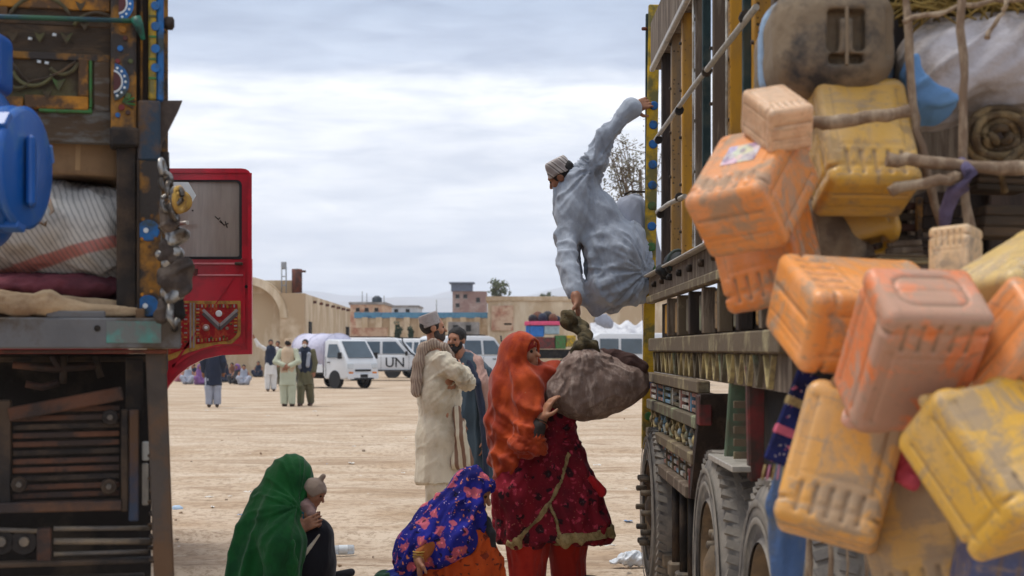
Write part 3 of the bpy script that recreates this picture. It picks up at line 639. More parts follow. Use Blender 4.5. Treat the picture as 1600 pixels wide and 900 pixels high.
# mud guard boards over the rear wheels
MB().box((X0 + .05, 6.32, 1.17), (.065, .02, .19), frame((.05, -.12, 1), (0, 1, 0)), bev=.006).build('guard_board', mat('dark_green_board', lin(88, 104, 84), .85, .25, 6, lin(96, 84, 70), .4, 5, .3), TR)
MB().box((X0 + .045, 5.82, 1.17), (.055, .03, .22), frame((-.03, -.05, 1), (0, 1, 0)), bev=.008).build('guard_board', REDP, TR)
MB().box((X0 + .11, 5.80, 1.18), (.02, .035, .23), bev=.006).build('guard_board', DARKW, TR)
MB().box((X0 + .03, 6.15, .995), (.10, .35, .012), bev=.003).build('guard_shelf', CABLE, TR)
for i in range(5): MB().box((X0 + .02, 6.06 + .0 * i, 1.03 + i * .05), (.045, .012, .014)).build('guard_slat', PALEY, TR)
MB().box((.985, 5.18, .90), (.05, .04, .58), bev=.01).build('hanging_stay', mat('blue_grey_steel', lin(70, 88, 112), .6, .25, 5, lin(110, 104, 96), .4, 4), TR)
# yellow end post
a, b = P(1022, 8, 10.0), P(1011, 702, 10.0); R = frame(a - b, (0, 1, 0))
MB().span(b, a, .073, .05, (0, 1, 0), .006).build('end_post', YPOST, TR)
MB().span(P(1009, 692, 10.02), P(1011.5, 22, 10.02), .022, .035, (0, 1, 0), .004).build('post_edge', STRAPG, TR)
for i, py in enumerate((166, 196, 226, 258, 290, 322, 354, 386, 418, 600, 650)):
    t_ = (py - 8) / 694; c = a + (b - a) * t_ + np.array((.006, -.0265, 0)); MB().lathe([(.029, 0), (.029, .0015), (.018, .002)], c, (0, -1, 0), 18).build('painted_disc', BLUEP if i in (0, 1, 2, 3, 4, 6, 9) else GREENP, TR)
MB().tube([P(1010, 45, 10.0), P(1004, 45, 9.98)], .012, 6).build('bolt', RUST, TR)
MB().box(P(1027, 440, 9.85), (.05, .16, .04), bev=.01).build('foot_ledge', DARKM, TR)
MB().tube([P(1012, 300, 10.1), P(985, 299, 10.1), P(976, 304, 10.1)], .008, 6).build('hook_rod', DARKM, TR)
# wheels
TYRE = mat('dusty_tyre', lin(104, 100, 97), .95, .2, 7, lin(142, 135, 126), .5, 3, .4, 40, spec=.2)
RIM = mat('dusty_rim', lin(130, 108, 82), .85, .2, 7, lin(98, 84, 68), .5, 4, .3)
def wheel(yc, xo, R=.52, w=.29, studs=False, parent=TR):
    r0 = .30
    prof = [(r0, -.02), (r0 + .02, .0), (r0 + .09, -.022), (R - .09, -.022), (R - .035, .0), (R - .008, .03), (R, .06), (R, w - .06), (R - .008, w - .03), (R - .035, w), (R - .09, w + .02), (r0, w)]
    ty = MB().lathe(prof, (xo, yc, R - .02), (1, 0, 0), 48, cap=False).build('tyre', TYRE, parent)
    tr = MB(); n = 56
    for i in range(n):
        q = 2 * math.pi * i / n; e = np.array((0, math.cos(q), math.sin(q))); tg = np.array((0, -math.sin(q), math.cos(q))); c = np.array((xo, yc, R - .02))
        for k, (dx, hw) in enumerate(((.035, .04), (.105, .028), (w - .105, .028), (w - .035, .04))):
            Rm = np.array((np.array((1, 0, 0)), tg, e)).T @ rotz((.35, -.3, .3, -.35)[k])
            tr.box(c + e * (R - .004 - (.010 if k in (0, 3) else 0)) + np.array((dx, 0, 0)) + tg * (.014 if k % 2 else 0), (hw, .0165, .011), Rm)
    tag(tr.build('tread_lugs', TYRE, ty), kind='stuff')
    for rr in (.36, .42): MB().lathe([(rr, -.026), (rr + .012, -.03), (rr + .024, -.026)], (xo, yc, R - .02), (1, 0, 0), 48, cap=False).build('sidewall_ring', TYRE, ty)
    rm = MB().lathe([(r0, -.01), (r0 - .02, -.012), (r0 - .035, .08), (.2, .10), (.12, .07), (.11, -.0), (.05, -.03), (.001, -.03)], (xo, yc, R - .02), (1, 0, 0), 32, cap=False).build('rim', RIM, ty)
    nuts = MB()
    for i in range(10):
        q = 2 * math.pi * i / 10; nuts.lathe([(.019, -.0), (.019, -.06), (.01, -.065)], (xo + .06 if not studs else xo - .01, yc + math.cos(q) * (.165 if not studs else .2), R - .02 + math.sin(q) * (.165 if not studs else .2)), (1, 0, 0), 6)
    tag(nuts.build('wheel_nuts', IRON, ty), kind='stuff')
wheel(6.55, .85); wheel(5.15, .85); wheel(9.25, .835, .50, .28, True); wheel(6.55, 1.17); wheel(5.15, 1.17)
for yc in (6.55, 5.15, 9.25): MB().tube([(1.1, yc, .5), (3.1, yc, .5)], .07, 10).build('axle', BLACKISH, TR); wheel(yc, 3.0, parent=TR)
# load seen at the near end
MB().box((2.05, 4.75, 2.5), (1.12, .02, 1.15)).build('bulkhead', DARKW, TR)
for i in range(9): MB().box((1.06 + i * .24, 4.70, 2.5), (.085, .025, 1.13), bev=.006).build('plank', (DARKW, GREYW, DARKW)[i % 3], TR)
STICK = mat('peeled_stick', lin(158, 140, 118), .9, .2, 14, lin(118, 98, 80), .5, 9, .4, 60, stretch=(2, 2, .8))
def stick(label, pts, r, d, name='stick', m=STICK, group='sticks lashed across the truck load'):
    w = [P(x, y, d + (dd[0] if dd else 0)) for x, y, *dd in pts]; rg = random.Random(int(pts[0][0])); o = []
    for i in range(len(w) - 1):
        for k in range(5): o.append(w[i] + (w[i + 1] - w[i]) * k / 5 + np.array([rg.gauss(0, .0035) for _ in range(3)]))
    o.append(w[-1]); rr = [r * (1 + .13 * rg.gauss(0, 1)) for _ in o]
    tag(MB().tube(o, rr, 9).build(name, m), label, 'stick', group)
stick('tall upright pole tied across the rear load, passing in front of the white sack', [(1507, -60), (1505, 120), (1504, 270), (1522, 390)], .011, 3.88)
stick('slanting pole beside the black drum, running down behind the jerrycans', [(1418, -40), (1420, 120), (1438, 230), (1478, 380)], .011, 3.95)
stick('knobbly horizontal branch crossing under the muddy black drum', [(1258, 196), (1330, 186), (1422, 173)], .0165, 3.78)
stick('thick horizontal branch, upper of the pair at the right of the yellow jerrycan', [(1388, 250), (1470, 256), (1620, 262)], .017, 3.84)
stick('thinner horizontal branch, lower of the pair at the right of the yellow jerrycan', [(1390, 298), (1460, 285), (1505, 276)], .0145, 3.83)
stick('thin twig crossing over the white sack from upper left', [(1412, 32), (1500, 12), (1620, -12)], .007, 3.9)
stick('short forked twig leaning over the white sack', [(1540, 60), (1565, 20), (1580, -10)], .006, 3.85)
tag(MB().tube([P(1502, 252, 3.86), P(1516, 270, 3.80), P(1506, 292, 3.82), P(1490, 300, 3.85), P(1478, 330, 3.88), P(1474, 375, 3.9)], [.012, .018, .016, .02, .018, .01], 10).build('cloth_tie', mat('faded_violet_cloth', lin(92, 84, 110), .95, .25, 30, bump=.5, bsc=80)), 'faded violet rag knotted round the upright pole', 'rag')
# ------------------------------------------------------------------ painted truck on the left, seen from behind
LA = math.radians(14); LR = rotz(LA); LC0 = np.array((-1.125, 5.0))
def PLt(px, py, o=0.0):
    k = (px - CX) / FPX; tx, ty = math.cos(LA), math.sin(LA)
    s = (LC0[1] * k + ty * o * 0 + k * tx * o - LC0[0] + ty * o) / (tx - ty * k)
    Y = LC0[1] + ty * s + tx * o; return np.array((k * Y, Y, HC - (py - HY) * Y / FPX))
LT = thing('painted_truck', 'painted wooden truck seen from behind at the left with its red cab door hanging open', 'truck', (-2.0, 6.5, 0))
def lb(name, m, x0, x1, y0, y1, o=0.0, dep=.05, bev=.004, par=None, tilt=0):
    a, b = PLt(x0, y1, o), PLt(x1, y0, o); c = (a + b) / 2; w = np.linalg.norm((b - a)[:2]); R = LR
    if tilt: R = LR @ np.array(((math.cos(tilt), 0, math.sin(tilt)), (0, 1, 0), (-math.sin(tilt), 0, math.cos(tilt))))
    c = c + LR[:, 1] * dep / 2
    return MB().box(c, (w / 2, dep / 2, (b[2] - a[2]) / 2), R, bev).build(name, m, par or LT)
def disc(name, m, px, py, rpx, o, th=.012, par=None, n=20, ax=None):
    c = PLt(px, py, o); r = S(rpx, c[1]); ax = -LR[:, 1] if ax is None else ax
    return MB().lathe([(r, 0), (r, th * .7), (r * .86, th)], c, ax, n).build(name, m, par or LT)
OWOOD = mat('carved_old_wood', lin(98, 78, 58), .85, .3, 5, lin(66, 56, 46), .5, 4, .5, 35, stretch=(.5, 4, 4))
OWOOD2 = mat('painted_olive_wood', lin(96, 92, 62), .8, .3, 6, lin(72, 60, 46), .5, 5, .5, 35)
ORNG = mat('worn_orange_paint', lin(178, 120, 40), .7, .25, 12, lin(86, 64, 44), .45, 9, .4, 40)
BLUW = mat('grey_blue_worn_board', lin(112, 112, 108), .85, .25, 8, lin(84, 68, 52), .5, 5, .4, 35, stretch=(.5, 4, 4))
WHITED = mat('white_dots', lin(214, 220, 222), .6, .1)
BRUST = mat('rust_and_blue_paint', lin(104, 78, 50), .8, .35, 8, lin(52, 66, 80), .45, 5, .5, 35)
OPOST = mat('flaking_orange_post', lin(148, 104, 44), .75, .35, 14, lin(60, 54, 50), .5, 8, .5, 40)
BEAM = mat('grey_steel_beam', lin(112, 112, 114), .6, .2, 5, lin(84, 74, 64), .4, 5, .3, 30, metal=.3)
TURQ = mat('turquoise_paint_patch', lin(84, 140, 132), .65, .25, 12, lin(108, 112, 110), .45, 9, .3)
CARD = mat('brown_cardboard', lin(140, 112, 82), .95, .15, 4, lin(112, 88, 66), .4, 3, .3, 30)
CGREEN = mat('worn_olive_green_paint', lin(72, 96, 52), .75, .25, 12, lin(78, 66, 50), .5, 8, .4)
# tail board: planks, painted frame, carved scallops
ys = (-150, -88, -28, 24, 88, 150, 212)
for i, (ya, yb) in enumerate(zip(ys, ys[1:])): lb('plank', (OWOOD, OWOOD2, OWOOD, OWOOD, OWOOD2, BLUW)[i], -260, 174, ya + .7, yb - .7, .06 + .004 * (i % 2), .04)
for nm, m, x0, x1, y0, y1, pr in (('frame_strip', ORNG, 122, 138, 92, 150, .014), ('frame_strip', ORNG, 38, 138, 151, 168, .016), ('frame_strip', GREENP, 139, 144, 92, 168, .012), ('frame_strip', GREENP, 60, 144, 169, 174, .012),
                                  ('frame_strip', BLUW, 147, 172, 92, 172, .010), ('frame_strip', ORNG, -160, 36, 151, 168, .016), ('frame_strip', ORNG, -10, 172, -6, 9, .014), ('frame_strip', ORNG, -2, 12, 10, 24, .016), ('seam_bead', OPOST, 8, 172, 86, 90, .012)):
    lb(nm, m, x0, x1, y0, y1, .058 - pr, pr + .02, .003)
def scallop(pts, m=OWOOD2, r=3.2, o=.045):
    w = [PLt(x, y, o) for x, y in pts]; MB().tube(w, S(r, 5), 8).build('carved_scallop', m, LT)
def arcpts(cx, cy, r, a0, a1, n=12): return [(cx + r * math.cos(math.radians(a)), cy - r * math.sin(math.radians(a))) for a in np.linspace(a0, a1, n)]
for c in ((52, 100, 34, 200, 330), (98, 92, 24, 215, 345), (62, 46, 52, 20, 160), (150, 60, 40, 30, 150), (28, 118, 20, 180, 330), (-60, 100, 40, 180, 340)): scallop(arcpts(*c))
scallop([(14, 92), (30, 112), (44, 128), (72, 122), (96, 112), (118, 96)], OWOOD, 2.4, .043)
for (x, y, s, m) in ((92, 132, 11, CGREEN), (62, 58, 9, OWOOD2), (104, 60, 10, CGREEN), (126, 10, 9, CGREEN), (20, 58, 9, CGREEN), (132, 42, 7, CGREEN), (74, 148, 8, OWOOD2)):
    c = PLt(x, y, .052); q = S(s, 5)
    MB().prism([c + LR @ np.array((u * q, 0, v * q)) for u, v in ((0, -1), (.55, -.1), (.9, .8), (0, .35), (-.9, .8), (-.55, -.1))], -LR[:, 1] * .012).build('carved_leaf', m, LT)
for x, y in ((58, 96), (70, 98), (82, 54), (44, 60)): MB().tube([PLt(x, y, .05), PLt(x + 6, y + 1, .05)], .005, 5).build('paint_stroke', WHITED, LT)
MB().tube([PLt(-200, 20, -.02), PLt(0, 26, -.02), PLt(216, 33, -.02)], .0085, 8).build('tail_rod', mat('dark_blue_rod', lin(40, 62, 82), .5, .25, 9, lin(50, 88, 66), .4, 3), LT)
MB().tube([PLt(212, 28, -.03), PLt(217, 40, -.035), PLt(224, 62, -.03)], [.018, .016, .007], 8).build('rod_hook', mat('teal_enamel', lin(38, 112, 92), .45, .2, 12, lin(40, 60, 56), .3, 9), LT)
# decorated posts
lb('carved_post', OPOST, 173, 213, -60, 205, .0, .09, .008)
for cx_, cy_, r in ((176, 128, 25), (184, 6, 24)):
    for rr, m, th in ((r, BLUEP, .010), (r * .62, WHITED, .013), (r * .52, mat('maroon_paint', lin(84, 50, 50), .7, .2), .016)):
        c = PLt(cx_, cy_, -.001); q = S(rr, 5); MB().prism([c + LR @ np.array((q * math.cos(a), 0, q * 1.15 * math.sin(a))) for a in np.linspace(-1.45, 1.45, 16)], -LR[:, 1] * th).build('painted_lobe', m, LT)
    for a in np.linspace(-1.2, 1.2, 7): disc('white_dot', WHITED, cx_ + r * .8 * math.cos(a), cy_ - r * .92 * math.sin(a), 2.0, -.0105, .004, n=8)
for (x, y, r, m) in ((188, 76, 5, BLUEP), (196, 60, 4, REDP), (184, 96, 4, REDP), (200, 150, 5, GREENP), (190, 168, 5, REDP), (200, 176, 4, REDP), (184, 180, 4, BLUEP), (192, 46, 6, ORNG), (204, 96, 4, GREENP)):
    disc('petal', m, x, y, r, -.001, .007, n=9)
for i in range(6):
    a = -.6 + i * .35; MB().tube([PLt(192, 160, -.003), PLt(192 + 20 * math.cos(a), 160 - 16 * math.sin(a), -.003)], .0035, 5).build('paint_ray', (OWOOD, GREENP)[i % 2], LT)
lb('post_gap_board', DARKW, 213, 232, -60, 235, .05, .05); lb('post_bead', OPOST, 219, 223, -60, 196, .03, .03)
lb('side_post', YPOST, 232, 244, -60, 156, .01, .08, .006); lb('side_post', BLUEP, 244.6, 256, -60, 158, .015, .08, .006)
for y in (25, 57, 92, 122): lb('painted_band', GREENP, 232.5, 244, y - 1.5, y + 1.5, .006, .01, .001); disc('painted_lobe', BLUEP, 243, y - 16, 7, .008, .002)
MB().lathe([(.014, 0), (.022, .01), (.022, .03), (.012, .036)], PLt(255, 36, .05), LR[:, 0], 10).build('bolt', DARKM, LT)
for y in (50, 112): MB().tube([PLt(254, y, .05), PLt(260, y, .05)], .004, 6).build('peg', DARKM, LT)
lb('post_foot', DARKM, 171, 218, 199, 228, -.012, .11, .008)
c = PLt(250, 158, .04); MB().prism([PLt(249, 157, .03), PLt(285, 157, .03), PLt(279, 172, .03), PLt(249, 232, .03)], LR[:, 1] * .03).build('wedge_plate', mat('brown_grey_plate', lin(92, 82, 74), .8, .2, 6, lin(70, 60, 54), .4, 5), LT)
lb('steel_post', DARKM, 182, 214, 226, 486, .02, .08, .006); lb('corner_post', BRUST, 215, 251, 157, 250, 0, .09, .006); lb('corner_post', OPOST, 215, 251, 250.5, 505, .002, .09, .006)
for x, y, r in ((232, 360, 17), (231, 478, 17)): disc('painted_lobe', BLUEP, x, y, r, .0, .002); disc('white_dot', WHITED, x - 4, y, 4, -.002, .002); [disc('petal', ORNG, x + 12 * math.cos(q), y + 26 * math.sin(q), 3, .0, .002, n=8) for q in (.5, 1.4, 2.6, 3.9, 5.2)]
lb('post_bead', DARKM, 214, 218, 250, 500, -.006, .02, .002)
MB().tube([PLt(256, 238, .06), PLt(257, 268, .06)], [.017, .017], 8).build('lamp_socket', DARKM, LT)
# tail beam
lb('tail_beam', BEAM, -160, 283, 497, 545, -.06, .10, .006); lb('tail_beam', BEAM, 72, 165, 486, 497, -.05, .07, .004); lb('paint_patch', TURQ, 166, 252, 502, 536, -.0635, .006, .001)
disc('bolt_hole', BLACKISH, 152, 513, 5, -.062, .003, n=14); disc('bolt_hole', BLACKISH, 273, 513, 6, -.062, .003, n=14)
lb('angle_lip', RUST, -160, 262, 546, 553, -.04, .08, .003)
# behind and below the beam
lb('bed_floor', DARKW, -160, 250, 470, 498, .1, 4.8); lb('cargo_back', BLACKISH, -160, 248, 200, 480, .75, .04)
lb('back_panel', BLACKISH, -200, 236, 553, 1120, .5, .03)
lb('corner_leg', mat('worn_grey_leg', lin(78, 70, 64), .8, .25, 6, lin(98, 74, 54), .45, 4, .4, 40), 236, 268, 546, 1010, -.01, .08, .006, tilt=-.035)
lb('rail', mat('rusty_rail', lin(92, 66, 50), .85, .3, 7, lin(60, 52, 50), .5, 4, .4), -60, 190, 782, 804, .06, .06)
RBAR = mat('rusty_bar', lin(96, 64, 48), .8, .3, 12, lin(58, 48, 44), .45, 6, .4)
lb('grille_side', DARKM, -10, 17, 625, 800, .08, .05); lb('grille_side', DARKM, 189, 200, 640, 800, .07, .06)
for i in range(12):
    y = 642 + i * 12.8; x1 = 187; x0 = 19
    MB().span(PLt(x0, y + 4 - (7 - i) * .7, .10), PLt(x1, y - 3 + (i - 4) * .5, .10), .018, .010, LR[:, 1], .003).build('grille_bar', (RBAR, DARKM)[i % 3 == 2], LT)
MB().span(PLt(14, 648, .08), PLt(192, 614, .08), .045, .03, LR[:, 1], .004).build('grille_top', RBAR, LT)
for x, y in ((172, 652), (30, 757), (170, 760)):
    c = disc('flange', DARKM, x, y, 13, .075, .016, n=8); disc('bolt', IRON, x, y, 5, .06, .02, n=6)
lb('side_plate', mat('blue_rust_plate', lin(60, 70, 88), .8, .25, 5, lin(96, 72, 54), .5, 3, .4), 201, 217, 640, 815, .08, .03)
lb('hanger_plate', DARKM, 196, 224, 560, 655, .11, .03); lb('reflector', mat('white_reflector', lin(196, 196, 190), .5, .08), 222, 233, 690, 720, .12, .02); lb('mud_flap', CABLE, 222, 232, 724, 790, .14, .02)
for i in range(14): 
    y = 640 + i * 18; MB().lathe([(.006, -.003), (.012, 0), (.006, .003)], PLt(236 + (i % 2) * 2, y, .0), LR[:, 1] + np.array((0, 0, (.9, -.9)[i % 2])), 8).build('chain_link', DARKM, LT)
for x0, y0, x1, y1, r in ((84, 826, 240, 825, .008), (84, 846, 238, 846, .011), (84, 866, 232, 862, .008), (-60, 826, 60, 830, .008)): MB().tube([PLt(x0, y0, .06), PLt(x1, y1, .06)], r, 8).build('brake_rod', IRON, LT)
for x in (38, 2): disc('tail_disc', DARKM, x, 846, 22, .08, .02); disc('disc_boss', IRON, x, 846, 8, .06, .02)
lb('short_post', RBAR, 57, 80, 826, 880, .05, .05); lb('rail', DARKM, -60, 246, 872, 890, .03, .06); lb('rail', DARKM, -60, 226, 898, 912, .05, .06)
for i, (x0, y0, x1, y1) in enumerate(((82, 556, 100, 580), (100, 556, 98, 600), (20, 570, 150, 572), (150, 556, 158, 590), (40, 600, 92, 598))): MB().tube([PLt(x0, y0, .2), PLt((x0 + x1) / 2, (y0 + y1) / 2 + 6, .2), PLt(x1, y1, .2)], .012, 8).build('brake_pipe', (RBAR, DARKM)[i % 2], LT)
lb('cross_member', DARKM, -60, 230, 556, 566, .25, .08)
# body and cab further ahead, out of sight from here
def lbox(name, m, s0, s1, o0, o1, z0, z1, bev=.02):
    c = np.array((LC0[0], LC0[1], 0)) + LR @ np.array(((s0 + s1) / 2, (o0 + o1) / 2, (z0 + z1) / 2)); return MB().box(c, ((s1 - s0) / 2, (o1 - o0) / 2, (z1 - z0) / 2), LR, bev).build(name, m, LT)
for i in range(7): lbox('side_plank', (OWOOD, BLUW)[i % 2], -.06, -.01, .2, 5.0, 1.5 + i * .3, 1.78 + i * .3)
for o in (1.0, 2.4, 3.8): lbox('side_upright', OPOST, -.02, .03, o, o + .1, 1.35, 3.7)
lbox('chassis_beam', BLACKISH, -.75, -.6, .6, 7.2, .95, 1.2); lbox('cab_shell', mat('red_cab_paint', lin(150, 22, 34), .35, .1, 3), -2.4, -.12, 5.3, 7.0, .9, 2.75, .08)
def lwheel(o):
    c = np.array((LC0[0], LC0[1], 0)) + LR @ np.array((-.35, o, .5)); R = .5
    ty = MB().lathe([(.28, -.12), (.42, -.14), (R, -.1), (R, .1), (.42, .14), (.28, .12)], c, LR[:, 0], 32, cap=False).build('tyre', TYRE, LT); MB().lathe([(.28, .1), (.2, .02), (.05, .06), (.001, .06)], c, LR[:, 0], 20, cap=False).build('rim', RIM, ty)
lwheel(1.6); lwheel(6.1)
# ---- red cab door
RED = mat('red_door_enamel', lin(190, 26, 46), .3, .08, 4, lin(158, 28, 42), .4, 5, .06, 30, spec=.5)
DD = 11.0
def pd(px, py, o=0.0): return P(px, py, DD + o)
def dprism(name, m, pts, o, th, par): return MB().prism([pd(x, y, o) for x, y in pts], (0, th, 0)).build(name, m, par)
def round_poly(pts, r, n=5):
    out = []; k = len(pts)
    for i in range(k):
        a, b, c = np.array(pts[i - 1], float), np.array(pts[i], float), np.array(pts[(i + 1) % k], float); rr = r[i] if not np.isscalar(r) else r
        if rr == 0: out.append(tuple(b)); continue
        u, v = unit(a - b), unit(c - b); p, q = b + u * rr, b + v * rr
        for t in np.linspace(0, 1, n): out.append(tuple((1 - t) ** 2 * p + 2 * t * (1 - t) * b + t * t * q))
    return out
arch = [(393, 553), (345, 555), (318, 561), (296, 572), (278, 586), (264, 602), (240, 640)]
def ring(name, m, outer, inner, o, th, par):
    b = MB(); n = len(outer)
    for i in range(n):
        j = (i + 1) % n; b._take([pd(*outer[i], o), pd(*outer[j], o), pd(*inner[j], o), pd(*inner[i], o), pd(*outer[i], o + th), pd(*outer[j], o + th), pd(*inner[j], o + th), pd(*inner[i], o + th)],
                                 [(0, 1, 2, 3), (7, 6, 5, 4), (0, 4, 5, 1), (3, 2, 6, 7)])
    bmesh.ops.remove_doubles(b.bm, verts=b.bm.verts, dist=1e-5); return b.build(name, m, par)
DOOR = dprism('door', RED, [(240, 404), (393, 404)] + arch, 0, .045, LT); DOOR['label'] = 'red cab door with embroidered looking panel'
o_ = round_poly([(240, 263), (393, 263), (393, 404), (240, 404)], [0, 16, 0, 0]); i_ = round_poly([(250, 281), (378, 281), (378, 404), (250, 404)], [0, 10, 0, 0])
ring('window_frame', RED, o_, i_, -.008, .06, DOOR)
o2 = round_poly([(249, 280), (379, 280), (379, 405), (249, 405)], [0, 10, 5, 0]); i2 = round_poly([(253, 284), (374, 284), (374, 401), (253, 401)], [0, 8, 4, 0]); ring('window_seal', mat('black_rubber', (.02, .02, .02), .6, .1), o2, i2, -.004, .03, DOOR)
t = NT('dusty_window'); co = t.coord((6, 1, .7)); n = t.noise(6, co, 4); glass = t.done(t.ramp(n, [(.3, lin(140, 128, 117)), (.7, lin(154, 142, 130))]), .18, 0, .5)
dprism('window_pane', glass, round_poly([(251, 282), (376, 282), (376, 403), (251, 403)], [0, 9, 4, 0]), .012, .008, DOOR)
for x0, y0, x1, y1 in ((336, 338, 341, 343), (341, 343, 344, 340), (344, 344, 350, 352), (350, 352, 357, 349), (352, 346, 355, 356), (347, 349, 343, 346)): MB().tube([pd(x0, y0, .011), pd(x1, y1, .011)], .0035, 5).build('scrawl', BLACKISH, DOOR)
disc_ = MB().lathe([(.006, 0), (.006, .003)], pd(301, 329, .011), (0, -1, 0), 8).build('spot', BLACKISH, DOOR)
ring('edge_bead', RED, [(393.5, 270), (393.5, 553.5)] + arch[1:6] + [(257, 606), (257, 270)], [(387, 270), (387, 547)] + [(x - 1, y - 7) for x, y in arch[1:6]] + [(262, 590), (262, 270)], -.022, .03, DOOR)
ring('edge_bead', RED, [(383, 410), (383, 540), (340, 541), (314, 548), (292, 559), (270, 575)], [(380, 413), (380, 537), (340, 538), (313, 545), (290, 556), (268, 571)], -.010, .02, DOOR)
for y in (412, 430): MB().box((pd(320, y)[0], DD - .004, pd(320, y)[2]), (S(60, DD), .008, .006), bev=.002).build('trim_strip', mat('pink_grey_trim', lin(196, 120, 124), .4, .1), DOOR)
MB().box(pd(373, 412, -.02), (.028, .018, .011), bev=.006).build('door_handle', DARKM, DOOR); MB().box(pd(302, 425, -.01), (.03, .012, .025), bev=.004).build('lock_plate', REDP, DOOR); MB().lathe([(.012, 0), (.012, .01)], pd(385, 448, -.012), (0, -1, 0), 10).build('lock', BLACKISH, DOOR)
GOLD = mat('gold_braid', lin(186, 148, 70), .7, .2, 40, lin(146, 110, 60), .4, 20); VEL = mat('dark_red_panel', lin(150, 34, 38), .85, .2, 20, lin(176, 86, 52), .25, 22); SILV = mat('silver_braid', lin(150, 144, 142), .6, .2, 40)
pan = round_poly([(240, 470), (376, 470), (376, 524), (362, 538), (318, 545), (296, 550), (240, 574)], [0, 2, 6, 6, 0, 0, 0])
dprism('panel_border', GOLD, pan, -.006, .007, DOOR); pan2 = round_poly([(306, 475), (371, 475), (371, 521), (360, 532), (306, 538)], [0, 2, 6, 6, 0]); dprism('panel_field', VEL, pan2, -.011, .006, DOOR); dprism('panel_field', VEL, [(240, 474), (296, 474), (296, 543), (240, 562)], -.010, .005, DOOR)
for x in (296.5, 301.5): dprism('braid_strip', SILV, [(x, 473), (x + 2.2, 473), (x + 2.2, 543), (x, 544)], -.012, .006, DOOR)
k = 0
def dash(x, y, horiz):
    global k; k += 1; MB().box(pd(x, y, -.0125), ((.011, .003, .0055) if horiz else (.0055, .003, .011)), bev=.001).build('stitch', (GOLD, ORNG, SILV)[k % 3], DOOR)
for i in range(11): dash(310 + i * 5.6, 478, False)
for i in range(8): dash(368, 484 + i * 5, True)
for i in range(9): dash(310 + i * 5.6, 532 - i * .35, False)
for i in range(9): dash(309, 483 + i * 5.4, True)
for i in range(9): dash(290, 478 + i * 7, True)
for i in range(7): dash(282, 484 + i * 9, True)
for (x0, x1) in ((317, 343), (371, 343)):
    for off, m in ((0, SILV), (3.4, mat('charcoal_braid', lin(90, 84, 84), .7, .2))): MB().span(pd(x0, 484 + off * 1.6, -.015), pd(x1, 509 + off * 1.6, -.015), .022, .006, (0, 1, 0), .001).build('chevron_bar', m, DOOR)
for x, y, r, m in ((342, 490, .024, WHITED), (322, 512, .026, PINKP), (322, 512, .012, WHITED), (355, 513, .012, PINKP), (361, 506, .009, ORNG), (356, 480, .010, ORNG), (330, 528, .010, ORNG), (350, 526, .009, ORNG)): MB().lathe([(r, 0), (r, .006), (r * .7, .009)], pd(x, y, -.012 - (.007 if r == .012 and m is WHITED else 0)), (0, -1, 0), 14).build('mirror_disc', m, DOOR)
mr = MB().lathe([(.10, 0), (.10, .02)], P(283, 305, 10.4), (.15, -1, 0), 6).build('mirror', WHITED, LT); MB().lathe([(.075, 0), (.075, .05), (.05, .06)], P(281, 316, 10.3), (.4, -1, 0), 18).build('side_lamp', GOLD, LT)
MB().tube([P(281, 349, 10.9), P(293, 348, 10.85)], .016, 8).build('window_crank', CABLE, LT)
# ---- the chain of shackles hanging at the tail corner
CH = thing('tow_chain', 'worn steel chain and rag wrapped shackles hanging at the painted truck tail corner', 'chain', P(268, 520, 4.85))
CHROME = mat('worn_bright_steel', lin(158, 156, 152), .3, .3, 14, lin(84, 76, 68), .45, 9, .3, 50, metal=.8); RAG = mat('grey_oily_rag', lin(104, 92, 82), .9, .3, 14, lin(62, 54, 50), .5, 7, .6, 60)
def torus(c, R_, r, zd, yd, sx=1.0):
    Fm = frame(zd, yd); b = MB(); pts = [np.array(c) + Fm @ np.array((R_ * sx * math.cos(a), R_ * math.sin(a), 0)) for a in np.linspace(0, 2 * math.pi, 17)]; b.tube(pts, r, 7, cap=False); return b
for i, (x, y, a) in enumerate(((254, 262, .2), (259, 283, 1.4), (266, 298, .3), (262, 318, 1.3), (271, 330, .1), (276, 306, 1.5))):
    torus(P(x, y, 4.85 - .012 * i), .026, .0085, (math.cos(a), -math.sin(a), .2), (0, 0, 1), .65).build('chain_link', CHROME, CH)
torus(P(280, 312, 4.8), .038, .008, (.9, -.4, 0), (0, 0, 1), .7).build('chain_ring', GOLD, CH)
for nm, m, pts, rs, am in (('rag_wrap', RAG, ((262, 334), (266, 352)), (.042, .05), .008), ('shackle', CHROME, ((258, 356), (284, 366), (268, 376)), (.032, .028, .034), .006), ('rag_wrap', RAG, ((262, 384), (272, 404), (256, 402)), (.040, .036, .03), .009), ('shackle', CHROME, ((252, 398), (276, 396), (262, 412)), (.024, .026, .026), .006),
                           ('rag_wrap', RAG, ((262, 430), (286, 416), (280, 446), (264, 440)), (.046, .04, .044, .04), .012), ('shackle', CHROME, ((262, 456), (276, 458), (270, 470)), (.034, .032, .03), .006), ('rag_wrap', RAG, ((254, 476), (252, 494)), (.03, .034), .008), ('rag_wrap', BLACKISH, ((276, 472), (280, 492)), (.034, .03), .006)):
    sdf(nm, chain([P(x, y, 4.84 - .004 * i) for i, (x, y) in enumerate(pts)], [r * .66 for r in rs], .02), m, CH, .006, folds(am, (1, .2, .5), 26, 7, seed=len(pts) + rs[0] * 99))
MB().tube([P(266, 476, 4.78), P(265, 496, 4.77), P(272, 512, 4.77), P(276, 498, 4.78)], .012, 8).build('hook', CHROME, CH)
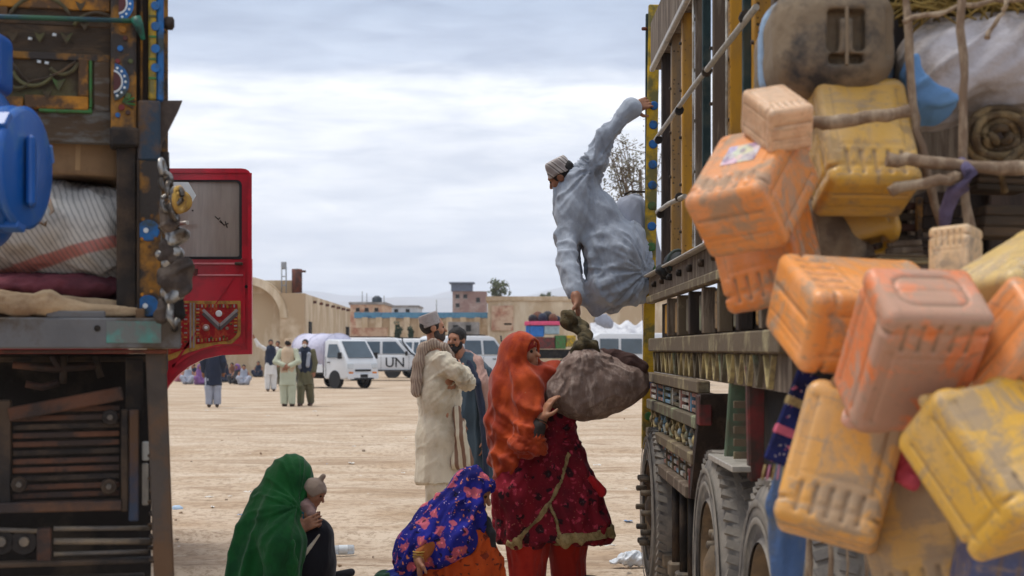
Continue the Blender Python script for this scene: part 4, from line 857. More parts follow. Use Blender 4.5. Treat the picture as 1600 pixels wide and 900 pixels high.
# ---- load on the left truck
BLUEPL = mat('blue_barrel_plastic', lin(22, 84, 160), .35, .12, 3, lin(62, 104, 152), .25, 6, .08, 40, spec=.45)
b = thing('plastic_drum', 'bright blue plastic drum with a flanged lid tied at the left truck tail', 'drum', P(0, 380, 4.35)); ax = unit((.988, -.12, -.02)); c = P(-88, 262, 4.42)
px_ = lambda v: S(v, 4.35)
MB().lathe([(.02, px_(-250)), (px_(118), px_(-246)), (px_(124), px_(-180)), (px_(132), px_(-20)), (px_(134), px_(60)), (px_(128), px_(78)), (px_(104), px_(92))], c, ax, 40).build('drum_body', BLUEPL, b)
MB().lathe([(px_(133), px_(36)), (px_(139), px_(42)), (px_(139), px_(52)), (px_(133), px_(58))], c, ax, 40, cap=False).build('hoop', BLUEPL, b)
MB().lathe([(px_(96), px_(92)), (px_(98), px_(118)), (px_(90), px_(122)), (px_(88), px_(126)), (px_(96), px_(128)), (px_(97), px_(138)), (px_(88), px_(142)), (.01, px_(142))], c, ax, 40, cap=False).build('lid', BLUEPL, b)
Fm = frame(ax, (0, 0, 1))
for a in (.35, 2.4, 4.5):
    rd = Fm @ np.array((math.cos(a), math.sin(a), 0)); MB().box(c + ax * px_(125) + rd * px_(95), (.012, .028, px_(16)), np.array((rd, np.cross(ax, rd), ax)).T, .004).build('lid_lug', BLUEPL, b)
MB().box(c + ax * px_(146) + np.array((0, -.0, -.01)), (.012, .05, .10), LR, .008).build('lid_handle', BLUEPL, b)
b = thing('plastic_jug', 'blue plastic jug only partly in view above the bright blue drum', 'jug', P(-10, 130, 4.5)); sdf('jug_body', rbox(P(-32, 100, 4.5), (.08, .08, .09), .03), BLUEPL, b, .008); MB().lathe([(.02, 0), (.02, .03)], P(-30, 56, 4.5), n=14).build('cap', WHITED, b)
b = thing('cardboard_box', 'worn brown cardboard box wedged under the tail board above the white sack', 'box', PLt(130, 272, .2)); lb('carton', CARD, 66, 184, 211, 272, .12, .35, .012, b, tilt=.03); lb('flap', CARD, 78, 186, 206, 214, .115, .34, .003, b, tilt=.05); lb('tape_strip', mat('tan_tape', lin(160, 128, 88), .5, .1), 118, 126, 214, 266, .1185, .003, .0005, b, tilt=.03)
def sackmat(name, base, c2, stripes=None):
    t = NT(name); co = t.coord(rnd=False); n = t.noise(3, co, 5); col = t.ramp(n, [(.3, tuple(x * .8 for x in base)), (.7, base)]); col = t.mix(t.ramp(t.noise(7, co, 6, .7), [(.52, 0), (.68, .6)]), col, c2)
    if stripes: 
        zc, hw, sc_ = stripes; sp = t.nd('ShaderNodeSeparateXYZ'); t.L.new(co, sp.inputs[0]); zz_ = t.math('ADD', sp.outputs[2], t.math('MULTIPLY', sp.outputs[0], -.28)); col = t.mix(t.ramp(t.math('ABSOLUTE', t.math('SUBTRACT', zz_, zc)), [(hw * .8, .8), (hw, 0)]), col, sc_)
    wl = t.nd('ShaderNodeTexWave', wave_type='BANDS'); wl.inputs['Scale'].default_value = 20; wl.inputs['Distortion'].default_value = 2.5; wl.inputs['Detail'].default_value = 3; t.L.new(t.coord(rot=(0, .5, 0), rnd=False), wl.inputs['Vector']); col = t.mix(t.ramp(wl.outputs['Fac'], [(.60, 0), (.85, .5)]), col, lin(96, 98, 98))
    w = t.nd('ShaderNodeTexWave', wave_type='BANDS'); w.inputs['Scale'].default_value = 55; w.inputs['Distortion'].default_value = 1.5; t.L.new(co, w.inputs['Vector']); t.bump(t.math('ADD', w.outputs['Fac'], t.math('MULTIPLY', t.noise(45, co, 3), .8)), .35, .004); return t.done(col, .75, 0, .3)
s = thing('woven_sack', 'plump white woven sack with faded red stripes lying on the left truck bed', 'sack', PLt(100, 440, .3))
zs = -(405 - 440) * PLt(100, 440, .3)[1] / FPX
f = union([ell(PLt(92, 352, .38), (.30, .30, .155), LR), ell(PLt(150, 385, .36), (.15, .28, .15), LR), ell(PLt(50, 372, .4), (.22, .26, .14), LR)], .1)
sdf('sack_body', f, sackmat('white_woven_sack', lin(196, 192, 186), lin(128, 128, 126), (.065, .022, lin(176, 92, 82))), s, .011, [folds(.013, (.5, 0, -.8), 14, 2, 2), lumps(.015, 5, 3)])
MB().tube([PLt(72, 300, .12), PLt(82, 330, .085), PLt(70, 352, .085), PLt(60, 345, .09)], .007, 6).build('stitching', PINKP, s)
m_ = thing('maroon_cloth', 'crumpled maroon cloth squeezed under the white woven sack', 'cloth', PLt(90, 470, .3)); sdf('cloth_body', union([ell(PLt(60, 452, .3), (.24, .22, .055), LR), ell(PLt(140, 452, .26), (.12, .2, .05), LR)], .05), mat('maroon_fabric', lin(112, 58, 66), .95, .25, 6, lin(84, 44, 52), .4, 5, .4, 60), m_, .009, folds(.012, (.6, 0, .7), 22, 4, 4))
h_ = thing('canvas_roll', 'rolled beige canvas lying along the tail beam edge', 'canvas', PLt(100, 497, 0)); sdf('canvas_body', union([chain([PLt(-60, 470, .0), PLt(30, 478, -.02), PLt(76, 474, -.02), PLt(120, 484, -.02), PLt(222, 488, .01)], [.03, .028, .034, .02, .014], .03), cap(PLt(-60, 462, .08), PLt(190, 480, .06), .03, .018)], .03), mat('beige_canvas', lin(172, 148, 118), .95, .15, 6, lin(140, 114, 88), .4, 5, .4, 70), h_, .007, folds(.008, (1, .2, 0), 26, 3, 6)); lb('canvas_tie', CARD, 212, 226, 482, 500, -.035, .04, .004, h_)
# ------------------------------------------------------------------ people
SKIN = mat('brown_skin', lin(150, 104, 78), .55, .1, 20, lin(126, 82, 60), .3, 9, .1, 90, spec=.35)
SKIN2 = mat('tanned_skin', lin(166, 118, 90), .55, .1, 20, lin(140, 92, 70), .3, 9, .1, 90, spec=.35)
HAIRB = mat('black_hair', (.016, .013, .012), .7, .3, 60, bump=.6, bsc=120); BEARDG = mat('greying_beard', lin(70, 62, 58), .9, .35, 60, bump=.6, bsc=120)
EYEM = mat('dark_eye', (.02, .014, .01), .15, .1, bump=0)
def crease(t):
    co = t.coord((1, 1, .38), (.12, .2, 0), rnd=False); a = t.noise(11, co, 2, .4, .9); r = t.math('ABSOLUTE', t.math('SUBTRACT', a, .5)); b = t.noise(24, co, 3, .5, .8); r2 = t.math('ABSOLUTE', t.math('SUBTRACT', b, .5)); w = t.noise(170, co, 3)
    t.bump(t.math('ADD', t.math('MULTIPLY', t.ramp(r, [(0, 1), (.22, 0)]), 1.0), t.math('ADD', t.math('MULTIPLY', t.ramp(r2, [(0, 1), (.14, 0)]), .5), t.math('MULTIPLY', w, .25))), .20, .010)
def cloth(name, c, var=.1, c2=None, amt=.3, weave=160, rough=.9, sc=5):
    if name in _mc: return _mc[name]
    t = NT(name); co = t.coord(); col = t.ramp(t.noise(sc, co, 5), [(.3, tuple(x * (1 - var) for x in c)), (.7, tuple(min(1, x * (1 + var)) for x in c))])
    if c2 is not None: col = t.mix(t.ramp(t.noise(4, co, 7, .65), [(.62 - amt * .45, 0), (.74 - amt * .4, 1)]), col, c2)
    crease(t); m = t.done(col, rough, 0, .15); t.b.inputs['Sheen Weight'].default_value = .15; t.b.inputs['Sheen Roughness'].default_value = .5; _mc[name] = m; return m
CREAM = cloth('cream_cotton', lin(196, 186, 166), .07, lin(176, 164, 142), .35); GREYWHT = cloth('pale_grey_cotton', lin(160, 167, 178), .08, lin(138, 144, 155), .35)
SLATE = cloth('slate_teal_cotton', lin(62, 76, 86), .12); NAVY = cloth('navy_wool', lin(40, 46, 62), .12); CHAR = cloth('charcoal_cotton', lin(46, 46, 50), .15)
DUSTYP = cloth('dusty_pink_shawl', lin(186, 150, 138), .12, lin(156, 124, 112), .4); WHITEC = cloth('white_cotton', lin(208, 206, 202), .06); LGREY = cloth('light_grey_cotton', lin(150, 154, 166), .1)
SAGE = cloth('sage_cotton', lin(172, 176, 154), .08); SANDC = cloth('sand_cotton', lin(186, 164, 138), .08); OLIVEC = cloth('olive_cotton', lin(96, 92, 70), .12); BROWNC = cloth('brown_wool', lin(104, 70, 54), .15)
PURPLE = cloth('purple_cotton', lin(120, 84, 132), .15); PINKC = cloth('pink_cotton', lin(196, 130, 152), .15); TEALC = cloth('teal_knit', lin(40, 98, 112), .15); TAUPE = cloth('taupe_knit', lin(150, 132, 118), .12, weave=90)
KUFI = mat('grey_ribbed_cap', lin(158, 150, 146), .9, .12, 90, lin(132, 122, 118), .3, 110, .6, 120); SANDAL = mat('dark_sandal', lin(62, 48, 40), .8, .2)
def stripes(name, cols, sc, rot=(0, 0, 0), dist=1.5):
    t = NT(name); co = t.coord(rot=rot, rnd=False); w = t.nd('ShaderNodeTexWave', wave_type='BANDS'); w.inputs['Scale'].default_value = sc; w.inputs['Distortion'].default_value = dist; w.inputs['Detail'].default_value = 2; t.L.new(co, w.inputs['Vector'])
    n = len(cols); col = t.ramp(w.outputs['Fac'], [(i / n, c) for i, c in enumerate(cols)]); t.bump(t.noise(120, co, 3), .3, .004); return t.done(col, .9, 0, .15)
SHAWLS = stripes('brown_striped_shawl', (lin(124, 104, 92), lin(152, 134, 118), lin(108, 92, 82), lin(162, 146, 130)), 16, (0, .12, .3), 2.5)
CAPW = stripes('banded_prayer_cap', (lin(190, 182, 176), lin(84, 72, 70), lin(196, 190, 184), lin(150, 140, 136)), 4.5, (0, .9, 0), .5)
def floral(name, base, dark, flowers, sc=14, amt=1.0, big=.30):
    """printed cloth: scattered blossoms with paler hearts on a deep ground"""
    t = NT(name); co = t.coord(rnd=False); nz = t.nd('ShaderNodeTexNoise'); nz.inputs['Scale'].default_value = sc * 1.8; nz.inputs['Detail'].default_value = 2; t.L.new(co, nz.inputs['Vector'])
    ad = t.nd('ShaderNodeVectorMath', operation='MULTIPLY_ADD'); t.L.new(nz.outputs['Color'], ad.inputs[0]); ad.inputs[1].default_value = (.07, .07, .07); t.L.new(co, ad.inputs[2]); wc = ad.outputs[0]
    col = t.mix(t.ramp(t.noise(sc * .5, co, 4), [(.4, 0), (.65, .8)]), base, dark)
    for i, (c, s, r) in enumerate(flowers):
        mp = t.nd('ShaderNodeMapping'); mp.inputs['Location'].default_value = (3.1 * i, 1.7 * i, .9 * i); t.L.new(wc, mp.inputs[0])
        v = t.voro(sc * s, mp.outputs[0]); col = t.mix(t.ramp(v, [(r * .8, amt), (r, 0)]), col, c); col = t.mix(t.ramp(v, [(r * .22, .8), (r * .35, 0)]), col, tuple(min(1, x * 1.8 + .03) for x in c))
    crease(t); return t.done(col, .85, 0, .2)
REDFL = floral('dark_red_floral_print', lin(126, 22, 38), lin(78, 15, 28), ((lin(26, 16, 22), .8, .32), (lin(168, 52, 72), 1.3, .28), (lin(164, 96, 84), 2.6, .14)), 14, .9)
BLUEFL = floral('royal_blue_floral_scarf', lin(34, 38, 140), lin(24, 24, 84), ((lin(190, 92, 104), .72, .36), (lin(214, 128, 72), 1.6, .20), (lin(20, 18, 44), 1.1, .22), (lin(168, 150, 190), 2.1, .15)), 15, .9)
ORFL = floral('orange_floral_skirt', lin(196, 84, 34), lin(168, 64, 28), ((lin(110, 36, 24), .75, .34), (lin(70, 40, 36), 1.5, .22)), 15, .85)
ORSC = cloth('orange_red_chiffon', lin(182, 72, 26), .18, lin(146, 48, 22), .5, rough=.75); GREENC = cloth('bottle_green_jersey', lin(24, 92, 42), .10, lin(18, 72, 36), .4, rough=.8); REDTR = cloth('brick_red_cotton', lin(168, 42, 30), .10, lin(140, 30, 26), .35)
BEIGEH = mat('beige_woven_border', lin(170, 150, 104), .85, .2, 60, lin(136, 116, 76), .4, 30, .4, 120); INNER = floral('patterned_inner_scarf', lin(150, 48, 36), lin(104, 30, 30), ((lin(196, 140, 90), 3, .2),), 13)

def head_sdf(c, f, up, s=1.0):
    F = frame(up, f); c = np.array(c, float); L = lambda x, y, z: c + F @ np.array((x, y, z)) * s
    g = union([ell(L(0, -.012, .03), np.array((.075, .094, .085)) * s, F), ell(L(0, .022, -.035), np.array((.058, .068, .078)) * s, F), ell(L(0, .058, -.092), np.array((.026, .024, .02)) * s, F)], .03 * s)
    g = union([g, cap(L(-.036, .078, .022), L(.036, .078, .022), .011 * s), ell(L(-.038, .06, -.03), np.array((.024, .024, .022)) * s, F), ell(L(.038, .06, -.03), np.array((.024, .024, .022)) * s, F)], .02 * s)
    g = union([g, cap(L(0, .086, .006), L(0, .110, -.034), .007 * s, .0135 * s)], .012 * s)
    g = cut(g, [ell(L(-.031, .096, .001), np.array((.015, .014, .010)) * s, F), ell(L(.031, .096, .001), np.array((.015, .014, .010)) * s, F), cap(L(-.02, .098, -.0625), L(.02, .098, -.0625), .0025 * s)], .006 * s)
    g = union([g, ell(L(0, .084, -.0545), np.array((.021, .011, .006)) * s, F), ell(L(0, .083, -.070), np.array((.018, .011, .007)) * s, F)], .004 * s)
    g = union([g, ell(L(-.077, -.008, -.008), np.array((.011, .026, .033)) * s, F), ell(L(.077, -.008, -.008), np.array((.011, .026, .033)) * s, F)], .008 * s)
    return g, L, F
def hand_sdf(w, d, n, t, curl=.5, s=1.0, spread=.12):
    """w wrist, d finger direction, n palm normal, t direction of the thumb side"""
    w = np.array(w, float); d = unit(d); n = unit(np.array(n, float) - d * (d @ np.array(n, float))); a = np.cross(d, n); a = a if a @ np.array(t, float) > 0 else -a
    parts = [rbox(w + d * .047 * s, np.array((.040, .048, .014)) * s, .013 * s, np.array((a, d, n)).T), cap(w - d * .02 * s, w + d * .02 * s, .024 * s)]
    fs = []
    for i, (off, ln) in enumerate(((.031, .072), (.0105, .080), (-.0105, .075), (-.031, .058))):
        p = w + (d * .09 + a * off) * s; ang = .15 + curl * .25; dd = unit(d + a * off * spread * 10); pts = [p - d * .015 * s]; q = p
        for k, fr in enumerate((.45, .32, .23)):
            pts.append(q); di = dd * math.cos(ang) + n * math.sin(ang); q = q + di * ln * fr * s; ang += curl * (.75 + .1 * i)
        pts.append(q); fs.append(chain(pts, [.0095 * s, .0095 * s, .0088 * s, .0078 * s, .0065 * s], .003))
    p = w + (d * .022 + a * .034) * s; q = p + unit(d * .55 + a * .7 + n * .35) * .045 * s; e = q + unit(d * .9 + a * .2 + n * (.3 + curl * .3)) * .034 * s
    th = chain([p, q, e], [.014 * s, .0105 * s, .008 * s], .004)
    g = union(parts, .015 * s); g = union([g, th], .012 * s)
    return union([g] + fs, .005)
def eyes(L, root, s=1.0):
    for sx in (-1, 1): link_sphere('eye', L(.031 * sx, .080, .001), .0115 * s, EYEM, root)
def link_sphere(name, c, r, m, root): return MB().lathe([(.001, -r), (r * .7, -r * .7), (r, 0), (r * .7, r * .7), (.001, r)], c, n=10, cap=False).build(name, m, root)
def person(label, px, d, group=None): return thing('person', label, 'person', (P(px, 0, d)[0], d, 0), group)
def foot(a, f, s=1.0):
    a = np.array(a, float); f = unit((f[0], f[1], 0)); z = a[2]
    return union([cap(a + (0, 0, .01), a - f * .03 + (0, 0, -z + .04), .042 * s, .04 * s), cap(a - f * .03 + (0, 0, -z + .035), a + f * .14 + (0, 0, -z + .03), .038 * s, .03 * s), flat(cap(a + f * .1 + (0, 0, -z + .026), a + f * .18 + (0, 0, -z + .022), .04 * s, .032 * s), a + (0, 0, -z + .025), (0, 0, 1), .6)], .03)
def grow(f, t):
    g = lambda p: f(p) - t; g.bb = (f.bb[0] - t, f.bb[1] + t); return g
def zcut(f, zlo=None, zhi=None):
    def g(p):
        d = f(p)
        if zlo is not None: d = np.maximum(d, zlo - p[:, 2])
        if zhi is not None: d = np.maximum(d, p[:, 2] - zhi)
        return d
    g.bb = (f.bb[0].copy(), f.bb[1].copy())
    if zlo is not None: g.bb[0][2] = max(g.bb[0][2], zlo)
    if zhi is not None: g.bb[1][2] = min(g.bb[1][2], zhi)
    return g
def slab(poly, hw, ymax=None):
    """everything within hw of a polyline as seen from the front"""
    pts = [np.array(p)[[0, 2]] for p in poly]
    def g(p):
        q = p[:, [0, 2]]; dm = np.full(len(p), 9.0)
        for a, b in zip(pts, pts[1:]):
            ab = b - a; t = np.clip(((q - a) @ ab) / (ab @ ab), 0, 1); v = q - a - t[:, None] * ab; dm = np.minimum(dm, np.sqrt((v * v).sum(1)))
        dm = dm - hw
        return dm if ymax is None else np.maximum(dm, p[:, 1] - ymax)
    A = np.array(pts); g.bb = (np.array((A[:, 0].min() - hw, -99, A[:, 1].min() - hw)), np.array((A[:, 0].max() + hw, 99, A[:, 1].max() + hw))); return g
def inter2(f, g):
    h = lambda p: np.maximum(f(p), g(p)); h.bb = (np.maximum(f.bb[0], g.bb[0]), np.minimum(f.bb[1], g.bb[1])); return h

# ---- standing man in cream, arms folded, seen from behind his right shoulder
def cream_man():
    d = 13.1; J = lambda x, y, dd=0.0: P(x, y, d + dd); f = unit((.93, .37, 0)); up = unit((-.06, 0, 1)); sd = np.array((.37, -.93, 0))
    r = person('bearded man in a long cream tunic and grey cap standing with folded arms', 690, d)
    hc = J(677, 512); g, L, F = head_sdf(hc, unit((.97, .16, -.02)), up, .98)
    g = union([g, cap(hc - (0.0, 0, .08), J(680, 548), .055, .065)], .03)
    ank = [J(683, 0) * (1, 1, 0) + (-.02, -.06, .09), J(700, 0) * (1, 1, 0) + (.03, .12, .09)]
    body = union([g, flat(chain([J(683, 556), J(686, 610), J(688, 655)], [.13, .14, .14], .05), J(686, 600), sd, 1.15),
                  chain([J(693, 560, -.14), J(722, 590, -.15), J(718, 578, .04)], [.045, .036, .03], .02), chain([J(682, 558, .17), J(718, 590, .2), J(722, 578, -.02)], [.055, .045, .032], .02),
                  hand_sdf(J(718, 578, .04), (.3, .9, .15), (-.9, .3, 0), (0, 0, 1), .4), hand_sdf(J(722, 580, -.02), (-.2, -.5, -.2), (-.8, .3, 0), (0, 0, 1), .6),
                  chain([J(684, 660, -.08), J(686, 740, -.07), ank[0]], [.085, .06, .045], .03), chain([J(692, 660, .1), J(698, 740, .12), ank[1]], [.085, .06, .045], .03), foot(ank[0], f), foot(ank[1], f)], .02)
    sdf('body', body, SKIN2, r, .0085); eyes(L, r)
    sdf('hair', inter2(grow(ell(L(0, -.02, .025), (.079, .095, .085), F), .003), cut(grow(ell(L(0, -.02, .02), (.086, .1, .09), F), .01), [ell(L(0, .12, -.02), (.1, .1, .11), F)])), HAIRB, r, .007, lumps(.004, 40))
    sdf('beard', cut(union([ell(L(0, .052, -.085), (.05, .05, .048), F), ell(L(-.05, .018, -.055), (.02, .03, .045), F), ell(L(.05, .018, -.055), (.02, .03, .045), F), cap(L(-.025, .09, -.048), L(.025, .09, -.048), .009)], .02), [ell(L(0, .104, -.062), (.022, .02, .010), F)], .004), BEARDG, r, .006, lumps(.005, 45))
    cu = unit((-.34, 0, .94)); kc = L(0, -.028, .062); sdf('cap', inter2(flat(cap(kc - cu * .06, kc + cu * .03, .096, .088), kc, sd, .9), rbox(kc + cu * .006, (.16, .16, .056), .02, frame(cu, f))), KUFI, r, .007)
    tun = union([flat(chain([J(682, 566), J(686, 620), J(687, 680), J(689, 752)], [.15, .160, .170, .195], .08), J(686, 640), unit((.3, 1, 0)), 1.1),
                 chain([J(692, 563, -.14), J(713, 582, -.19), J(729, 596, -.16)], [.080, .072, .060], .02), chain([J(729, 596, -.16), J(724, 588, -.02), J(716, 582, .06)], [.060, .055, .045], .02),
                 chain([J(680, 562, .14), J(715, 592, .2), J(722, 584, .02)], [.09, .07, .05], .03), cap(J(671, 548), J(682, 552), .09, .1)], .05)
    tun = zcut(tun, J(0, 753)[2]); dsp = [folds(.034, (.06, .1, 1), 9, .7, 3.0, zf=(J(0, 600)[2], J(0, 752)[2])), folds(.013, (.8, -.2, .6), 15, 2.2, 8.0, zf=(J(0, 680)[2], J(0, 570)[2])), rays(J(727, 600, -.2), .016, 5, 2, 5)]
    sdf('tunic', tun, CREAM, r, .0105, dsp)
    ztr = J(0, 808)[2]
    for i, (k, a) in enumerate(((-.08, ank[0]), (.10, ank[1]))): sdf('trouser_leg', zcut(chain([J(686 + 6 * i, 690, k), J(684 + 12 * i, 760, k), (a[0], a[1], max(ztr, .09))], [.11, .105, .085], .03), .075), CREAM, r, .0105, folds(.010, (0, .1, 1), 9, 1.5, 5.0 + i))
    sdf('scarf', union([chain([J(704, 556, -.05), J(694, 543, -.10), J(676, 537, -.10), J(662, 545, -.09), J(655, 566, -.10), J(651, 592, -.11), J(650, 613, -.12)], [.03, .036, .042, .05, .052, .048, .042], .03), chain([J(694, 545, .10), J(676, 540, .13), J(660, 548, .05)], [.045, .05, .05], .03)], .02), SHAWLS, r, .009, [folds(.010, (.35, 0, .9), 20, 2.5, 4.0)])
    sdf('shawl_end', union([chain([J(714, 640, -.14), J(720, 680, -.17), J(728, 722, -.15)], [.03, .05, .062], .03), chain([J(722, 660, -.10), J(714, 724, -.16)], [.03, .05], .03)], .03), stripes('cream_striped_cloth', (lin(186, 176, 154), lin(196, 186, 164), lin(120, 92, 76)), 5, (0, .1, .2)), r, .009, folds(.012, (.1, 0, 1), 20, 2.2, 6.0))
    sdf('sandal', union([flat(cap(a * (1, 1, 0) - f * .06 + (0, 0, .012), a * (1, 1, 0) + f * .18 + (0, 0, .012), .045), a * (1, 1, 0) + (0, 0, .012), (0, 0, 1), .35) for a in ank], .001), SANDAL, r, .009)
cream_man()
def teal_man():
    d = 14.7; J = lambda x, y, dd=0.0: P(x, y, d + dd); f = unit((-.5, -.86, 0))
    r = person('dark bearded man in a slate tunic and pink shawl facing the cream clad man', 738, d)
    hc = J(713, 531); g, L, F = head_sdf(hc, unit((-.45, -.88, -.08)), (.04, 0, 1), 1.0); ank = [J(722, 0) * (1, 1, 0) + (0, -.04, .09), J(752, 0) * (1, 1, 0) + (0, .05, .09)]
    body = union([g, cap(hc - (-.02, 0, .09), J(726, 568), .056, .07), flat(chain([J(729, 578), J(735, 640), J(738, 670)], [.14, .14, .14], .05), J(735, 620), f, .75),
                  chain([J(706, 580, -.02), J(700, 630, .0), J(710, 655, -.16)], [.05, .042, .03], .02), chain([J(756, 582, -.02), J(762, 640, .0), J(756, 688, -.1)], [.05, .042, .03], .02),
                  hand_sdf(J(756, 688, -.1), (-.1, -.2, -1), (-1, 0, 0), (0, -1, 0), .4), hand_sdf(J(710, 655, -.16), (.5, -.2, -.5), (0, .8, -.5), (0, 0, 1), .4),
                  chain([J(726, 670), J(724, 735), ank[0]], [.085, .06, .045], .03), chain([J(748, 670), J(751, 735), ank[1]], [.085, .06, .045], .03), foot(ank[0], f), foot(ank[1], f)], .02)
    sdf('body', body, SKIN, r, .009); eyes(L, r)
    sdf('hair', cut(grow(ell(L(0, -.018, .035), (.080, .096, .088), F), .004), [ell(L(0, .115, -.02), (.09, .085, .098), F), cap(L(0, .02, -.10), L(0, -.1, -.14), .05)]), HAIRB, r, .008, lumps(.009, 30))
    sdf('beard', cut(union([ell(L(0, .05, -.09), (.052, .05, .05), F), ell(L(-.055, .02, -.05), (.02, .03, .045), F), ell(L(.055, .02, -.05), (.02, .03, .045), F), cap(L(-.028, .09, -.047), L(.028, .09, -.047), .009)], .02), [ell(L(0, .105, -.063), (.022, .02, .010), F)], .004), HAIRB, r, .007, lumps(.006, 45))
    tun = zcut(union([flat(chain([J(729, 580), J(735, 640), J(737, 690), J(739, 752)], [.18, .17, .18, .205], .06), J(735, 650), f, .75), chain([J(706, 578), J(700, 630), J(712, 655, -.14)], [.08, .07, .06], .03), chain([J(755, 580), J(762, 640), J(757, 682, -.08)], [.08, .068, .055], .03)], .04), J(0, 752)[2])
    sdf('tunic', tun, SLATE, r, .011, [folds(.024, (.05, 0, 1), 9, .8, 2.0)])
    for i, (x, a) in enumerate(((725, ank[0]), (751, ank[1]))): sdf('trouser_leg', zcut(chain([J(x, 700), J(x, 750), a], [.125, .12, .095], .03), .07), CHAR, r, .012, folds(.012, (0, 0, 1), 9, 1.4, i + 1.0))
    sdf('waistcoat_edge', chain([J(733, 566, -.12), J(747, 600, -.18), J(756, 660, -.18), J(760, 742, -.16)], [.03, .035, .035, .03], .02), NAVY, r, .01, folds(.008, (.1, 0, 1), 16, 2, 3.0))
    sdf('shawl', union([chain([J(700, 556, -.05), J(712, 558, .06), J(728, 556, .08), J(744, 566, -.06), J(755, 600, -.13), J(763, 650, -.12), J(764, 682, -.1)], [.04, .05, .055, .062, .066, .055, .045], .03)], .03), DUSTYP, r, .010, folds(.012, (.25, 0, 1), 18, 2, 7.0))
    sdf('shoe', union([cap(a * (1, 1, 0) - f * .05 + (0, 0, .04), a * (1, 1, 0) + f * .17 + (0, 0, .035), .048, .042) for a in ank], .001), SANDAL, r, .011)
teal_man()
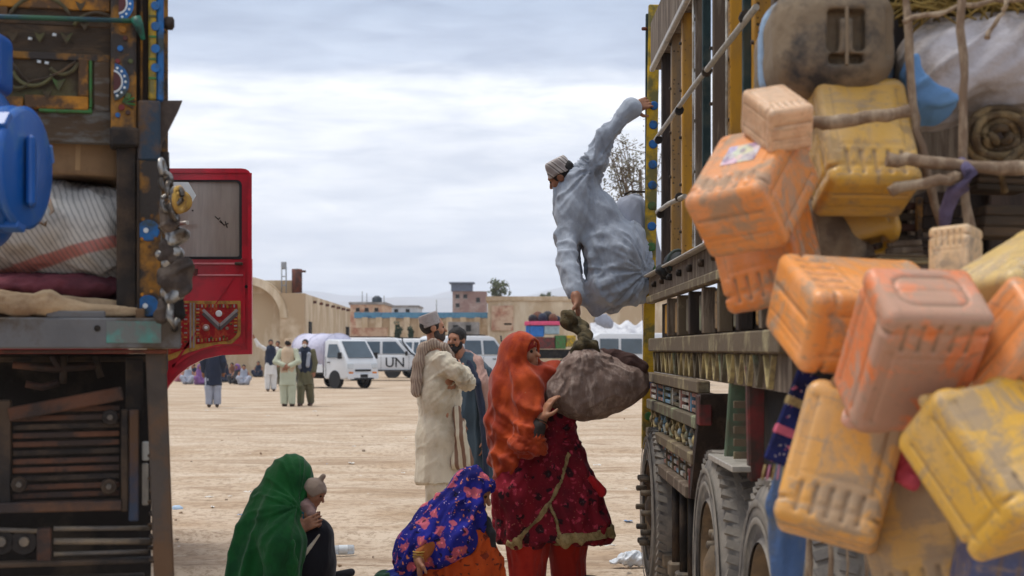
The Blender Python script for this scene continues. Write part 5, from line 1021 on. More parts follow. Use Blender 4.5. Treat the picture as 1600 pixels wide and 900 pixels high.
# ---- woman in orange lifting the sack
def orange_woman():
    d = 9.3; J = lambda x, y, dd=0.0: P(x, y, d + dd); f = unit((.95, -.05, 0))
    r = person('woman in an orange red shawl and dark red flowered dress pushing up the bundle', 850, d)
    hc = J(817, 553); hf = unit((.80, -.46, .30)); g, L, F = head_sdf(hc, hf, (-.22, .05, 1), .95); ank = [J(822, 0) * (1, 1, 0) + (0, -.06, .09), J(888, 0) * (1, 1, 0) + (0, .08, .09)]
    wr = J(847, 655, -.24)
    body = union([g, cap(hc - (.02, 0, .08), J(816, 598), .05, .06), chain([J(820, 615), J(835, 680, .02), J(850, 740, .05)], [.12, .11, .11], .05),
                  chain([J(822, 618, -.16), J(826, 694, -.24), wr], [.05, .043, .028], .02), chain([J(826, 612, .15), J(866, 640, .14), J(888, 606, .10)], [.05, .042, .028], .02),
                  hand_sdf(wr, (.40, .12, .9), (.85, .35, -.3), (-.2, -1, .3), .35, 1.06), hand_sdf(J(888, 606, .10), (.6, -.1, .6), (.6, -.4, -.6), (0, -1, 0), .3),
                  chain([J(842, 750, -.03), J(826, 850, -.08), ank[0]], [.08, .06, .045], .03), chain([J(868, 750, .08), J(884, 850, .08), ank[1]], [.09, .065, .045], .03), foot(ank[0], f), foot(ank[1], f)], .02)
    sdf('body', body, SKIN2, r, .0068); eyes(L, r, .95)
    face_cut = [cap(L(0, .085, -.018), L(0, .34, -.0), .074, .13)]
    sdf('inner_scarf', cut(grow(ell(L(0, -.012, .03), np.array((.075, .094, .085)), F), .016), [cap(L(0, .08, -.05), L(0, .3, -.075), .072, .085)]), INNER, r, .007, folds(.004, (1, 0, .2), 25, 5, 2.0))
    hood = union([ell(L(0, -.02, .012), (.118, .142, .128), F), chain([J(803, 585), J(803, 620), J(806, 668), J(808, 705)], [.125, .150, .168, .150], .06), cap(J(823, 600, -.10), J(830, 640, -.15), .10, .09), chain([J(830, 590), J(846, 592, -.04)], [.10, .08], .05)], .06)
    hood = union([hood, chain([J(838, 590, -.02), J(858, 580, -.02), J(872, 572, .02)], [.075, .055, .035], .05), chain([J(826, 640, -.16), J(824, 690, -.22), J(836, 694, -.25)], [.09, .088, .068], .04), chain([J(806, 690, -.02), J(801, 725, -.06), J(798, 760, -.10)], [.15, .125, .085], .06)], .05)
    hood = cut(hood, face_cut, .02)
    sw = lambda p: .028 * ((.5 + .5 * np.sin(58 * (np.linalg.norm((p - J(866, 530)) * np.array((1, .5, .8)), axis=1)) + 14 * fbm(p * 3 + 3, 2))) ** 2 - .4) * (.35 + 1.2 * vnoise(p * 5)) * np.clip((J(0, 565)[2] - p[:, 2]) * 8 + .3, 0, 1)
    dsp = [sw, folds(.022, (.35, .2, .9), 11, 1.0, 5.0, zf=(J(0, 600)[2], J(0, 740)[2])), rays(J(836, 690, -.25), .016, 5, 1, 5)]
    sdf('shawl', hood, ORSC, r, .009, dsp)
    dress = union([flat(cap(J(852, 640, .03), J(868, 846), .155, .335), J(860, 740), (0, 1, 0), .72), chain([J(826, 655, -.02), J(822, 700, -.05), J(814, 770, -.07), J(814, 830, -.06)], [.11, .13, .165, .17], .06)], .06)
    dress0 = zcut(dress, J(0, 843)[2]); dd_ = [folds(.034, (.16, .1, 1), 8, .55, 12.0, zf=(J(0, 660)[2], J(0, 840)[2])), folds(.015, (-.5, 0, .85), 12, 1.4, 3.0), rays(J(868, 690, -.2), .02, 6, 3, 3)]
    sdf('dress', dress0, REDFL, r, .0105, dd_)
    hemz = lambda p: J(0, 824)[2]
    sdf('hem_border', zcut(inter2(grow(dress, .006), slab([J(872, 836), J(985, 829)], S(8, d))), J(0, 846)[2]), BEIGEH, r, .008, dd_)
    sdf('edge_border', inter2(grow(dress, .007), zcut(slab([J(796, 848), J(814, 832), J(838, 806), J(858, 782), (J(876, 748)), J(888, 708)], S(4.2, d), d + .0), J(0, 843)[2])), BEIGEH, r, .008, dd_)
    sdf('edge_border', inter2(grow(dress, .010), slab([J(858, 784), J(868, 806), J(872, 832)], S(4.5, d), d + .0)), BEIGEH, r, .008, dd_)
    for i, (x, a, k) in enumerate(((824, ank[0], -.07), (886, ank[1], .08))): sdf('trouser_leg', zcut(chain([J(x + 8 - 10 * i, 770, k), J(x, 850, k), (a[0], a[1], .06)], [.12, .122, .108], .04), .045), REDTR, r, .011, folds(.020, (0, 0, 1), 11, .9, 4.0 + 3 * i))
    for i in range(4): 
        c = wr - np.array((.018, -.0, .025)) * (i * .55 + .4) ; Fm = frame((.35, .15, .9), (0, 1, 0)); MB().tube([c + Fm @ np.array((.034 * math.cos(q), .034 * math.sin(q), 0)) for q in np.linspace(0, 2 * math.pi, 17)], .0048, 6, cap=False).build('bracelet', (DARKM, GOLD)[i % 2], r)
    sdf('cuff', chain([J(833, 690, -.25), J(841, 668, -.25)], [.055, .046], .02), mat('dark_cuff', lin(60, 54, 52), .9, .2, 20), r, .008, folds(.006, (.3, 0, .9), 24, 3))
    sdf('side_tassel', union([cap(J(924, 748, -.10), J(940, 768, -.08), .02, .03)], .02), cloth('bright_red_cloth', lin(176, 30, 36)), r, .008, folds(.008, (.4, 0, -.9), 30, 4))
    sdf('shoe', union([cap(a * (1, 1, 0) - f * .05 + (0, 0, .035), a * (1, 1, 0) + f * .16 + (0, 0, .03), .044, .038) for a in ank], .001), SANDAL, r, .010)
orange_woman()
# ---- bundle passed up to the truck
def bundle():
    d = 9.28; J = lambda x, y, dd=0.0: P(x, y, d + dd); r = thing('cloth_bundle', 'heavy brown cloth bundle tied with a dark knotted rope, hanging between woman and climbing man', 'bundle', J(930, 655))
    k = J(908, 543, .06)
    f = union([ell(J(922, 608), (.24, .20, .155)), ell(J(960, 600), (.19, .17, .135)), ell(J(882, 612), (.135, .15, .115)), ell(J(916, 630), (.16, .16, .085)), chain([k, J(914, 575)], [.035, .17], .06), cap(J(940, 592), J(994, 592), .12, .07)], .08)
    def rad(p):
        v = p - k; a = np.arctan2(v[:, 0], -v[:, 2]); b = np.arctan2(v[:, 1], np.abs(v[:, 2]) + .05); R_ = np.linalg.norm(v, axis=1)
        n = vnoise(np.stack([a * 7 + 3, b * 6 + 5, R_ * 3], 1)); return .030 * (np.exp(-((2 * n - 1) * 2.6) ** 2) - .4) * np.exp(-R_ * 2.6)
    t = NT('brown_bundle_cloth'); co = t.coord(rnd=False); col = t.ramp(t.noise(6, co, 6, .65), [(.3, lin(104, 86, 78)), (.7, lin(142, 122, 112))]); col = t.mix(t.ramp(t.noise(22, t.coord((1, 1, .35), rnd=False), 5, .7), [(.48, 0), (.62, .6)]), col, lin(176, 160, 150)); t.bump(t.noise(70, co, 5), .5, .006); m = t.done(col, .9, 0, .15)
    sdf('bundle_body', f, m, r, .0085, [rad, folds(.007, (.8, .1, .4), 13, 3, 2.0), lumps(.010, 7)])
    OL = mat('dark_olive_rope', lin(66, 60, 44), .95, .3, 40, lin(96, 84, 60), .4, 15, .8, 90)
    tw = lambda p, n=None: .006 * np.sin(70 * (p[:, 2] + p[:, 0] * .8 + p[:, 1] * .6))
    sdf('knot', union([chain([J(898, 552, -.03), J(910, 538, -.06), J(926, 540, -.04), J(934, 552, -.02)], [.032, .036, .034, .026], .02), chain([J(906, 548, .02), J(916, 528, .08), J(910, 512, .18), J(903, 500, .24)], [.05, .04, .032, .028], .02)], .012), OL, r, .0065, [tw, lumps(.008, 22)])
    sdf('rope_ball', union([ell(J(889, 498, .12), (.058, .055, .06)), cap(J(892, 510, .12), J(906, 520, .12), .022, .02)], .02), OL, r, .0065, [tw, lumps(.01, 18)])
    sdf('dangling_cloth', chain([J(936, 552, .02), J(962, 556, .0), J(985, 566, -.04), J(1003, 574, -.05)], [.028, .036, .046, .04], .02), mat('dark_maroon_rag', lin(70, 50, 46), .95, .25, 12, bump=.5, bsc=80), r, .008, folds(.012, (.8, 0, -.4), 20, 4, 3.0))
bundle()
# ---- man hanging off the truck side
def climbing_man():
    d = 10.0; J = lambda x, y, dd=0.0: P(x, y, d + dd); r = person('man in a pale grey tunic and banded cap hanging off the yellow post', 960, d); r.location.z = J(0, 445)[2]
    hc = J(877, 274, -.02); hf = unit((-.62, .35, -.62)); hu = unit((-.5, -.1, .75)); g, L, F = head_sdf(hc, hf, hu, .93)
    gw, lw = J(987, 171, -.05), J(901, 468, -.42)
    body = union([g, cap(hc + (.03, .02, -.02), J(898, 292, -.02), .055, .07), flat(chain([J(908, 300), J(935, 365), J(968, 425)], [.10, .12, .12], .05), J(935, 360), (0, 1, 0), .8),
                  chain([J(922, 270, -.02), J(946, 212, -.03), gw], [.045, .038, .03], .02), chain([J(890, 318, -.06), J(884, 402, -.22), lw], [.045, .038, .032], .02),
                  hand_sdf(gw, (.85, .1, .42), (.25, .9, -.2), (0, .3, -1), .75, 1.05), hand_sdf(lw, (.12, .02, -1), (-.8, .1, -.2), (0, -1, 0), .8, 1.05),
                  chain([J(960, 430, -.04), J(985, 350, .12), J(1008, 430, .04)], [.095, .07, .05], .03), chain([J(975, 430, .12), J(996, 362, .26), J(1022, 432, .18)], [.095, .07, .05], .03),
                  cap(J(1008, 432, .04), J(1030, 447, .04), .042, .034), cap(J(1022, 434, .18), J(1040, 446, .18), .042, .034)], .02)
    sdf('body', body, SKIN, r, .0075); eyes(L, r, .93)
    sdf('hair', cut(grow(ell(L(0, -.014, .02), np.array((.074, .092, .074)), F), .002), [ell(L(0, .115, -.02), (.09, .09, .11), F)]), HAIRB, r, .007, lumps(.004, 40))
    cu = unit(hu + hf * -.12); kc = L(0, -.012, .055); sdf('cap', inter2(cap(kc - cu * .04, kc + cu * .015, .090, .080), rbox(kc + cu * .010, (.092, .100, .050), .038, frame(cu, hf))), CAPW, r, .006)
    up_sl = chain([J(912, 282, -.0), J(930, 252, -.02), J(947, 213, -.03), J(972, 186, -.05), J(982, 176, -.05)], [.10, .076, .060, .050, .048], .02)
    lo_sl = chain([J(893, 312, -.04), J(886, 360, -.12), J(886, 406, -.23), J(897, 458, -.38)], [.092, .072, .064, .052], .02)
    torso = union([flat(chain([J(902, 296), J(925, 345), J(950, 395), J(968, 425)], [.13, .17, .205, .19], .08), J(930, 360), (.2, 1, 0), .82), chain([J(898, 300, -.02), J(895, 330, -.04)], [.12, .12], .05)], .06)
    skirt = union([chain([J(955, 400, -.04), J(948, 450, -.10), J(936, 480, -.10)], [.20, .125, .035], .08), chain([J(985, 372, .02), J(1000, 405, .04), J(990, 440, .0)], [.11, .085, .07], .06), chain([J(930, 420, -.08), J(915, 462, -.1), J(925, 486, -.1)], [.10, .05, .025], .05), chain([J(975, 420, -.02), J(985, 450, -.04), J(955, 482, -.08)], [.14, .09, .03], .06)], .06)
    top = cut(union([torso, up_sl, lo_sl, skirt], .05), [(lambda q: (lambda t: np.sqrt((q[:, 0] - J(907 + 6 * 0, 0)[0] - .03 * t) ** 2 + 0 * t) - .026 * np.sqrt(np.clip(1 - (2 * t - 1) ** 2, 0, 1)) + np.where((t < 0) | (t > 1), .05, 0))((J(0, 380)[2] - q[:, 2]) / S(62, d)))], .012)
    dsp = [folds(.020, (-.42, 0, 1), 12, .42, 6.0), folds(.010, (.45, .1, .8), 13, .8, 14.0, zf=(J(0, 360)[2], J(0, 470)[2])), rays(J(1008, 425, -.1), .024, 7, 4, 2.6), rays(J(925, 262, -.1), .019, 7, 7, 3.4)]
    sdf('tunic', top, GREYWHT, r, .0098, dsp)
    sdf('cuff', shell(cap(J(976, 180, -.05), J(986, 170, -.05), .054, .066), .012), GREYWHT, r, .006, folds(.004, (.7, 0, .6), 20, 3))
    sdf('trousers', union([chain([J(958, 425, .02), J(986, 330, .12), J(1006, 420, .06)], [.13, .10, .075], .05), chain([J(975, 425, .14), J(998, 340, .24), J(1020, 420, .18)], [.13, .10, .075], .05)], .04), LGREY, r, .011, folds(.013, (.1, 0, 1), 13, 2, 5.0))
    sdf('shoe', union([cap(J(1006, 440, .03), J(1034, 449, .04), .05, .04), cap(J(1022, 440, .17), J(1044, 448, .18), .05, .04)], .001), mat('dark_shoe', lin(52, 48, 46), .8, .2), r, .008)
    sdf('dark_sash', chain([J(972, 462, -.06), J(990, 448, -.04), J(1010, 436, -.05)], [.03, .045, .035], .02), CHAR, r, .008, folds(.010, (.8, 0, .4), 22, 4))
climbing_man()
# ---- green veiled woman with a baby
def green_woman():
    d = 8.7; J = lambda x, y, dd=0.0: P(x, y, d + dd); r = person('woman wrapped in a bottle green veil squatting with a baby in her arms', 430, d)
    hc = J(456, 754); hf = unit((.82, -.12, -.56)); g, L, F = head_sdf(hc, hf, (.5, 0, .8), .95); wr = J(466, 826, -.16)
    body = union([g, cap(hc - (.05, 0, .05), J(432, 796), .05, .07), chain([J(428, 815), J(415, 880), J(412, 925)], [.13, .14, .16], .05), chain([J(430, 815, -.16), J(446, 852, -.22), wr], [.05, .042, .028], .02), chain([J(435, 815, .16), J(470, 850, .16), J(484, 815, .06)], [.05, .042, .028], .02),
                  hand_sdf(wr, (.88, .1, .42), (.1, .9, -.1), (-.1, 0, 1), .45, .92), hand_sdf(J(484, 822, .06), (.4, -.7, .3), (-.3, -.1, .5), (0, 0, 1), .7, .92),
                  chain([J(415, 915, -.08), J(490, 846, -.05), J(478, 938, -.06)], [.08, .05, .045], .03), chain([J(415, 915, .12), J(492, 850, .08), J(482, 936, .1)], [.08, .05, .045], .03), cap((J(478, 0, -.09)[0], d - .09, .05), (J(515, 0, -.09)[0], d - .09, .035), .045, .035), cap((J(482, 0, .13)[0], d + .13, .05), (J(518, 0, .13)[0], d + .13, .035), .045, .035)], .02)
    sdf('body', body, SKIN, r, .0072); eyes(L, r, .95)
    veil = union([ell(J(452, 750), (.118, .125, .138), frame((.35, 0, 1), (0, 1, 0))), cap(J(452, 748), J(474, 770, -.02), .115, .065), chain([J(444, 768), J(434, 795), J(420, 838), J(413, 890), J(410, 948)], [.12, .148, .185, .205, .215], .08), chain([J(438, 800, -.12), J(440, 850, -.2), J(442, 905, -.2)], [.12, .115, .11], .06), chain([J(440, 800, .12), J(450, 850, .16)], [.12, .11], .06)], .06)
    veil = zcut(cut(veil, [cap(J(481, 786, .0), J(545, 835, .0), .068, .16), cap(J(474, 815, -.02), J(510, 870, .0), .05, .12)], .03), .012)
    sdf('veil', veil, GREENC, r, .0095, [folds(.026, (.30, .1, 1), 7, .6, 8.0, zf=(J(0, 760)[2], J(0, 860)[2])), rays(J(466, 790, -.15), .013, 5, 3, 2.6), folds(.006, (.6, .2, -.7), 12, 1.8, 21.0, zf=(J(0, 780)[2], J(0, 850)[2]))])
    sdf('veil_edge', chain([J(445, 835, -.28), J(452, 850, -.3), J(456, 880, -.3), J(453, 908, -.28)], [.028, .034, .03, .028], .02), GREENC, r, .008, folds(.008, (.1, 0, 1), 24, 3))
    sk = zcut(union([chain([J(446, 905, -.0), J(470, 866, -.02), J(492, 838, -.03)], [.17, .16, .098], .05), chain([J(490, 842, -.02), J(490, 880, -.02), J(484, 940, .0)], [.098, .12, .15], .05)], .06), .012)
    dk = cloth('black_cotton', lin(26, 26, 32), .2); ds = [folds(.010, (.3, 0, 1), 9, 1.5, 3.0)]
    sdf('skirt', sk, dk, r, .0095, ds); sdf('skirt_stripe', inter2(grow(sk, .005), slab([J(452, 892), J(476, 868), J(503, 832)], S(2.6, d), d - .03)), CREAM, r, .006, ds)
    b = thing('baby', 'baby in a taupe knitted hat leaning forward from the green veiled woman', 'baby', J(475, 820, -.04))
    bc = J(491, 769, -.05); g, L, F = head_sdf(bc, unit((.82, -.3, -.48)), (.42, 0, .85), .66)
    sdf('body', union([g, chain([J(483, 785, -.04), J(472, 802, -.04), J(470, 824, -.03)], [.04, .07, .075], .03), chain([J(478, 792, -.1), J(480, 806, -.12), J(485, 814, -.12)], [.024, .02, .016], .01), hand_sdf(J(485, 814, -.12), (.8, .1, -.3), (0, .8, -.5), (0, 0, 1), .6, .45)], .012), SKIN2, b, .0058); eyes(L, b, .62)
    sdf('knit_hat', union([cut(ell(L(0, -.012, .018), (.064, .074, .069), F), [cap(L(0, .07, -.03), L(0, .2, -.06), .046, .06), half(L(0, 0, -.03), -(F @ np.array((0, .35, .9))))], .008), cap(J(499, 752, -.05), J(505, 744, -.05), .016, .014)], .012), TAUPE, b, .0052, lumps(.003, 40))
    sdf('shirt', union([chain([J(481, 789, -.045), J(473, 800, -.05)], [.055, .072], .03), chain([J(476, 791, -.10), J(486, 803, -.115)], [.036, .03], .02)], .02), cloth('pinkish_grey_knit', lin(150, 122, 116), .15), b, .006, folds(.004, (.5, 0, .8), 24, 4)); sdf('vest', union([chain([J(468, 806, -.06), J(468, 824, -.05)], [.082, .08], .03)], .02), TEALC, b, .007, folds(.006, (.6, 0, .5), 18, 4))
green_woman()
def blue_woman():
    d = 8.6; J = lambda x, y, dd=0.0: P(x, y, d + dd); r = person('woman in a royal blue flowered scarf crouching with orange patterned skirt', 700, d)
    hc = J(741, 768); hf = unit((.86, -.22, -.42)); g, L, F = head_sdf(hc, hf, (.36, 0, .9), .95); wr = J(655, 872, -.24)
    body = union([g, cap(hc - (.05, 0, .06), J(718, 806), .05, .07), chain([J(708, 825), J(680, 880), J(668, 925)], [.13, .14, .16], .05), chain([J(698, 830, -.12), J(676, 852, -.15), wr], [.045, .038, .029], .02), chain([J(715, 830, .16), J(750, 870, .16), J(765, 895, .08)], [.05, .042, .028], .02),
                  hand_sdf(wr, (.05, -.15, -1), (.9, .1, .1), (.2, -1, 0), .35, 1.05), hand_sdf(J(765, 895, .08), (.3, 0, -.8), (-.8, 0, 0), (0, -1, 0), .5),
                  chain([J(675, 915, -.1), J(742, 845, -.09), J(748, 940, -.09)], [.09, .06, .045], .03), chain([J(675, 915, .12), J(745, 850, .13), J(752, 938, .13)], [.09, .06, .045], .03), cap((J(748, 0, -.09)[0], d - .09, .05), (J(788, 0, -.09)[0], d - .09, .035), .045, .035), cap((J(752, 0, .13)[0], d + .13, .05), (J(790, 0, .13)[0], d + .13, .035), .045, .035)], .02)
    sdf('body', body, SKIN2, r, .0068); eyes(L, r, .95)
    sc = union([ell(L(0, -.018, .016), (.104, .122, .116), F), chain([J(728, 782), J(712, 806), J(688, 832), J(664, 862), (J(648, 905))], [.105, .135, .155, .15, .125], .07), chain([J(716, 800, -.1), J(712, 840, -.14), J(690, 866, -.15)], [.09, .10, .08], .06), chain([J(735, 800, -.04), J(742, 812, -.06)], [.085, .06], .05), chain([J(654, 850, -.14), J(640, 890, -.14)], [.10, .08], .05)], .06)
    sc = cut(sc, [cap(L(0, .070, -.02), L(0, .3, -.03), .076, .11), cap(J(655, 884, -.3), J(660, 930, -.3), .042, .06)], .02)
    sdf('scarf', sc, BLUEFL, r, .009, [folds(.026, (.6, .1, .75), 10, .9, 4.0), folds(.013, (.3, 0, 1), 16, 1.8, 13.0)])
    sdf('black_wrap', union([chain([J(742, 806, -.03), J(757, 816, -.06), J(768, 834, -.10), J(770, 854, -.10)], [.05, .035, .022, .018], .02), cap(J(745, 808, .05), J(735, 822, -.08), .06, .05)], .03), CHAR, r, .007, folds(.006, (.5, 0, -.8), 20, 4))
    sdf('skirt', zcut(union([chain([J(690, 895, -.06), J(720, 862, -.06), J(743, 840, -.05)], [.13, .125, .085], .05), chain([J(743, 840, -.05), J(748, 880, -.04), J(748, 945, .0)], [.085, .115, .16], .05), chain([J(690, 900), J(690, 940)], [.16, .2], .05)], .06), .012), ORFL, r, .0095, [folds(.034, (-.35, 0, 1), 10, .9, 5.0), folds(.014, (.6, 0, .8), 15, 2, 9.0)])
    sdf('sleeve', chain([J(672, 850, -.17), J(659, 866, -.23)], [.048, .040], .02), cloth('brown_orange_sleeve', lin(150, 84, 40), .2), r, .008, folds(.006, (.6, 0, .7), 24, 4))
    for i in range(3): MB().tube([wr + np.array((.032 * math.cos(q), .032 * math.sin(q), .035 - .014 * i)) for q in np.linspace(0, 2 * math.pi, 17)], .0045, 6, cap=False).build('bangle', GOLD, r)
    bd = thing('cloth_heap', 'small heap of blue and green cloth on the ground beside the blue scarfed woman', 'cloth', J(610, 940, -.1)); sdf('blue_cloth', zcut(union([ell(J(625, 915, -.12), (.14, .12, .10)), ell(J(655, 925, -.1), (.14, .14, .09))], .05), .01), cloth('deep_blue_cloth', lin(26, 38, 112), .2), bd, .009, folds(.014, (.8, 0, .3), 16, 4, 2)); sdf('green_cloth', ell(J(601, 908, -.15), (.06, .07, .055)), cloth('dark_green_cloth', lin(30, 62, 44), .2), bd, .008, folds(.01, (.5, 0, .5), 22, 4, 3))
blue_woman()

# ---- people farther off
def far_person(label, px, fpy, H, yaw, tun, tro, vest=None, capm=None, pose='stand', group=None, beard=False, mask=False, h=.017, scarf=None):
    d = GD(fpy); x0 = P(px, 0, d)[0]; r = thing('person', label, 'person', (x0, d, 0), group); s = H / 1.75
    Rm = np.array((( math.cos(yaw), -math.sin(yaw), 0), (math.sin(yaw), math.cos(yaw), 0), (0, 0, 1.)))   # local: x right, y forward
    o = np.array((x0, d, 0)); T = lambda x, y, z: o + Rm @ np.array((x, y, z)) * s; fw = Rm @ np.array((0, 1, 0.)); rt = Rm @ np.array((1, 0, 0.))
    st = .12 if pose == 'walk' else .0
    if pose == 'sit':
        hz = .72; g, L, F = head_sdf(T(0, .06, hz), fw, (0, 0, 1), s)
        sdf('body', union([g, cap(T(0, .02, .55), T(0, 0, .3), .1 * s, .13 * s), chain([T(.1, 0, .12), T(.22, .3, .3), T(.1, .35, .06)], [.08, .06, .05]), chain([T(-.1, 0, .12), T(-.22, .3, .3), T(-.1, .35, .06)], [.08, .06, .05]), chain([T(.18, .0, .5), T(.24, .15, .3), T(.08, .3, .28)], [.045, .04, .03]), chain([T(-.18, .0, .5), T(-.24, .15, .3), T(-.08, .3, .28)], [.045, .04, .03])], .02), SKIN, r, h)
        sdf('tunic', zcut(union([chain([T(0, 0, .53), T(0, -.02, .3), T(0, 0, .12)], [.15, .2, .24], .05), chain([T(.08, .05, .14), T(.22, .3, .28), T(.1, .36, .1)], [.13, .1, .09], .04), chain([T(-.08, .05, .14), T(-.22, .3, .28), T(-.1, .36, .1)], [.13, .1, .09], .04)], .05), .005), tun, r, h * 1.2, folds(.015, (0, .3, 1), 8, 2, px * .1))
        if scarf is not None: sdf('scarf', cut(union([ell(T(0, .045, hz + .02), (.12 * s, .125 * s, .13 * s)), cap(T(0, 0, hz - .1), T(0, -.05, .4), .13 * s, .2 * s)], .05), [cap(T(0, .13, hz - .01), T(0, .4, hz - .02), .07 * s, .1 * s)], .02), scarf, r, h, folds(.01, (0, .2, 1), 10, 2, px * .2))
        else: sdf('hair', cut(ell(L(0, -.018, .035), (.084 * s, .1 * s, .09 * s), F), [ell(L(0, .115, -.03), (.08, .085, .09), F)]), HAIRB, r, h * .8)
        return r
    g, L, F = head_sdf(T(0, .02, 1.63), fw, (0, 0, 1), s)
    arms = {'raise': (((-.2, 0, 1.42), (-.26, -.05, 1.15), (-.24, .1, .92)), ((.2, 0, 1.42), (.42, .08, 1.55), (.55, .12, 1.78))), 'behind': (((.2, 0, 1.42), (.3, -.1, 1.16), (.03, -.19, 1.02)), ((-.2, 0, 1.42), (-.3, -.1, 1.16), (-.03, -.2, 1.06)))}.get(pose, (((.2, 0, 1.42), (.26, -.04, 1.14), (.25, .07, .88)), ((-.2, 0, 1.42), (-.26, -.02, 1.14), (-.25, .05, .88))))
    legs = [(T(.09, 0, .9), T(.1, st * .7, .5), T(.1, st, .09)), (T(-.09, 0, .9), T(-.1, -st * .4, .5), T(-.1, -st * 1.4, .09 + st * .3))]
    parts = [g, cap(T(0, 0, 1.53), T(0, 0, 1.42), .055 * s, .07 * s), flat(chain([T(0, 0, 1.36), T(0, 0, 1.1), T(0, 0, .95)], [.14, .13, .14], .05), T(0, 0, 1.2), fw, .75)]
    for A in arms: A = [T(*q) for q in A]; parts += [chain(A, [.05, .042, .03], .02), hand_sdf(A[2], A[2] - A[1], fw, fw + .01 * rt, .4, s)]
    for Lg in legs: parts += [chain(list(Lg), [.085, .06, .045], .02), foot(Lg[2] if Lg[2][2] < .1 else Lg[2] * (1, 1, 0) + (0, 0, .1), fw)]
    sdf('body', union(parts, .02), SKIN, r, h * .8)
    hem = .55 * s
    tn = zcut(union([flat(chain([T(0, 0, 1.37), T(0, 0, 1.1), T(0, 0, .85), T(0, 0, .55)], [.165, .165, .19, .215], .06), T(0, 0, 1), fw, .75)] + [chain([T(*q) for q in A[:2]] + [T(*A[2]) * .85 + T(*A[1]) * .15], [.075, .07, .058], .03) for A in arms], .04), hem)
    sdf('tunic', tn, tun, r, h, folds(.014, (0, 0, 1), 8, 1.2, px * .13))
    for k, Lg in enumerate(legs): sdf('trouser_leg', zcut(chain([Lg[0] - (0, 0, .2 * s), Lg[1], Lg[2]], [.115, .11, .09], .03), .06), tro, r, h, folds(.014, (0, 0, 1), 9, 1.5, px + k * 1.0))
    if vest is not None: sdf('waistcoat', zcut(grow(flat(chain([T(0, 0, 1.38), T(0, 0, 1.1), T(0, 0, .92)], [.168, .168, .185], .06), T(0, 0, 1.1), fw, .77), .012), .86 * s), vest, r, h, folds(.008, (0, 0, 1), 8, 1.5, 2.))
    if capm is not None: sdf('cap', inter2(cap(L(0, -.01, .03), L(0, -.02, .09), .096 * s, .088 * s), rbox(L(0, -.015, .075), (.15, .15, .05), .02, F)), capm, r, h * .7)
    sdf('hair', cut(ell(L(0, -.018, .03), (.083 * s, .1 * s, .09 * s), F), [ell(L(0, .115, -.03), (.08, .085, .09), F)]), HAIRB, r, h * .7)
    if beard: sdf('beard', ell(L(0, .055, -.085), (.052, .05, .05), F), HAIRB, r, h * .7)
    if mask: sdf('face_mask', ell(L(0, .065, -.05), (.055, .05, .05), F), WHITEC, r, h * .7)
    if scarf is not None: sdf('scarf', chain([T(.1, .12, 1.0), T(.12, .1, 1.35), T(0, -.1, 1.47), T(-.12, .1, 1.35), T(-.1, .14, 1.05)], [.05, .05, .06, .05, .05], .03), scarf, r, h, folds(.01, (0, 0, 1), 16, 2))
    sdf('shoe', union([cap(Lg[2] * (1, 1, 0) - fw * .05 + (0, 0, .04), Lg[2] * (1, 1, 0) + fw * .17 + (0, 0, .035), .048, .042) for Lg in legs], .001), SANDAL, r, h)
    return r
PI = math.pi
far_person('man in dark jacket and pale grey trousers walking away under the red door', 333, 636, 1.72, .15, NAVY, LGREY, NAVY, pose='stand')
far_person('bearded man in white with dark waistcoat, one arm stretched out to the left', 423, 611, 1.78, PI + .25, WHITEC, WHITEC, NAVY, pose='raise', beard=True)
far_person('man mostly hidden behind the one with his arm stretched out', 434, 603, 1.76, PI, OLIVEC, OLIVEC, BROWNC)
far_person('man in sage tunic and pale cap seen from behind with hands behind his back', 450, 635, 1.70, -.1, SAGE, SAGE, SANDC, SANDC, pose='behind')
far_person('man in olive clothes and dark waistcoat wearing a white face mask', 477, 634, 1.70, PI - .1, OLIVEC, OLIVEC, NAVY, mask=True, pose='walk', scarf=LGREY)
far_person('small distant man in pale clothes near the parked cars on the right', 867, 575, 1.7, PI, WHITEC, WHITEC, None, SANDC, h=.03)
far_person('small distant man in dark clothes near the parked cars on the right', 882, 573, 1.7, PI, NAVY, CHAR, h=.03)
for i, (px, fpy, yaw, m, sc_, lb_) in enumerate(((283, 596, 2.4, PINKC, PINKC, 'seated figure in pink at the left of the distant crowd'), (294, 600, 3.2, LGREY, WHITEC, 'seated figure in pale grey with white scarf in the distant crowd'), (303, 597, 2.8, NAVY, None, 'seated bareheaded figure in navy in the distant crowd'), (312, 601, 3.6, PURPLE, PURPLE, 'seated figure in purple in the distant crowd'), (322, 594, 2.5, WHITEC, PINKC, 'seated figure in white with pink scarf in the distant crowd'), (352, 597, 3.4, NAVY, NAVY, 'seated figure in navy scarf at the right of the walking man'),
                                                (363, 594, 3.0, BROWNC, None, 'seated bareheaded figure in brown in the distant crowd'), (372, 600, 2.6, CHAR, PURPLE, 'seated figure in dark clothes with purple scarf'), (381, 601, 3.3, LGREY, None, 'seated bareheaded figure in grey at the right end of the crowd'), (404, 589, 3.0, NAVY, None, 'seated dark figure against the niche wall'), (343, 589, 3.2, PURPLE, CHAR, 'seated figure in purple with black scarf behind the others'))):
    far_person(lb_, px, fpy, 1.7, yaw, m, m, pose='sit', scarf=sc_, h=.03, group='people sitting in the distant crowd')
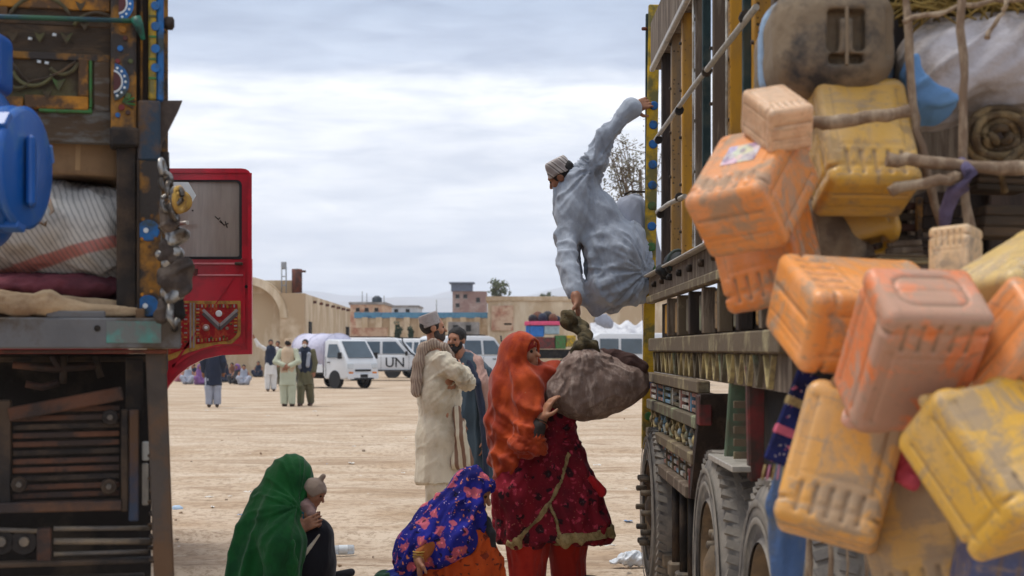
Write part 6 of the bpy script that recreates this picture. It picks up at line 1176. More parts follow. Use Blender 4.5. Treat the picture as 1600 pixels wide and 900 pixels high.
# ------------------------------------------------------------------ parked vehicles and far crowd of goods (built facing +x, then turned)
VW = mat('white_car_paint', lin(204, 206, 208), .3, .04, 2, bump=0, spec=.5); VGL = mat('car_window_glass', lin(66, 80, 90), .12, .2, 1.5, bump=0, spec=.6); VBL = mat('black_car_trim', lin(30, 30, 32), .6, .1, bump=0); CHR = mat('lamp_lens', lin(190, 196, 200), .15, .1, bump=0, spec=.6)
REDL = mat('red_lamp_lens', lin(150, 26, 26), .25, .1, bump=0); AMBL = mat('amber_lamp_lens', lin(206, 120, 40), .25, .1, bump=0); HUB = mat('steel_hub', lin(140, 140, 142), .4, .1, metal=.5)
def side_shell(root, name, m, prof, w, bev=.05, tum=None):
    """a car body from its side outline: rounded edges, upper part leaning in"""
    b = MB(); n = len(prof); b.prism([(x, -w / 2, z) for x, z in prof], (0, w, 0))
    zt = max(z for _, z in prof)
    if tum:
        for v in b.bm.verts:
            if v.co.z > tum[0]: v.co.y *= 1 - tum[1] * (v.co.z - tum[0]) / (zt - tum[0])
    bmesh.ops.recalc_face_normals(b.bm, faces=b.bm.faces); bmesh.ops.bevel(b.bm, geom=list(b.bm.edges), offset=bev, segments=2, affect='EDGES', profile=.6, clamp_overlap=True)
    return b.build(name, m, root, True)
def car_wheel(root, x, y, R, w):
    s = 1 if y > 0 else -1; ty = MB().lathe([(R * .62, -w / 2), (R * .9, -w / 2), (R, -w * .3), (R, w * .3), (R * .9, w / 2), (R * .62, w / 2)], (x, y - s * w / 2, R), (0, s, 0), 24, cap=False).build('tyre', VBL, root)
    MB().lathe([(R * .64, w * .5), (R * .56, w * .3), (R * .25, w * .38), (.001, w * .45)], (x, y - s * w / 2, R), (0, s, 0), 20, cap=False).build('rim', HUB, ty)
def win(root, pts, y, lean, name='side_window', m=None, zt=0, zb=0):
    for s in (-1, 1): MB().prism([(x, s * (y - lean * max(0, z - zb)), z) for x, z in pts], (0, s * .008, 0)).build(name, m or VGL, root)
def suv(label, text=None):
    r = thing('parked_suv', label, 'car', (0, 0, 0), 'white vehicles parked before the compound wall')
    body = side_shell(r, 'body', VW, [(-2.35, .48), (-2.42, .75), (-2.40, 1.12), (-2.28, 1.16), (.98, 1.16), (1.15, 1.14), (2.28, 1.05), (2.42, .9), (2.44, .55), (2.3, .42), (-2.2, .42)], 1.86, .06)
    side_shell(r, 'cabin', VW, [(-2.36, 1.15), (-2.25, 1.88), (-2.05, 1.96), (.1, 1.96), (.35, 1.90), (1.02, 1.15)], 1.80, .06, (1.15, .12))
    for x0, x1, x2, x3 in ((-2.2, -2.13, -1.42, -1.42), (-1.3, -1.3, -.42, -.42), (-.30, -.30, .30, .78)):
        win(r, [(x0, 1.22), (x1, 1.78), (x2, 1.78), (x3, 1.22)], .908, .135, zb=1.15)
    MB().prism([(1.02, -.74, 1.2), (.42, -.67, 1.86), (.42, .67, 1.86), (1.02, .74, 1.2)], (.012, 0, .012)).build('windscreen', VGL, r)
    MB().prism([(-2.385, -.7, 1.25), (-2.29, -.66, 1.8), (-2.29, .66, 1.8), (-2.385, .7, 1.25)], (-.014, 0, 0)).build('rear_window', VGL, r)
    for s in (-1, 1):
        for x in (-1.5, 1.45): car_wheel(r, x, s * .90, .39, .24); MB().lathe([(.46, -.01), (.47, .02), (.43, .03)], (x, s * .925, .42), (0, s, 0), 24).build('wheel_arch', VBL, r)
        MB().box((2.42, s * .66, .86), (.04, .17, .10), bev=.02).build('headlight', CHR, r); MB().box((-2.42, s * .78, .95), (.03, .08, .14), bev=.01).build('tail_light', REDL, r)
        MB().box((.82, s * 1.03, 1.24), (.05, .09, .10), bev=.02).build('wing_mirror', VBL, r)
        for x in (-.5, .5): MB().box((x - .28, s * .937, 1.04), (.09, .012, .018), bev=.005).build('door_handle', VBL, r)
        for x in (-1.36, -.36, .92): MB().box((x, s * .931, .82), (.006, .004, .32)).build('door_seam', VBL, r)
        MB().box((0, s * .94, .46), (1.0, .06, .03), bev=.01).build('side_step', VBL, r)
        MB().tube([(-1.9, s * .62, 2.0), (0, s * .62, 2.0)], .02, 6).build('roof_rail', VBL, r)
    MB().box((2.46, 0, .58), (.06, .9, .11), bev=.03).build('bumper', VBL, r); MB().box((-2.44, 0, .58), (.05, .9, .1), bev=.03).build('bumper', VBL, r); MB().box((2.43, 0, .86), (.03, .46, .11), bev=.01).build('grille', VBL, r)
    MB().tube([(1.35, -.93, 1.0), (.98, -.95, 1.3), (.62, -.90, 1.78), (.60, -.90, 1.98)], .035, 8).build('snorkel', VBL, r); MB().tube([(2.5, -.6, .7), (2.5, -.6, 2.6)], .008, 4).build('whip_aerial', VBL, r)
    if text:
        for s in (-1, 1):
            cu = bpy.data.curves.new('lettering', 'FONT'); cu.body = text; cu.size = .62; cu.extrude = .004; cu.align_x = 'CENTER'; cu.offset = .006; o = bpy.data.objects.new('lettering', cu); COL.objects.link(o)
            dg = bpy.context.evaluated_depsgraph_get(); me = bpy.data.meshes.new_from_object(o.evaluated_get(dg)); bpy.data.objects.remove(o)
            M_ = Matrix.Rotation(math.radians(90), 4, 'X') if s < 0 else Matrix.Rotation(math.radians(180), 4, 'Z') @ Matrix.Rotation(math.radians(90), 4, 'X')
            me.transform(M_); me.transform(Matrix.Translation((.28, s * .937, .62))); link('lettering', me, VBL, r)
    return r
def park(r, px, d, yaw, label=None):
    if label: r['label'] = label
    r.location = (P(px, 0, d)[0], d, 0); r.rotation_euler = (0, 0, yaw); return r
un = suv('white off road car with big black UN letters on its door', 'UN'); park(un, 612, 71, -.06)
plain = suv('white off road car just right of the UN one, half hidden'); park(plain, 668, 77, -.45)
park(copy_tree(plain), 742, 62, .75, 'white off road car behind the shawled shoulder of the slate clad man')
def kei():
    r = thing('mini_truck', 'small white pickup truck with a rounded pale tarpaulin canopy', 'truck', (0, 0, 0))
    side_shell(r, 'cab', VW, [(.30, .45), (.30, 1.72), (.48, 1.80), (1.10, 1.78), (1.62, 1.06), (1.70, .9), (1.72, .42), (1.6, .34), (.4, .34)], 1.46, .05, (1.05, .10))
    win(r, [(.52, 1.12), (.56, 1.62), (1.06, 1.62), (1.40, 1.12)], .735, .11, zb=1.05)
    MB().prism([(1.605, -.58, 1.12), (1.16, -.54, 1.72), (1.16, .54, 1.72), (1.605, .58, 1.12)], (.014, 0, .010)).build('windscreen', VGL, r)
    for s in (-1, 1):
        MB().box((1.69, s * .56, .82), (.04, .13, .10), bev=.03).build('headlight', CHR, r); MB().box((1.72, s * .55, .56), (.02, .1, .05), bev=.01).build('indicator', AMBL, r); MB().box((1.42, s * .84, 1.2), (.04, .08, .12), bev=.02).build('wing_mirror', VBL, r)
        for x in (.98, -1.05): car_wheel(r, x, s * .68, .29, .17); MB().lathe([(.34, -.01), (.345, .015), (.32, .02)], (x, s * .715, .32), (0, s, 0), 22).build('wheel_arch', VBL, r)
        MB().box((.62, s * .738, .95), (.07, .012, .02)).build('door_handle', VBL, r); MB().box((.44, s * .733, .8), (.006, .006, .36)).build('door_seam', VBL, r)
        MB().box((-.70, s * .72, .72), (.96, .02, .15), bev=.01).build('drop_side', VW, r); MB().box((-1.66, s * .6, .6), (.02, .08, .06)).build('tail_light', REDL, r)
    MB().box((-.70, 0, .58), (.98, .71, .05)).build('bed', VBL, r); MB().box((-.70, 0, .42), (.9, .3, .08)).build('chassis_beam', VBL, r)
    MB().box((1.74, 0, .44), (.05, .70, .10), bev=.03).build('bumper', VW, r); MB().box((1.735, 0, .66), (.012, .36, .035)).build('grille', VBL, r); MB().box((1.795, 0, .46), (.006, .17, .06)).build('number_plate', VBL, r); MB().box((1.79, 0, .36), (.01, .45, .03)).build('grille', VBL, r)
    CAN = mat('pale_lilac_tarpaulin', lin(196, 194, 212), .7, .08, 3, lin(168, 166, 186), .3, 3, .3, 20)
    prof = [(-.72, .8), (-.73, 1.5)] + [(-.72 * math.cos(q), 1.5 + .52 * math.sin(q)) for q in np.linspace(.15, PI - .15, 12)] + [(.73, 1.5), (.72, .8)]
    b = MB(); b.prism([(-1.68, y, z) for y, z in prof], (1.96, 0, 0)); b.build('canopy', CAN, r, True)
    for x in (-1.66, -.7, .27): MB().tube([(x, y * 1.012, z + .006) for y, z in prof], .018, 6).build('canopy_hoop', CAN, r)
    MB().box((.286, 0, 1.3), (.004, .6, .42)).build('canopy_opening', VBL, r)
    return r
park(kei(), 522, 57.5, -.80)
def van(label):
    r = thing('minibus', label, 'van', (0, 0, 0), 'white minibuses parked at the right')
    side_shell(r, 'body', VW, [(-2.3, .4), (-2.36, 1.0), (-2.3, 1.95), (-2.1, 2.08), (1.3, 2.08), (1.55, 2.0), (2.2, 1.25), (2.36, 1.0), (2.38, .45), (2.2, .36), (-2.2, .36)], 1.72, .06, (1.0, .08))
    for x0, x1 in ((-2.1, -1.35), (-1.25, -.4), (-.3, .5)): win(r, [(x0, 1.25), (x0, 1.85), (x1, 1.85), (x1, 1.25)], .868, .06, zb=1.0)
    win(r, [(.62, 1.25), (.62, 1.85), (1.45, 1.85), (1.95, 1.25)], .868, .06, zb=1.0); MB().prism([(2.2, -.72, 1.28), (1.62, -.68, 1.96), (1.62, .68, 1.96), (2.2, .72, 1.28)], (.014, 0, .012)).build('windscreen', VGL, r)
    MB().prism([(-2.345, -.66, 1.3), (-2.30, -.64, 1.9), (-2.30, .64, 1.9), (-2.345, .66, 1.3)], (-.014, 0, 0)).build('rear_window', VGL, r)
    for s in (-1, 1):
        for x in (-1.4, 1.5): car_wheel(r, x, s * .80, .33, .2)
        MB().box((2.36, s * .6, .82), (.03, .14, .09), bev=.02).build('headlight', CHR, r); MB().box((-2.36, s * .7, .9), (.02, .07, .16), bev=.01).build('tail_light', REDL, r); MB().box((0, s * .865, .98), (2.1, .008, .02)).build('trim_strip', VBL, r)
    MB().box((2.38, 0, .5), (.05, .82, .09), bev=.03).build('bumper', VBL, r)
    return r
v = van('white minibus whose windows show between bundle and yellow post'); park(v, 1012, 62, .12)
# loaded painted lorry far off, tents
def far_lorry():
    d = 74; J = lambda x, y, dd=0.0: P(x, y, d + dd); r = thing('loaded_lorry', 'distant painted lorry with a pink top rail, blue flank and dark load', 'truck', (J(850, 0)[0], d, 0))
    pk = mat('pink_rail_paint', lin(212, 84, 120), .6, .15); bl = mat('blue_side_paint', lin(48, 110, 180), .6, .15)
    def bx(nm, m, x0, x1, y0, y1, o=0, dep=2.4): a, b = J(x0, y1, o), J(x1, y0, o); MB().box(((a[0] + b[0]) / 2, d + o + dep / 2, (a[2] + b[2]) / 2), ((b[0] - a[0]) / 2, dep / 2, (b[2] - a[2]) / 2), bev=.03).build(nm, m, r)
    bx('top_rail', pk, 820, 876, 502, 508, -.1, 2.6); bx('side_panel', bl, 822, 850, 509, 526); bx('side_panel', mat('pale_side_paint', lin(150, 170, 178), .7, .2), 850.5, 874, 509, 522); bx('side_panel', GREENP, 868, 884, 524, 545, -.05); bx('side_panel', YPOST, 885, 900, 524, 542, -.05); bx('skirt_panel', BLACKISH, 822, 900, 546, 560, .1); bx('side_panel', REDP, 822, 867, 527, 545)
    for x in (835, 885): MB().lathe([(.5, 0), (.5, .3)], J(x, 576) * (1, 1, 0) + (0, 0, .5), (0, -1, 0), 20).build('tyre', VBL, r)
    for i, (x, y, s) in enumerate(((832, 498, .22), (840, 495, .26), (848, 497, .25), (856, 494, .27), (864, 497, .24), (870, 499, .2))): sdf('load_bundle', ell(J(x, y, .6 + .2 * (i % 2)), (s, s * 1.1, s)), (CHAR, BROWNC, NAVY)[i % 3], r, .05, lumps(.05, 4, i * 2.0))
far_lorry()
def tent():
    d = 80; J = lambda x, y, dd=0.0: P(x, y, d + dd); r = thing('tarpaulin_shelter', 'white tarpaulin shelter sagging over poles behind the minibuses', 'shelter', (J(968, 0)[0], d, 0))
    X0_, X1_ = J(925, 0)[0], J(1012, 0)[0]
    def fn(u, v): x = X0_ + (X1_ - X0_) * u; ridge = 1 - abs(2 * v - 1); return (x, d + 4 * v, 1.9 + 1.0 * ridge - .22 * math.sin(u * PI * 3) ** 2 * (1 - .4 * ridge) + .08 * math.sin(u * 23 + v * 9))
    MB().grid(fn, 26, 12).build('canvas', mat('white_tarpaulin', lin(204, 204, 206), .8, .1, 1, lin(160, 160, 166), .35, 1, .3, 8), r, True, .02)
    for x in (930, 968, 1005): MB().tube([J(x, 0) * (1, 1, 0), J(x, 0) * (1, 1, 0) + (0, 0, 2.0)], .04, 6).build('pole', GREYW, r)
    sdf('laundry', union([ell(J(942, 500, -.2), (.4, .1, .35)), ell(J(950, 505, -.2), (.3, .1, .3))], .1), LGREY, r, .05, folds(.05, (0, 0, 1), 4, 1, 2))
tent()
# ------------------------------------------------------------------ jerrycans and load at the near end of the truck
def canmat(name, c, mud=.45, seed=0.0, mudc=(150, 132, 112)):
    t = NT(name); co = t.coord(); n = t.noise(3, co, 4); col = t.ramp(n, [(.3, tuple(x * .86 for x in c)), (.7, c)])
    sun = t.noise(5, t.coord((1.3, 1.3, .5)), 5); col = t.mix(t.ramp(sun, [(.5, 0), (.75, .35)]), col, tuple(min(1, .5 * x + .36) for x in c))
    a = t.noise(6.5, co, 8, .68, .6); k = .62 - mud * .30; m1 = t.ramp(a, [(k, 0), (k + .09, .8)]); col = t.mix(m1, col, lin(*mudc))
    st = t.noise(30, t.coord((1, 1, .22)), 6, .7); col = t.mix(t.ramp(st, [(.56, 0), (.72, .5 * min(1, mud * 2))]), col, lin(132, 116, 100))
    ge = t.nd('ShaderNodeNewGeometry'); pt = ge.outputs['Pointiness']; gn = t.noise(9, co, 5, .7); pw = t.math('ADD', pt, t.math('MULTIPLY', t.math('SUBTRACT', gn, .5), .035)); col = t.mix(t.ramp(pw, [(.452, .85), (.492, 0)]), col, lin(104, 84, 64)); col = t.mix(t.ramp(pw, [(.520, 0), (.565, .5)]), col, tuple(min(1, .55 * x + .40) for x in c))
    sc2 = t.noise(16, t.coord((.25, 2.2, 2.2), (.2, .5, .3)), 6, .75); col = t.mix(t.ramp(sc2, [(.54, 0), (.63, .6)]), col, lin(146, 126, 104))
    fd = t.noise(2.2, co, 6, .6); col = t.mix(t.ramp(fd, [(.3, .04), (.7, .34)]), col, lin(168, 146, 122)); sp = t.noise(75, t.coord((1, .3, 1), (.3, .2, .5)), 3, .7); col = t.mix(t.ramp(sp, [(.60, 0), (.70, .4)]), col, lin(120, 104, 90))
    t.bump(t.math('ADD', t.noise(60, co, 5), t.math('MULTIPLY', a, 1.5)), .22, .004); rg = t.mix(m1, (.36, .36, .36), (.85, .85, .85)); m = t.done(col, rg, 0, .4)
    t.b.inputs['Subsurface Weight'].default_value = .08; t.b.inputs['Subsurface Radius'].default_value = (.02, .01, .005); return m
def can_proto(oval=False):
    r = None if oval else thing('jerrycan', 'x', 'jerrycan', (0, 0, 0), 'jerrycans hung on the truck')
    f = rbox((0, 0, 0), (.142, .112, .185), .028)
    f = union([f, rbox((0, 0, .168), (.122, .095, .028), .022)], .03)
    gr = []
    for s in (-1, 1):
        for i in range(5): x = (i - 2) * .042; gr.append(cap((x, s * .114, -.150), (x, s * .114, -.082), .009))
        for x in (-.118, -.104, .104, .118): gr.append(cap((x, s * .1135, -.07), (x, s * .1135, .14), .0065))
        for y in (-.055, .055): gr.append(cap((s * .1435, y, -.14), (s * .1435, y, .14), .006))
        for z in (-.055, ): gr += [cap((-.10, s * .1145, z), (.10, s * .1145, z), .004)]
    ring = lambda z, w: (lambda p: np.maximum(np.abs(p[:, 2] - z) - w, -(rbox((0, 0, 0), (.139, .109, .3), .04)(p))))
    gr += [ring(-.128, .007)]
    bt = rbox((0, 0, -.185), (.088, .060, .2), .04)
    if oval: gr.append(lambda p: np.maximum(np.abs(bt(p)) - .005, p[:, 2] + .178)); gr.append(cap((-.09, 0, -.188), (.09, 0, -.188), .006))
    else: gr += [cap((-.112, y, -.187), (.112, y, -.187), r_) for y, r_ in ((.030, .008), (-.042, .006), (-.060, .005))]
    f = cut(f, gr, .006)
    f = cut(f, [rbox((.015, 0, .20), (.062, .2, .022), .015)], .012)          # hand hole under the handle
    hd = chain([(-.055, 0, .17), (-.045, 0, .222), (.075, 0, .222), (.088, 0, .17)], [.017, .015, .015, .017], .01)
    f = union([f, hd, cap((-.10, 0, .17), (-.10, 0, .212), .026)], .012)
    me = sdf_mesh('can_body', f, .0056)
    if oval: return me
    link('can_body', me, None, r)
    MB().lathe([(.024, .205), (.030, .208), (.030, .232), (.026, .238), (.001, .238)], (-.10, 0, 0), n=20, cap=False).build('cap', None, r); return r
CAN0 = can_proto(); _first = [True]
ME_OVAL = can_proto(True); ME_OVAL.materials.append(WHITEP)
for ch in CAN0.children:
    ch.data.materials.append(WHITEP)
def can(label, c, mud, cx, cy, d, b, s, sc=1.0, capc=None, mudc=(150, 132, 112)):
    r = CAN0 if _first[0] else copy_tree(CAN0); _first[0] = False
    r['label'] = label; m = canmat('worn_plastic', lin(*c), mud, mudc=mudc)
    for ch in r.children:
        if 'round grooved' in label and ch.name.startswith('can_body'): ch.data = ME_OVAL
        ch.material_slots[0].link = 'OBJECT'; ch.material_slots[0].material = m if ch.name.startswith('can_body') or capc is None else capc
    Fm = frame(-np.array(b, float), s); sc = (sc,) * 3 if np.isscalar(sc) else sc
    r.matrix_world = Matrix.Translation(P(cx, cy, d).tolist()) @ Matrix(Fm.tolist()).to_4x4() @ Matrix.Diagonal((*sc, 1)); return r
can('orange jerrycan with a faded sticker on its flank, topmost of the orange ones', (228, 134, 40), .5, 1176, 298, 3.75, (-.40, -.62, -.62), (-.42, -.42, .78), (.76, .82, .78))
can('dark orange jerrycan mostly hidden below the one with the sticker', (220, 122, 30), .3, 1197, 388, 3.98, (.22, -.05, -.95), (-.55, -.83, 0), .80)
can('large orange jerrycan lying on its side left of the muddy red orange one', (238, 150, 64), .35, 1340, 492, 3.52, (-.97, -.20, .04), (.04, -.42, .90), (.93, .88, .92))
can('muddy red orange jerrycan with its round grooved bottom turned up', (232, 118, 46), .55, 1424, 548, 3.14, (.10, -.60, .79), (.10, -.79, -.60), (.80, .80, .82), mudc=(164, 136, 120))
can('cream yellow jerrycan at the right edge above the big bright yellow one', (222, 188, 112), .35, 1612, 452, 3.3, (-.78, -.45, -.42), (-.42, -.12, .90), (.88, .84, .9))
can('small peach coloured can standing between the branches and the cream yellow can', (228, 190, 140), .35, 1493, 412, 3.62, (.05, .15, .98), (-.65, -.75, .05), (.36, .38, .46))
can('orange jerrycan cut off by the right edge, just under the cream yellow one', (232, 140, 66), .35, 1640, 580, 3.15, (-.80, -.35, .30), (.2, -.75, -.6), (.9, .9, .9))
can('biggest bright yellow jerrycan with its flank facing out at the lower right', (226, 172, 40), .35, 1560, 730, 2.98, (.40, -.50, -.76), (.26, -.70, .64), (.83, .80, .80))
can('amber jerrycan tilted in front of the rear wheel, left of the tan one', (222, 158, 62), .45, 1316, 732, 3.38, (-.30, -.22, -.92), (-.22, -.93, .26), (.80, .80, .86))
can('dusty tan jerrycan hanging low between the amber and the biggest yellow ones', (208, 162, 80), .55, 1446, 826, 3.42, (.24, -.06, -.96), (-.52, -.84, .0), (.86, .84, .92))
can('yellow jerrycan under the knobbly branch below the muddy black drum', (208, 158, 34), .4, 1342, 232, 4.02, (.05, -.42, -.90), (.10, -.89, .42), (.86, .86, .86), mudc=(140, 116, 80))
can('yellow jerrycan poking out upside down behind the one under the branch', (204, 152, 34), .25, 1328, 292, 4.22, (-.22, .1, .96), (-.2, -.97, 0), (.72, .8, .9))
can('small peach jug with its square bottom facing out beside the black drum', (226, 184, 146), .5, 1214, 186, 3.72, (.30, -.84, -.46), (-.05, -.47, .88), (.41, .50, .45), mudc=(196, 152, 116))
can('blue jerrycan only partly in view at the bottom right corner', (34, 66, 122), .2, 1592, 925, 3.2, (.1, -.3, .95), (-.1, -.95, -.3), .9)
# sticker on the first can, set into its local frame
t = NT('faded_flower_sticker'); co = t.coord(rnd=False); v = t.voro(26, co, out='Color'); col = t.mix(.75, v, lin(206, 196, 176)); col = t.mix(t.ramp(t.noise(30, co, 4), [(.5, 0), (.6, .6)]), col, lin(110, 70, 120)); STK = t.done(col, .6, 0, .3)
b_ = MB(); b_.box((0, .1128, .035), (.062, .0012, .052), bev=.0005); o_s = b_.build('sticker', STK); o_s.parent = CAN0
# blue drum with muddy bottom
MUD = mat('mud_caked_black_plastic', lin(52, 50, 50), .8, .25, 9, lin(122, 106, 86), .62, 5, .4, 30)
D_ = thing('black_drum', 'black plastic drum with a mud caked bottom and recessed grips', 'drum', P(1302, 165, 4.1)); dc = P(1303, 72, 4.10); Rd = frame((-.04, -1, .03), (0, 0, 1))
f = rbox(dc + np.array((-.008, .14, 0)), (.160, .155, .30), .11, frame((-.04, -1, .03), (0, 0, 1)))
f = cut(f, [rbox(dc - np.array((-.0, .16, 0)) + np.array((0, .002, dz)), (hx, .05, hz), .008) for dz, hx, hz in ((.055, .048, .010), (-.062, .046, .012))] + [rbox(dc - np.array((-dx, .16, 0)), (.016, .05, .042), .01) for dx in (-.033, .033)] + [rbox(dc - np.array((-.115, .16, -.01)), (.007, .05, .06), .005)], .012)
sdf('drum_body', f, MUD, D_, .0065, lumps(.003, 30))
MB().tube([dc + Rd @ np.array((.172 * math.copysign(abs(math.cos(q)) ** .6, math.cos(q)), .160 * math.copysign(abs(math.sin(q)) ** .6, math.sin(q)), -.13)) for q in np.linspace(0, 2 * PI, 41)], .016, 8, cap=False).build('pale_rim', mat('pale_blue_plastic', lin(140, 164, 190), .5, .12, 4, lin(110, 108, 104), .35, 5, .2), D_)
MB().box(dc + np.array((.0, -.158, -.005)), (.004, .006, .075), bev=.002).build('seam_ridge', MUD, D_)
# white sack with blue corner, other soft goods
s = thing('white_sack', 'stuffed white sack with a light blue corner behind the upright pole', 'sack', P(1520, 190, 4.1)); f = union([ell(P(1530, 108, 4.2), (.22, .2, .125), frame((.15, 0, 1), (0, 1, 0))), ell(P(1470, 120, 4.12), (.10, .14, .12)), ell(P(1448, 140, 4.1), (.06, .12, .10)), ell(P(1590, 100, 4.15), (.18, .18, .13))], .08)
sdf('sack_body', f, mat('dusty_white_sacking', lin(176, 172, 176), .85, .12, 4, lin(134, 122, 112), .45, 3, .4, 90), s, .0085, [folds(.016, (.7, 0, .6), 13, 1.6, 3), lumps(.008, 8)]); sdf('blue_corner', inter2(grow(f, .004), cap(P(1436, 110, 4.05), P(1452, 168, 4.02), .05, .075)), mat('light_blue_sacking', lin(106, 150, 200), .8, .12, 6, bsc=90), s, .007, [folds(.016, (.7, 0, .6), 13, 1.6, 3), lumps(.008, 8)])
s = thing('brown_sack', 'dusty brown sack squeezed between the sticker can and the yellow spout', 'sack', P(1275, 410, 4.2)); sdf('sack_body', union([ell(P(1275, 365, 4.2), (.085, .1, .13)), ell(P(1300, 405, 4.2), (.11, .1, .09))], .06), mat('brown_burlap', lin(138, 120, 98), .95, .2, 8, lin(96, 80, 66), .5, 6, .6, 110), s, .008, [folds(.014, (.2, 0, 1), 16, 2, 7)]); MB().tube([P(1268, 300, 4.05), P(1272, 340, 4.04), P(1281, 400, 4.05)], .006, 6).build('tie_cord', STICK, s)
s = thing('rope_coil', 'coil of thick straw coloured rope under the white sack at the right', 'rope', P(1565, 250, 4.05)); RP = mat('straw_rope', lin(122, 102, 72), .95, .3, 40, lin(84, 68, 50), .4, 15, .8, 120)
for i, (rr, dy) in enumerate(((.022, 0), (.043, .008), (.064, -.004), (.085, .012))):
    MB().tube([P(1563, 212, 4.02 + dy) + np.array((rr * 1.05 * math.cos(q), .012 * math.sin(3 * q + i), rr * .86 * math.sin(q))) for q in np.linspace(0, 2 * PI, 25)], .0115, 8, cap=False).build('rope_turn', RP, s)
MB().tube([P(1585, 240, 4.0), P(1562, 262, 3.97), P(1570, 300, 4.0)], .011, 8).build('rope_tail', RP, s)
for i, (x0, x1, y0, y1, d, lb_, m, tl) in enumerate(((1530, 1612, 322, 372, 4.15, 'weathered wooden block at the right under the branches', OWOOD, .03), (1378, 1440, 376, 408, 4.2, 'short brown timber offcut above the big orange jerrycan', GREYW, -.06), (1362, 1450, 398, 412, 4.05, 'thin pale plank lying across above the big orange jerrycan', PALEY, .02), (1425, 1470, 372, 400, 4.25, 'dark wood chunk beside the short timber offcut', DARKW, .1), (1520, 1600, 268, 300, 4.3, 'dark bundle of firewood behind the branch pair', OWOOD, .04), (1436, 1500, 300, 360, 4.4, 'dark upright board behind the slanting pole', DARKW, 0.02))):
    o = thing('timber_piece', lb_, 'timber', P((x0 + x1) / 2, y1, d)); a, b = P(x0, y1, d), P(x1, y0, d); n = 3
    for k in range(n): MB().box((a + b) / 2 + np.array((0, .03, (k - 1) * (b[2] - a[2]) / n)), ((b[0] - a[0]) / 2 * (1 - .06 * k), .06, (b[2] - a[2]) / 2 / n * .96), frame((tl, 0, 1), (0, 1, 0)), .004).build('wood_billet', m, o)
s = thing('slatted_crate', 'dark slatted crate deep in the load below the yellow jerrycan', 'crate', P(1400, 400, 4.4))
for i in range(5): MB().box(P(1392, 322 + i * 17, 4.4), (S(50, 4.4), .012, S(5.5, 4.4)), bev=.003).build('slat', (RUST, OWOOD)[i % 2], s)
for x in (1352, 1436): MB().box(P(x, 355, 4.385), (S(5, 4.4), .012, S(46, 4.4)), bev=.003).build('crate_post', OPOST, s)
s = thing('straw_bundle', 'dry yellowish straw bundle above the white sack', 'straw', P(1490, 20, 4.2)); sb = MB(); rg = random.Random(5)
for i in range(150):
    c = P(1390 + rg.random() * 230, 20 - rg.random() ** 1.5 * 60, 4.0 + rg.random() * .3); v = np.array((rg.gauss(0, .09), rg.gauss(0, .03), rg.gauss(0, .03))); sb.tube([c - v, c + np.array((0, 0, .01)), c + v], .003, 4)
tag(sb.build('straw_stalks', mat('dry_straw', lin(134, 112, 58), .9, .3, 20), s), kind='stuff'); sdf('straw_core', ell(P(1500, -15, 4.25), (.25, .15, .055)), mat('dry_straw_core', lin(92, 78, 44), .95, .35, 20, bump=.8, bsc=60), s, .012, lumps(.02, 18))
# embroidered strap and cloths by the wheel
s = thing('embroidered_strap', 'navy embroidered cloth strap with a pink band hanging beside the amber jerrycan', 'cloth', P(1240, 725, 3.72)); NV = floral('navy_embroidery', lin(34, 40, 92), lin(24, 26, 54), ((lin(180, 170, 170), 2.2, .2), (lin(170, 90, 110), 1.6, .2)), 22)
A, B = P(1272, 586, 3.62), P(1218, 726, 3.60)
def seg(nm, m, t0, t1, w, th): MB().span(A + (B - A) * t0, A + (B - A) * t1, w, th, (0, 1, 0), .005).build(nm, m, s)
seg('strap_body', NV, 0, 1, .082, .014); seg('pink_band', mat('pink_tape', lin(186, 92, 112), .9, .15, 40), .60, .72, .086, .018); seg('braid_band', BEIGEH, .28, .40, .085, .017)
for i in range(7): MB().tube([B + np.array(((i - 3) * .011, 0, 0)), B + np.array(((i - 3) * .012 - .006, -.004, -.035))], .003, 5).build('fringe_cord', (BEIGEH, PINKC)[i % 2], s)
s = thing('blue_cloth_strip', 'long faded blue cloth strip hanging down before the rear wheel', 'cloth', P(1228, 900, 3.9)); sdf('cloth_body', flat(chain([P(1238, 700, 3.85), P(1228, 790, 3.86), P(1230, 930, 3.88)], [.035, .045, .042], .02), P(1230, 800, 3.86), (0, 1, 0), .4), mat('faded_blue_cloth', lin(72, 98, 140), .9, .15, 8, lin(96, 104, 116), .4, 5, .4, 90), s, .007, folds(.010, (.05, 0, 1), 24, 2, 5))
s = thing('pink_rag', 'pink rag stuffed between the amber, tan and biggest yellow jerrycans', 'rag', P(1412, 760, 3.3)); sdf('rag_body', union([chain([P(1417, 665, 3.3), P(1415, 705, 3.34), P(1412, 742, 3.32), P(1424, 752, 3.3)], [.012, .012, .018, .02], .01)], .01), mat('pink_rag_cloth', lin(200, 84, 100), .9, .15, 20), s, .005, folds(.006, (.5, 0, .8), 40, 6))
for i, (x, y0, y1, d) in enumerate(((1296, 820, 930, 4.1), (1322, 835, 930, 4.0), (1352, 850, 930, 4.1), (1384, 845, 930, 3.9), (1262, 830, 930, 4.3))):
    tag(MB().tube([P(x, y0, d), P(x + 3, (y0 + y1) / 2, d + .01), P(x - 1, y1, d)], (.0075, .004, .006, .005, .011)[i], 6).build('hanging_rope', STICK), ('thick pale rope hanging under the amber jerrycan', 'thin cord second from the blue strip under the load', 'rope hanging under the amber jerrycan bottom', 'thin cord hanging beside the tan jerrycan', 'stout strap nearest the blue strip under the load')[i], 'rope', 'ropes hanging under the load')
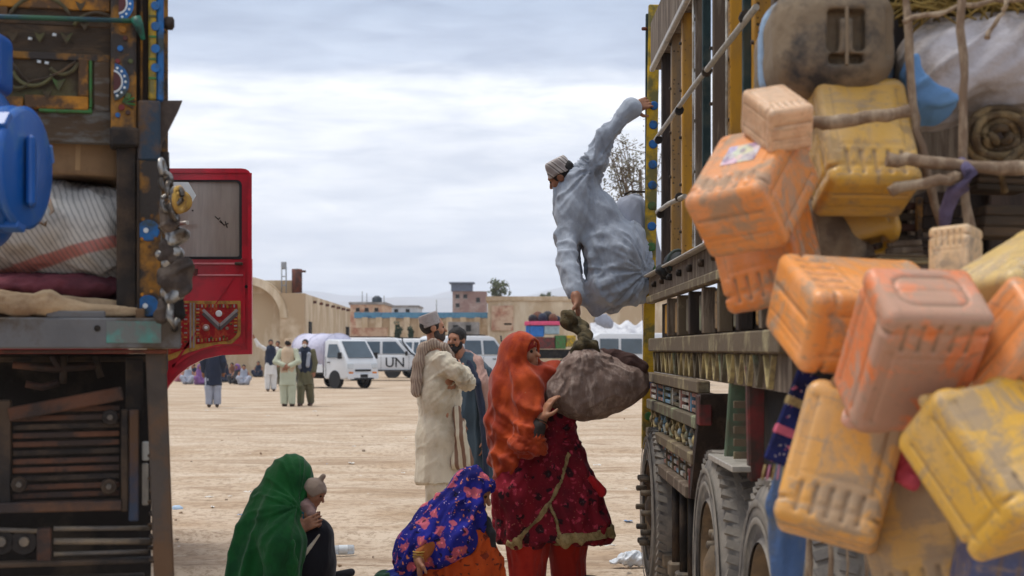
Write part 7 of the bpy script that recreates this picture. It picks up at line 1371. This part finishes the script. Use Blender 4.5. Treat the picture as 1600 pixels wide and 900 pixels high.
s = thing('black_bag', 'small black bag resting on the truck ledge next to the yellow post', 'bag', P(1060, 440, 8.4)); sdf('bag_body', union([ell(P(1062, 412, 8.45), (.085, .09, .075)), ell(P(1042, 424, 8.6), (.06, .07, .045))], .03), mat('black_bag_cloth', lin(34, 36, 38), .7, .3, 12), s, .009, folds(.012, (.5, .3, .6), 18, 3)); torus(P(1060, 408, 8.36), .06, .009, (.3, -1, 0), (0, 0, 1)).build('bag_strap', STRAPG, s)
# ------------------------------------------------------------------ litter on the ground
PET = None
def plastic(name, c, alpha=.0):
    t = NT(name); m = t.done(lin(*c), .15, 0, .5); t.b.inputs['Transmission Weight'].default_value = .45; return m
PETM = plastic('clear_plastic', (214, 222, 228))
d = GD(868); r = thing('plastic_bottle', 'clear plastic bottle with a blue cap lying by the green veiled woman', 'bottle', P(528, 868, d)); ax = unit((.98, .18, .0)); c0 = P(506, 868, d) * (1, 1, 0) + (0, 0, .037)
MB().lathe([(.012, .016), (.013, .03), (.032, .06), (.034, .075), (.031, .09), (.034, .10), (.034, .20), (.030, .212), (.001, .212)], c0, ax, 20, cap=False).build('bottle_body', PETM, r); MB().lathe([(.001, 0), (.0155, .0), (.0155, .02), (.013, .022)], c0, ax, 14).build('cap', BLUEP, r); MB().lathe([(.0345, .105), (.0345, .165)], c0, ax, 20, cap=False).build('paper_label', WHITED, r)
d = GD(880); r = thing('plastic_bags', 'crumpled heap of clear plastic bags on the ground by the front wheel', 'litter', P(985, 880, d) * (1, 1, 0)); sdf('bag_heap', zcut(union([ell(P(988, 872, d), (.10, .07, .045)), ell(P(968, 878, d), (.07, .05, .02)), ell(P(1000, 878, d), (.06, .05, .03))], .03), .002), mat('whitish_plastic_film', lin(208, 214, 220), .3, .1, 12, spec=.5), r, .008, [folds(.02, (.6, .3, .5), 22, 5), lumps(.02, 25)])
d = GD(799); r = thing('pale_blue_scrap', 'pale blue plastic scrap beside the left truck leg', 'litter', P(276, 799, d) * (1, 1, 0)); sdf('scrap_body', zcut(ell(P(277, 795, d), (.05, .04, .03)), .0), mat('pale_blue_film', lin(176, 200, 222), .4, .1, 10), r, .008, lumps(.02, 25))
d = 8.75; r = thing('black_shoe', 'dark slipper on the ground in front of the green veiled woman', 'shoe', P(535, 930, d) * (1, 1, 0)); sdf('upper', union([cap(P(512, 905, d), P(548, 895, d), .03, .022), cap(P(525, 900, d), P(550, 893, d), .02, .012)], .02), CHAR, r, .006)
rg = random.Random(21); WR = [mat('white_paper_scrap', lin(206, 202, 194), .8, .05, 6), mat('grey_stone', lin(150, 134, 116), .95, .2, 10), mat('brown_clod', lin(134, 112, 90), .95, .2, 10), mat('blue_wrapper', lin(120, 146, 180), .6, .1, 10)]
kinds = [('paper_scrap', 'flat pale scrap of paper or plastic on the bare earth', 'litter', 'scraps of paper on the ground'), ('small_stone', 'small grey stone on the bare earth', 'stone', 'small stones on the ground'), ('earth_clod', 'small brown clod on the bare earth', 'clod', 'clods on the ground'), ('blue_wrapper', 'small bluish wrapper on the bare earth', 'litter', 'wrappers on the ground')]
pm = []
for k in range(4):
    b = MB(); q = 3 if k in (0, 3) else 1
    if k in (0, 3): b.grid(lambda u, v: ((u - .5) * .09 + .01 * math.sin(v * 5), (v - .5) * .06, .006 + .012 * math.sin(u * 7 + k) * math.sin(v * 6) + .012), 5, 5)
    else:
        bmesh.ops.create_icosphere(b.bm, subdivisions=2, radius=.03)
        for v in b.bm.verts: v.co *= .75 + .5 * rg.random(); v.co.z = v.co.z * .7 + .012
    pm.append(b.build('scrap', WR[k])); 
for i in range(110):
    k = (0, 1, 2, 0, 2, 0, 3, 0, 1, 2)[i % 10]; py = 600 + 290 * rg.random() ** .75; d = GD(py); px = 268 + rg.random() * 740
    nm, lb_, ct, g_ = kinds[k]; o = bpy.data.objects.new(nm, pm[k].data); COL.objects.link(o); s = rg.uniform(.25, .8) * (1 if k else 1.3); o.scale = (s, s * rg.uniform(.6, 1.3), s); o.rotation_euler = (0, 0, rg.random() * 6.28); x = P(px, 0, d)[0]; o.location = (x, d, 0); tag(o, lb_, ct, g_)
for o in pm: bpy.data.objects.remove(o)
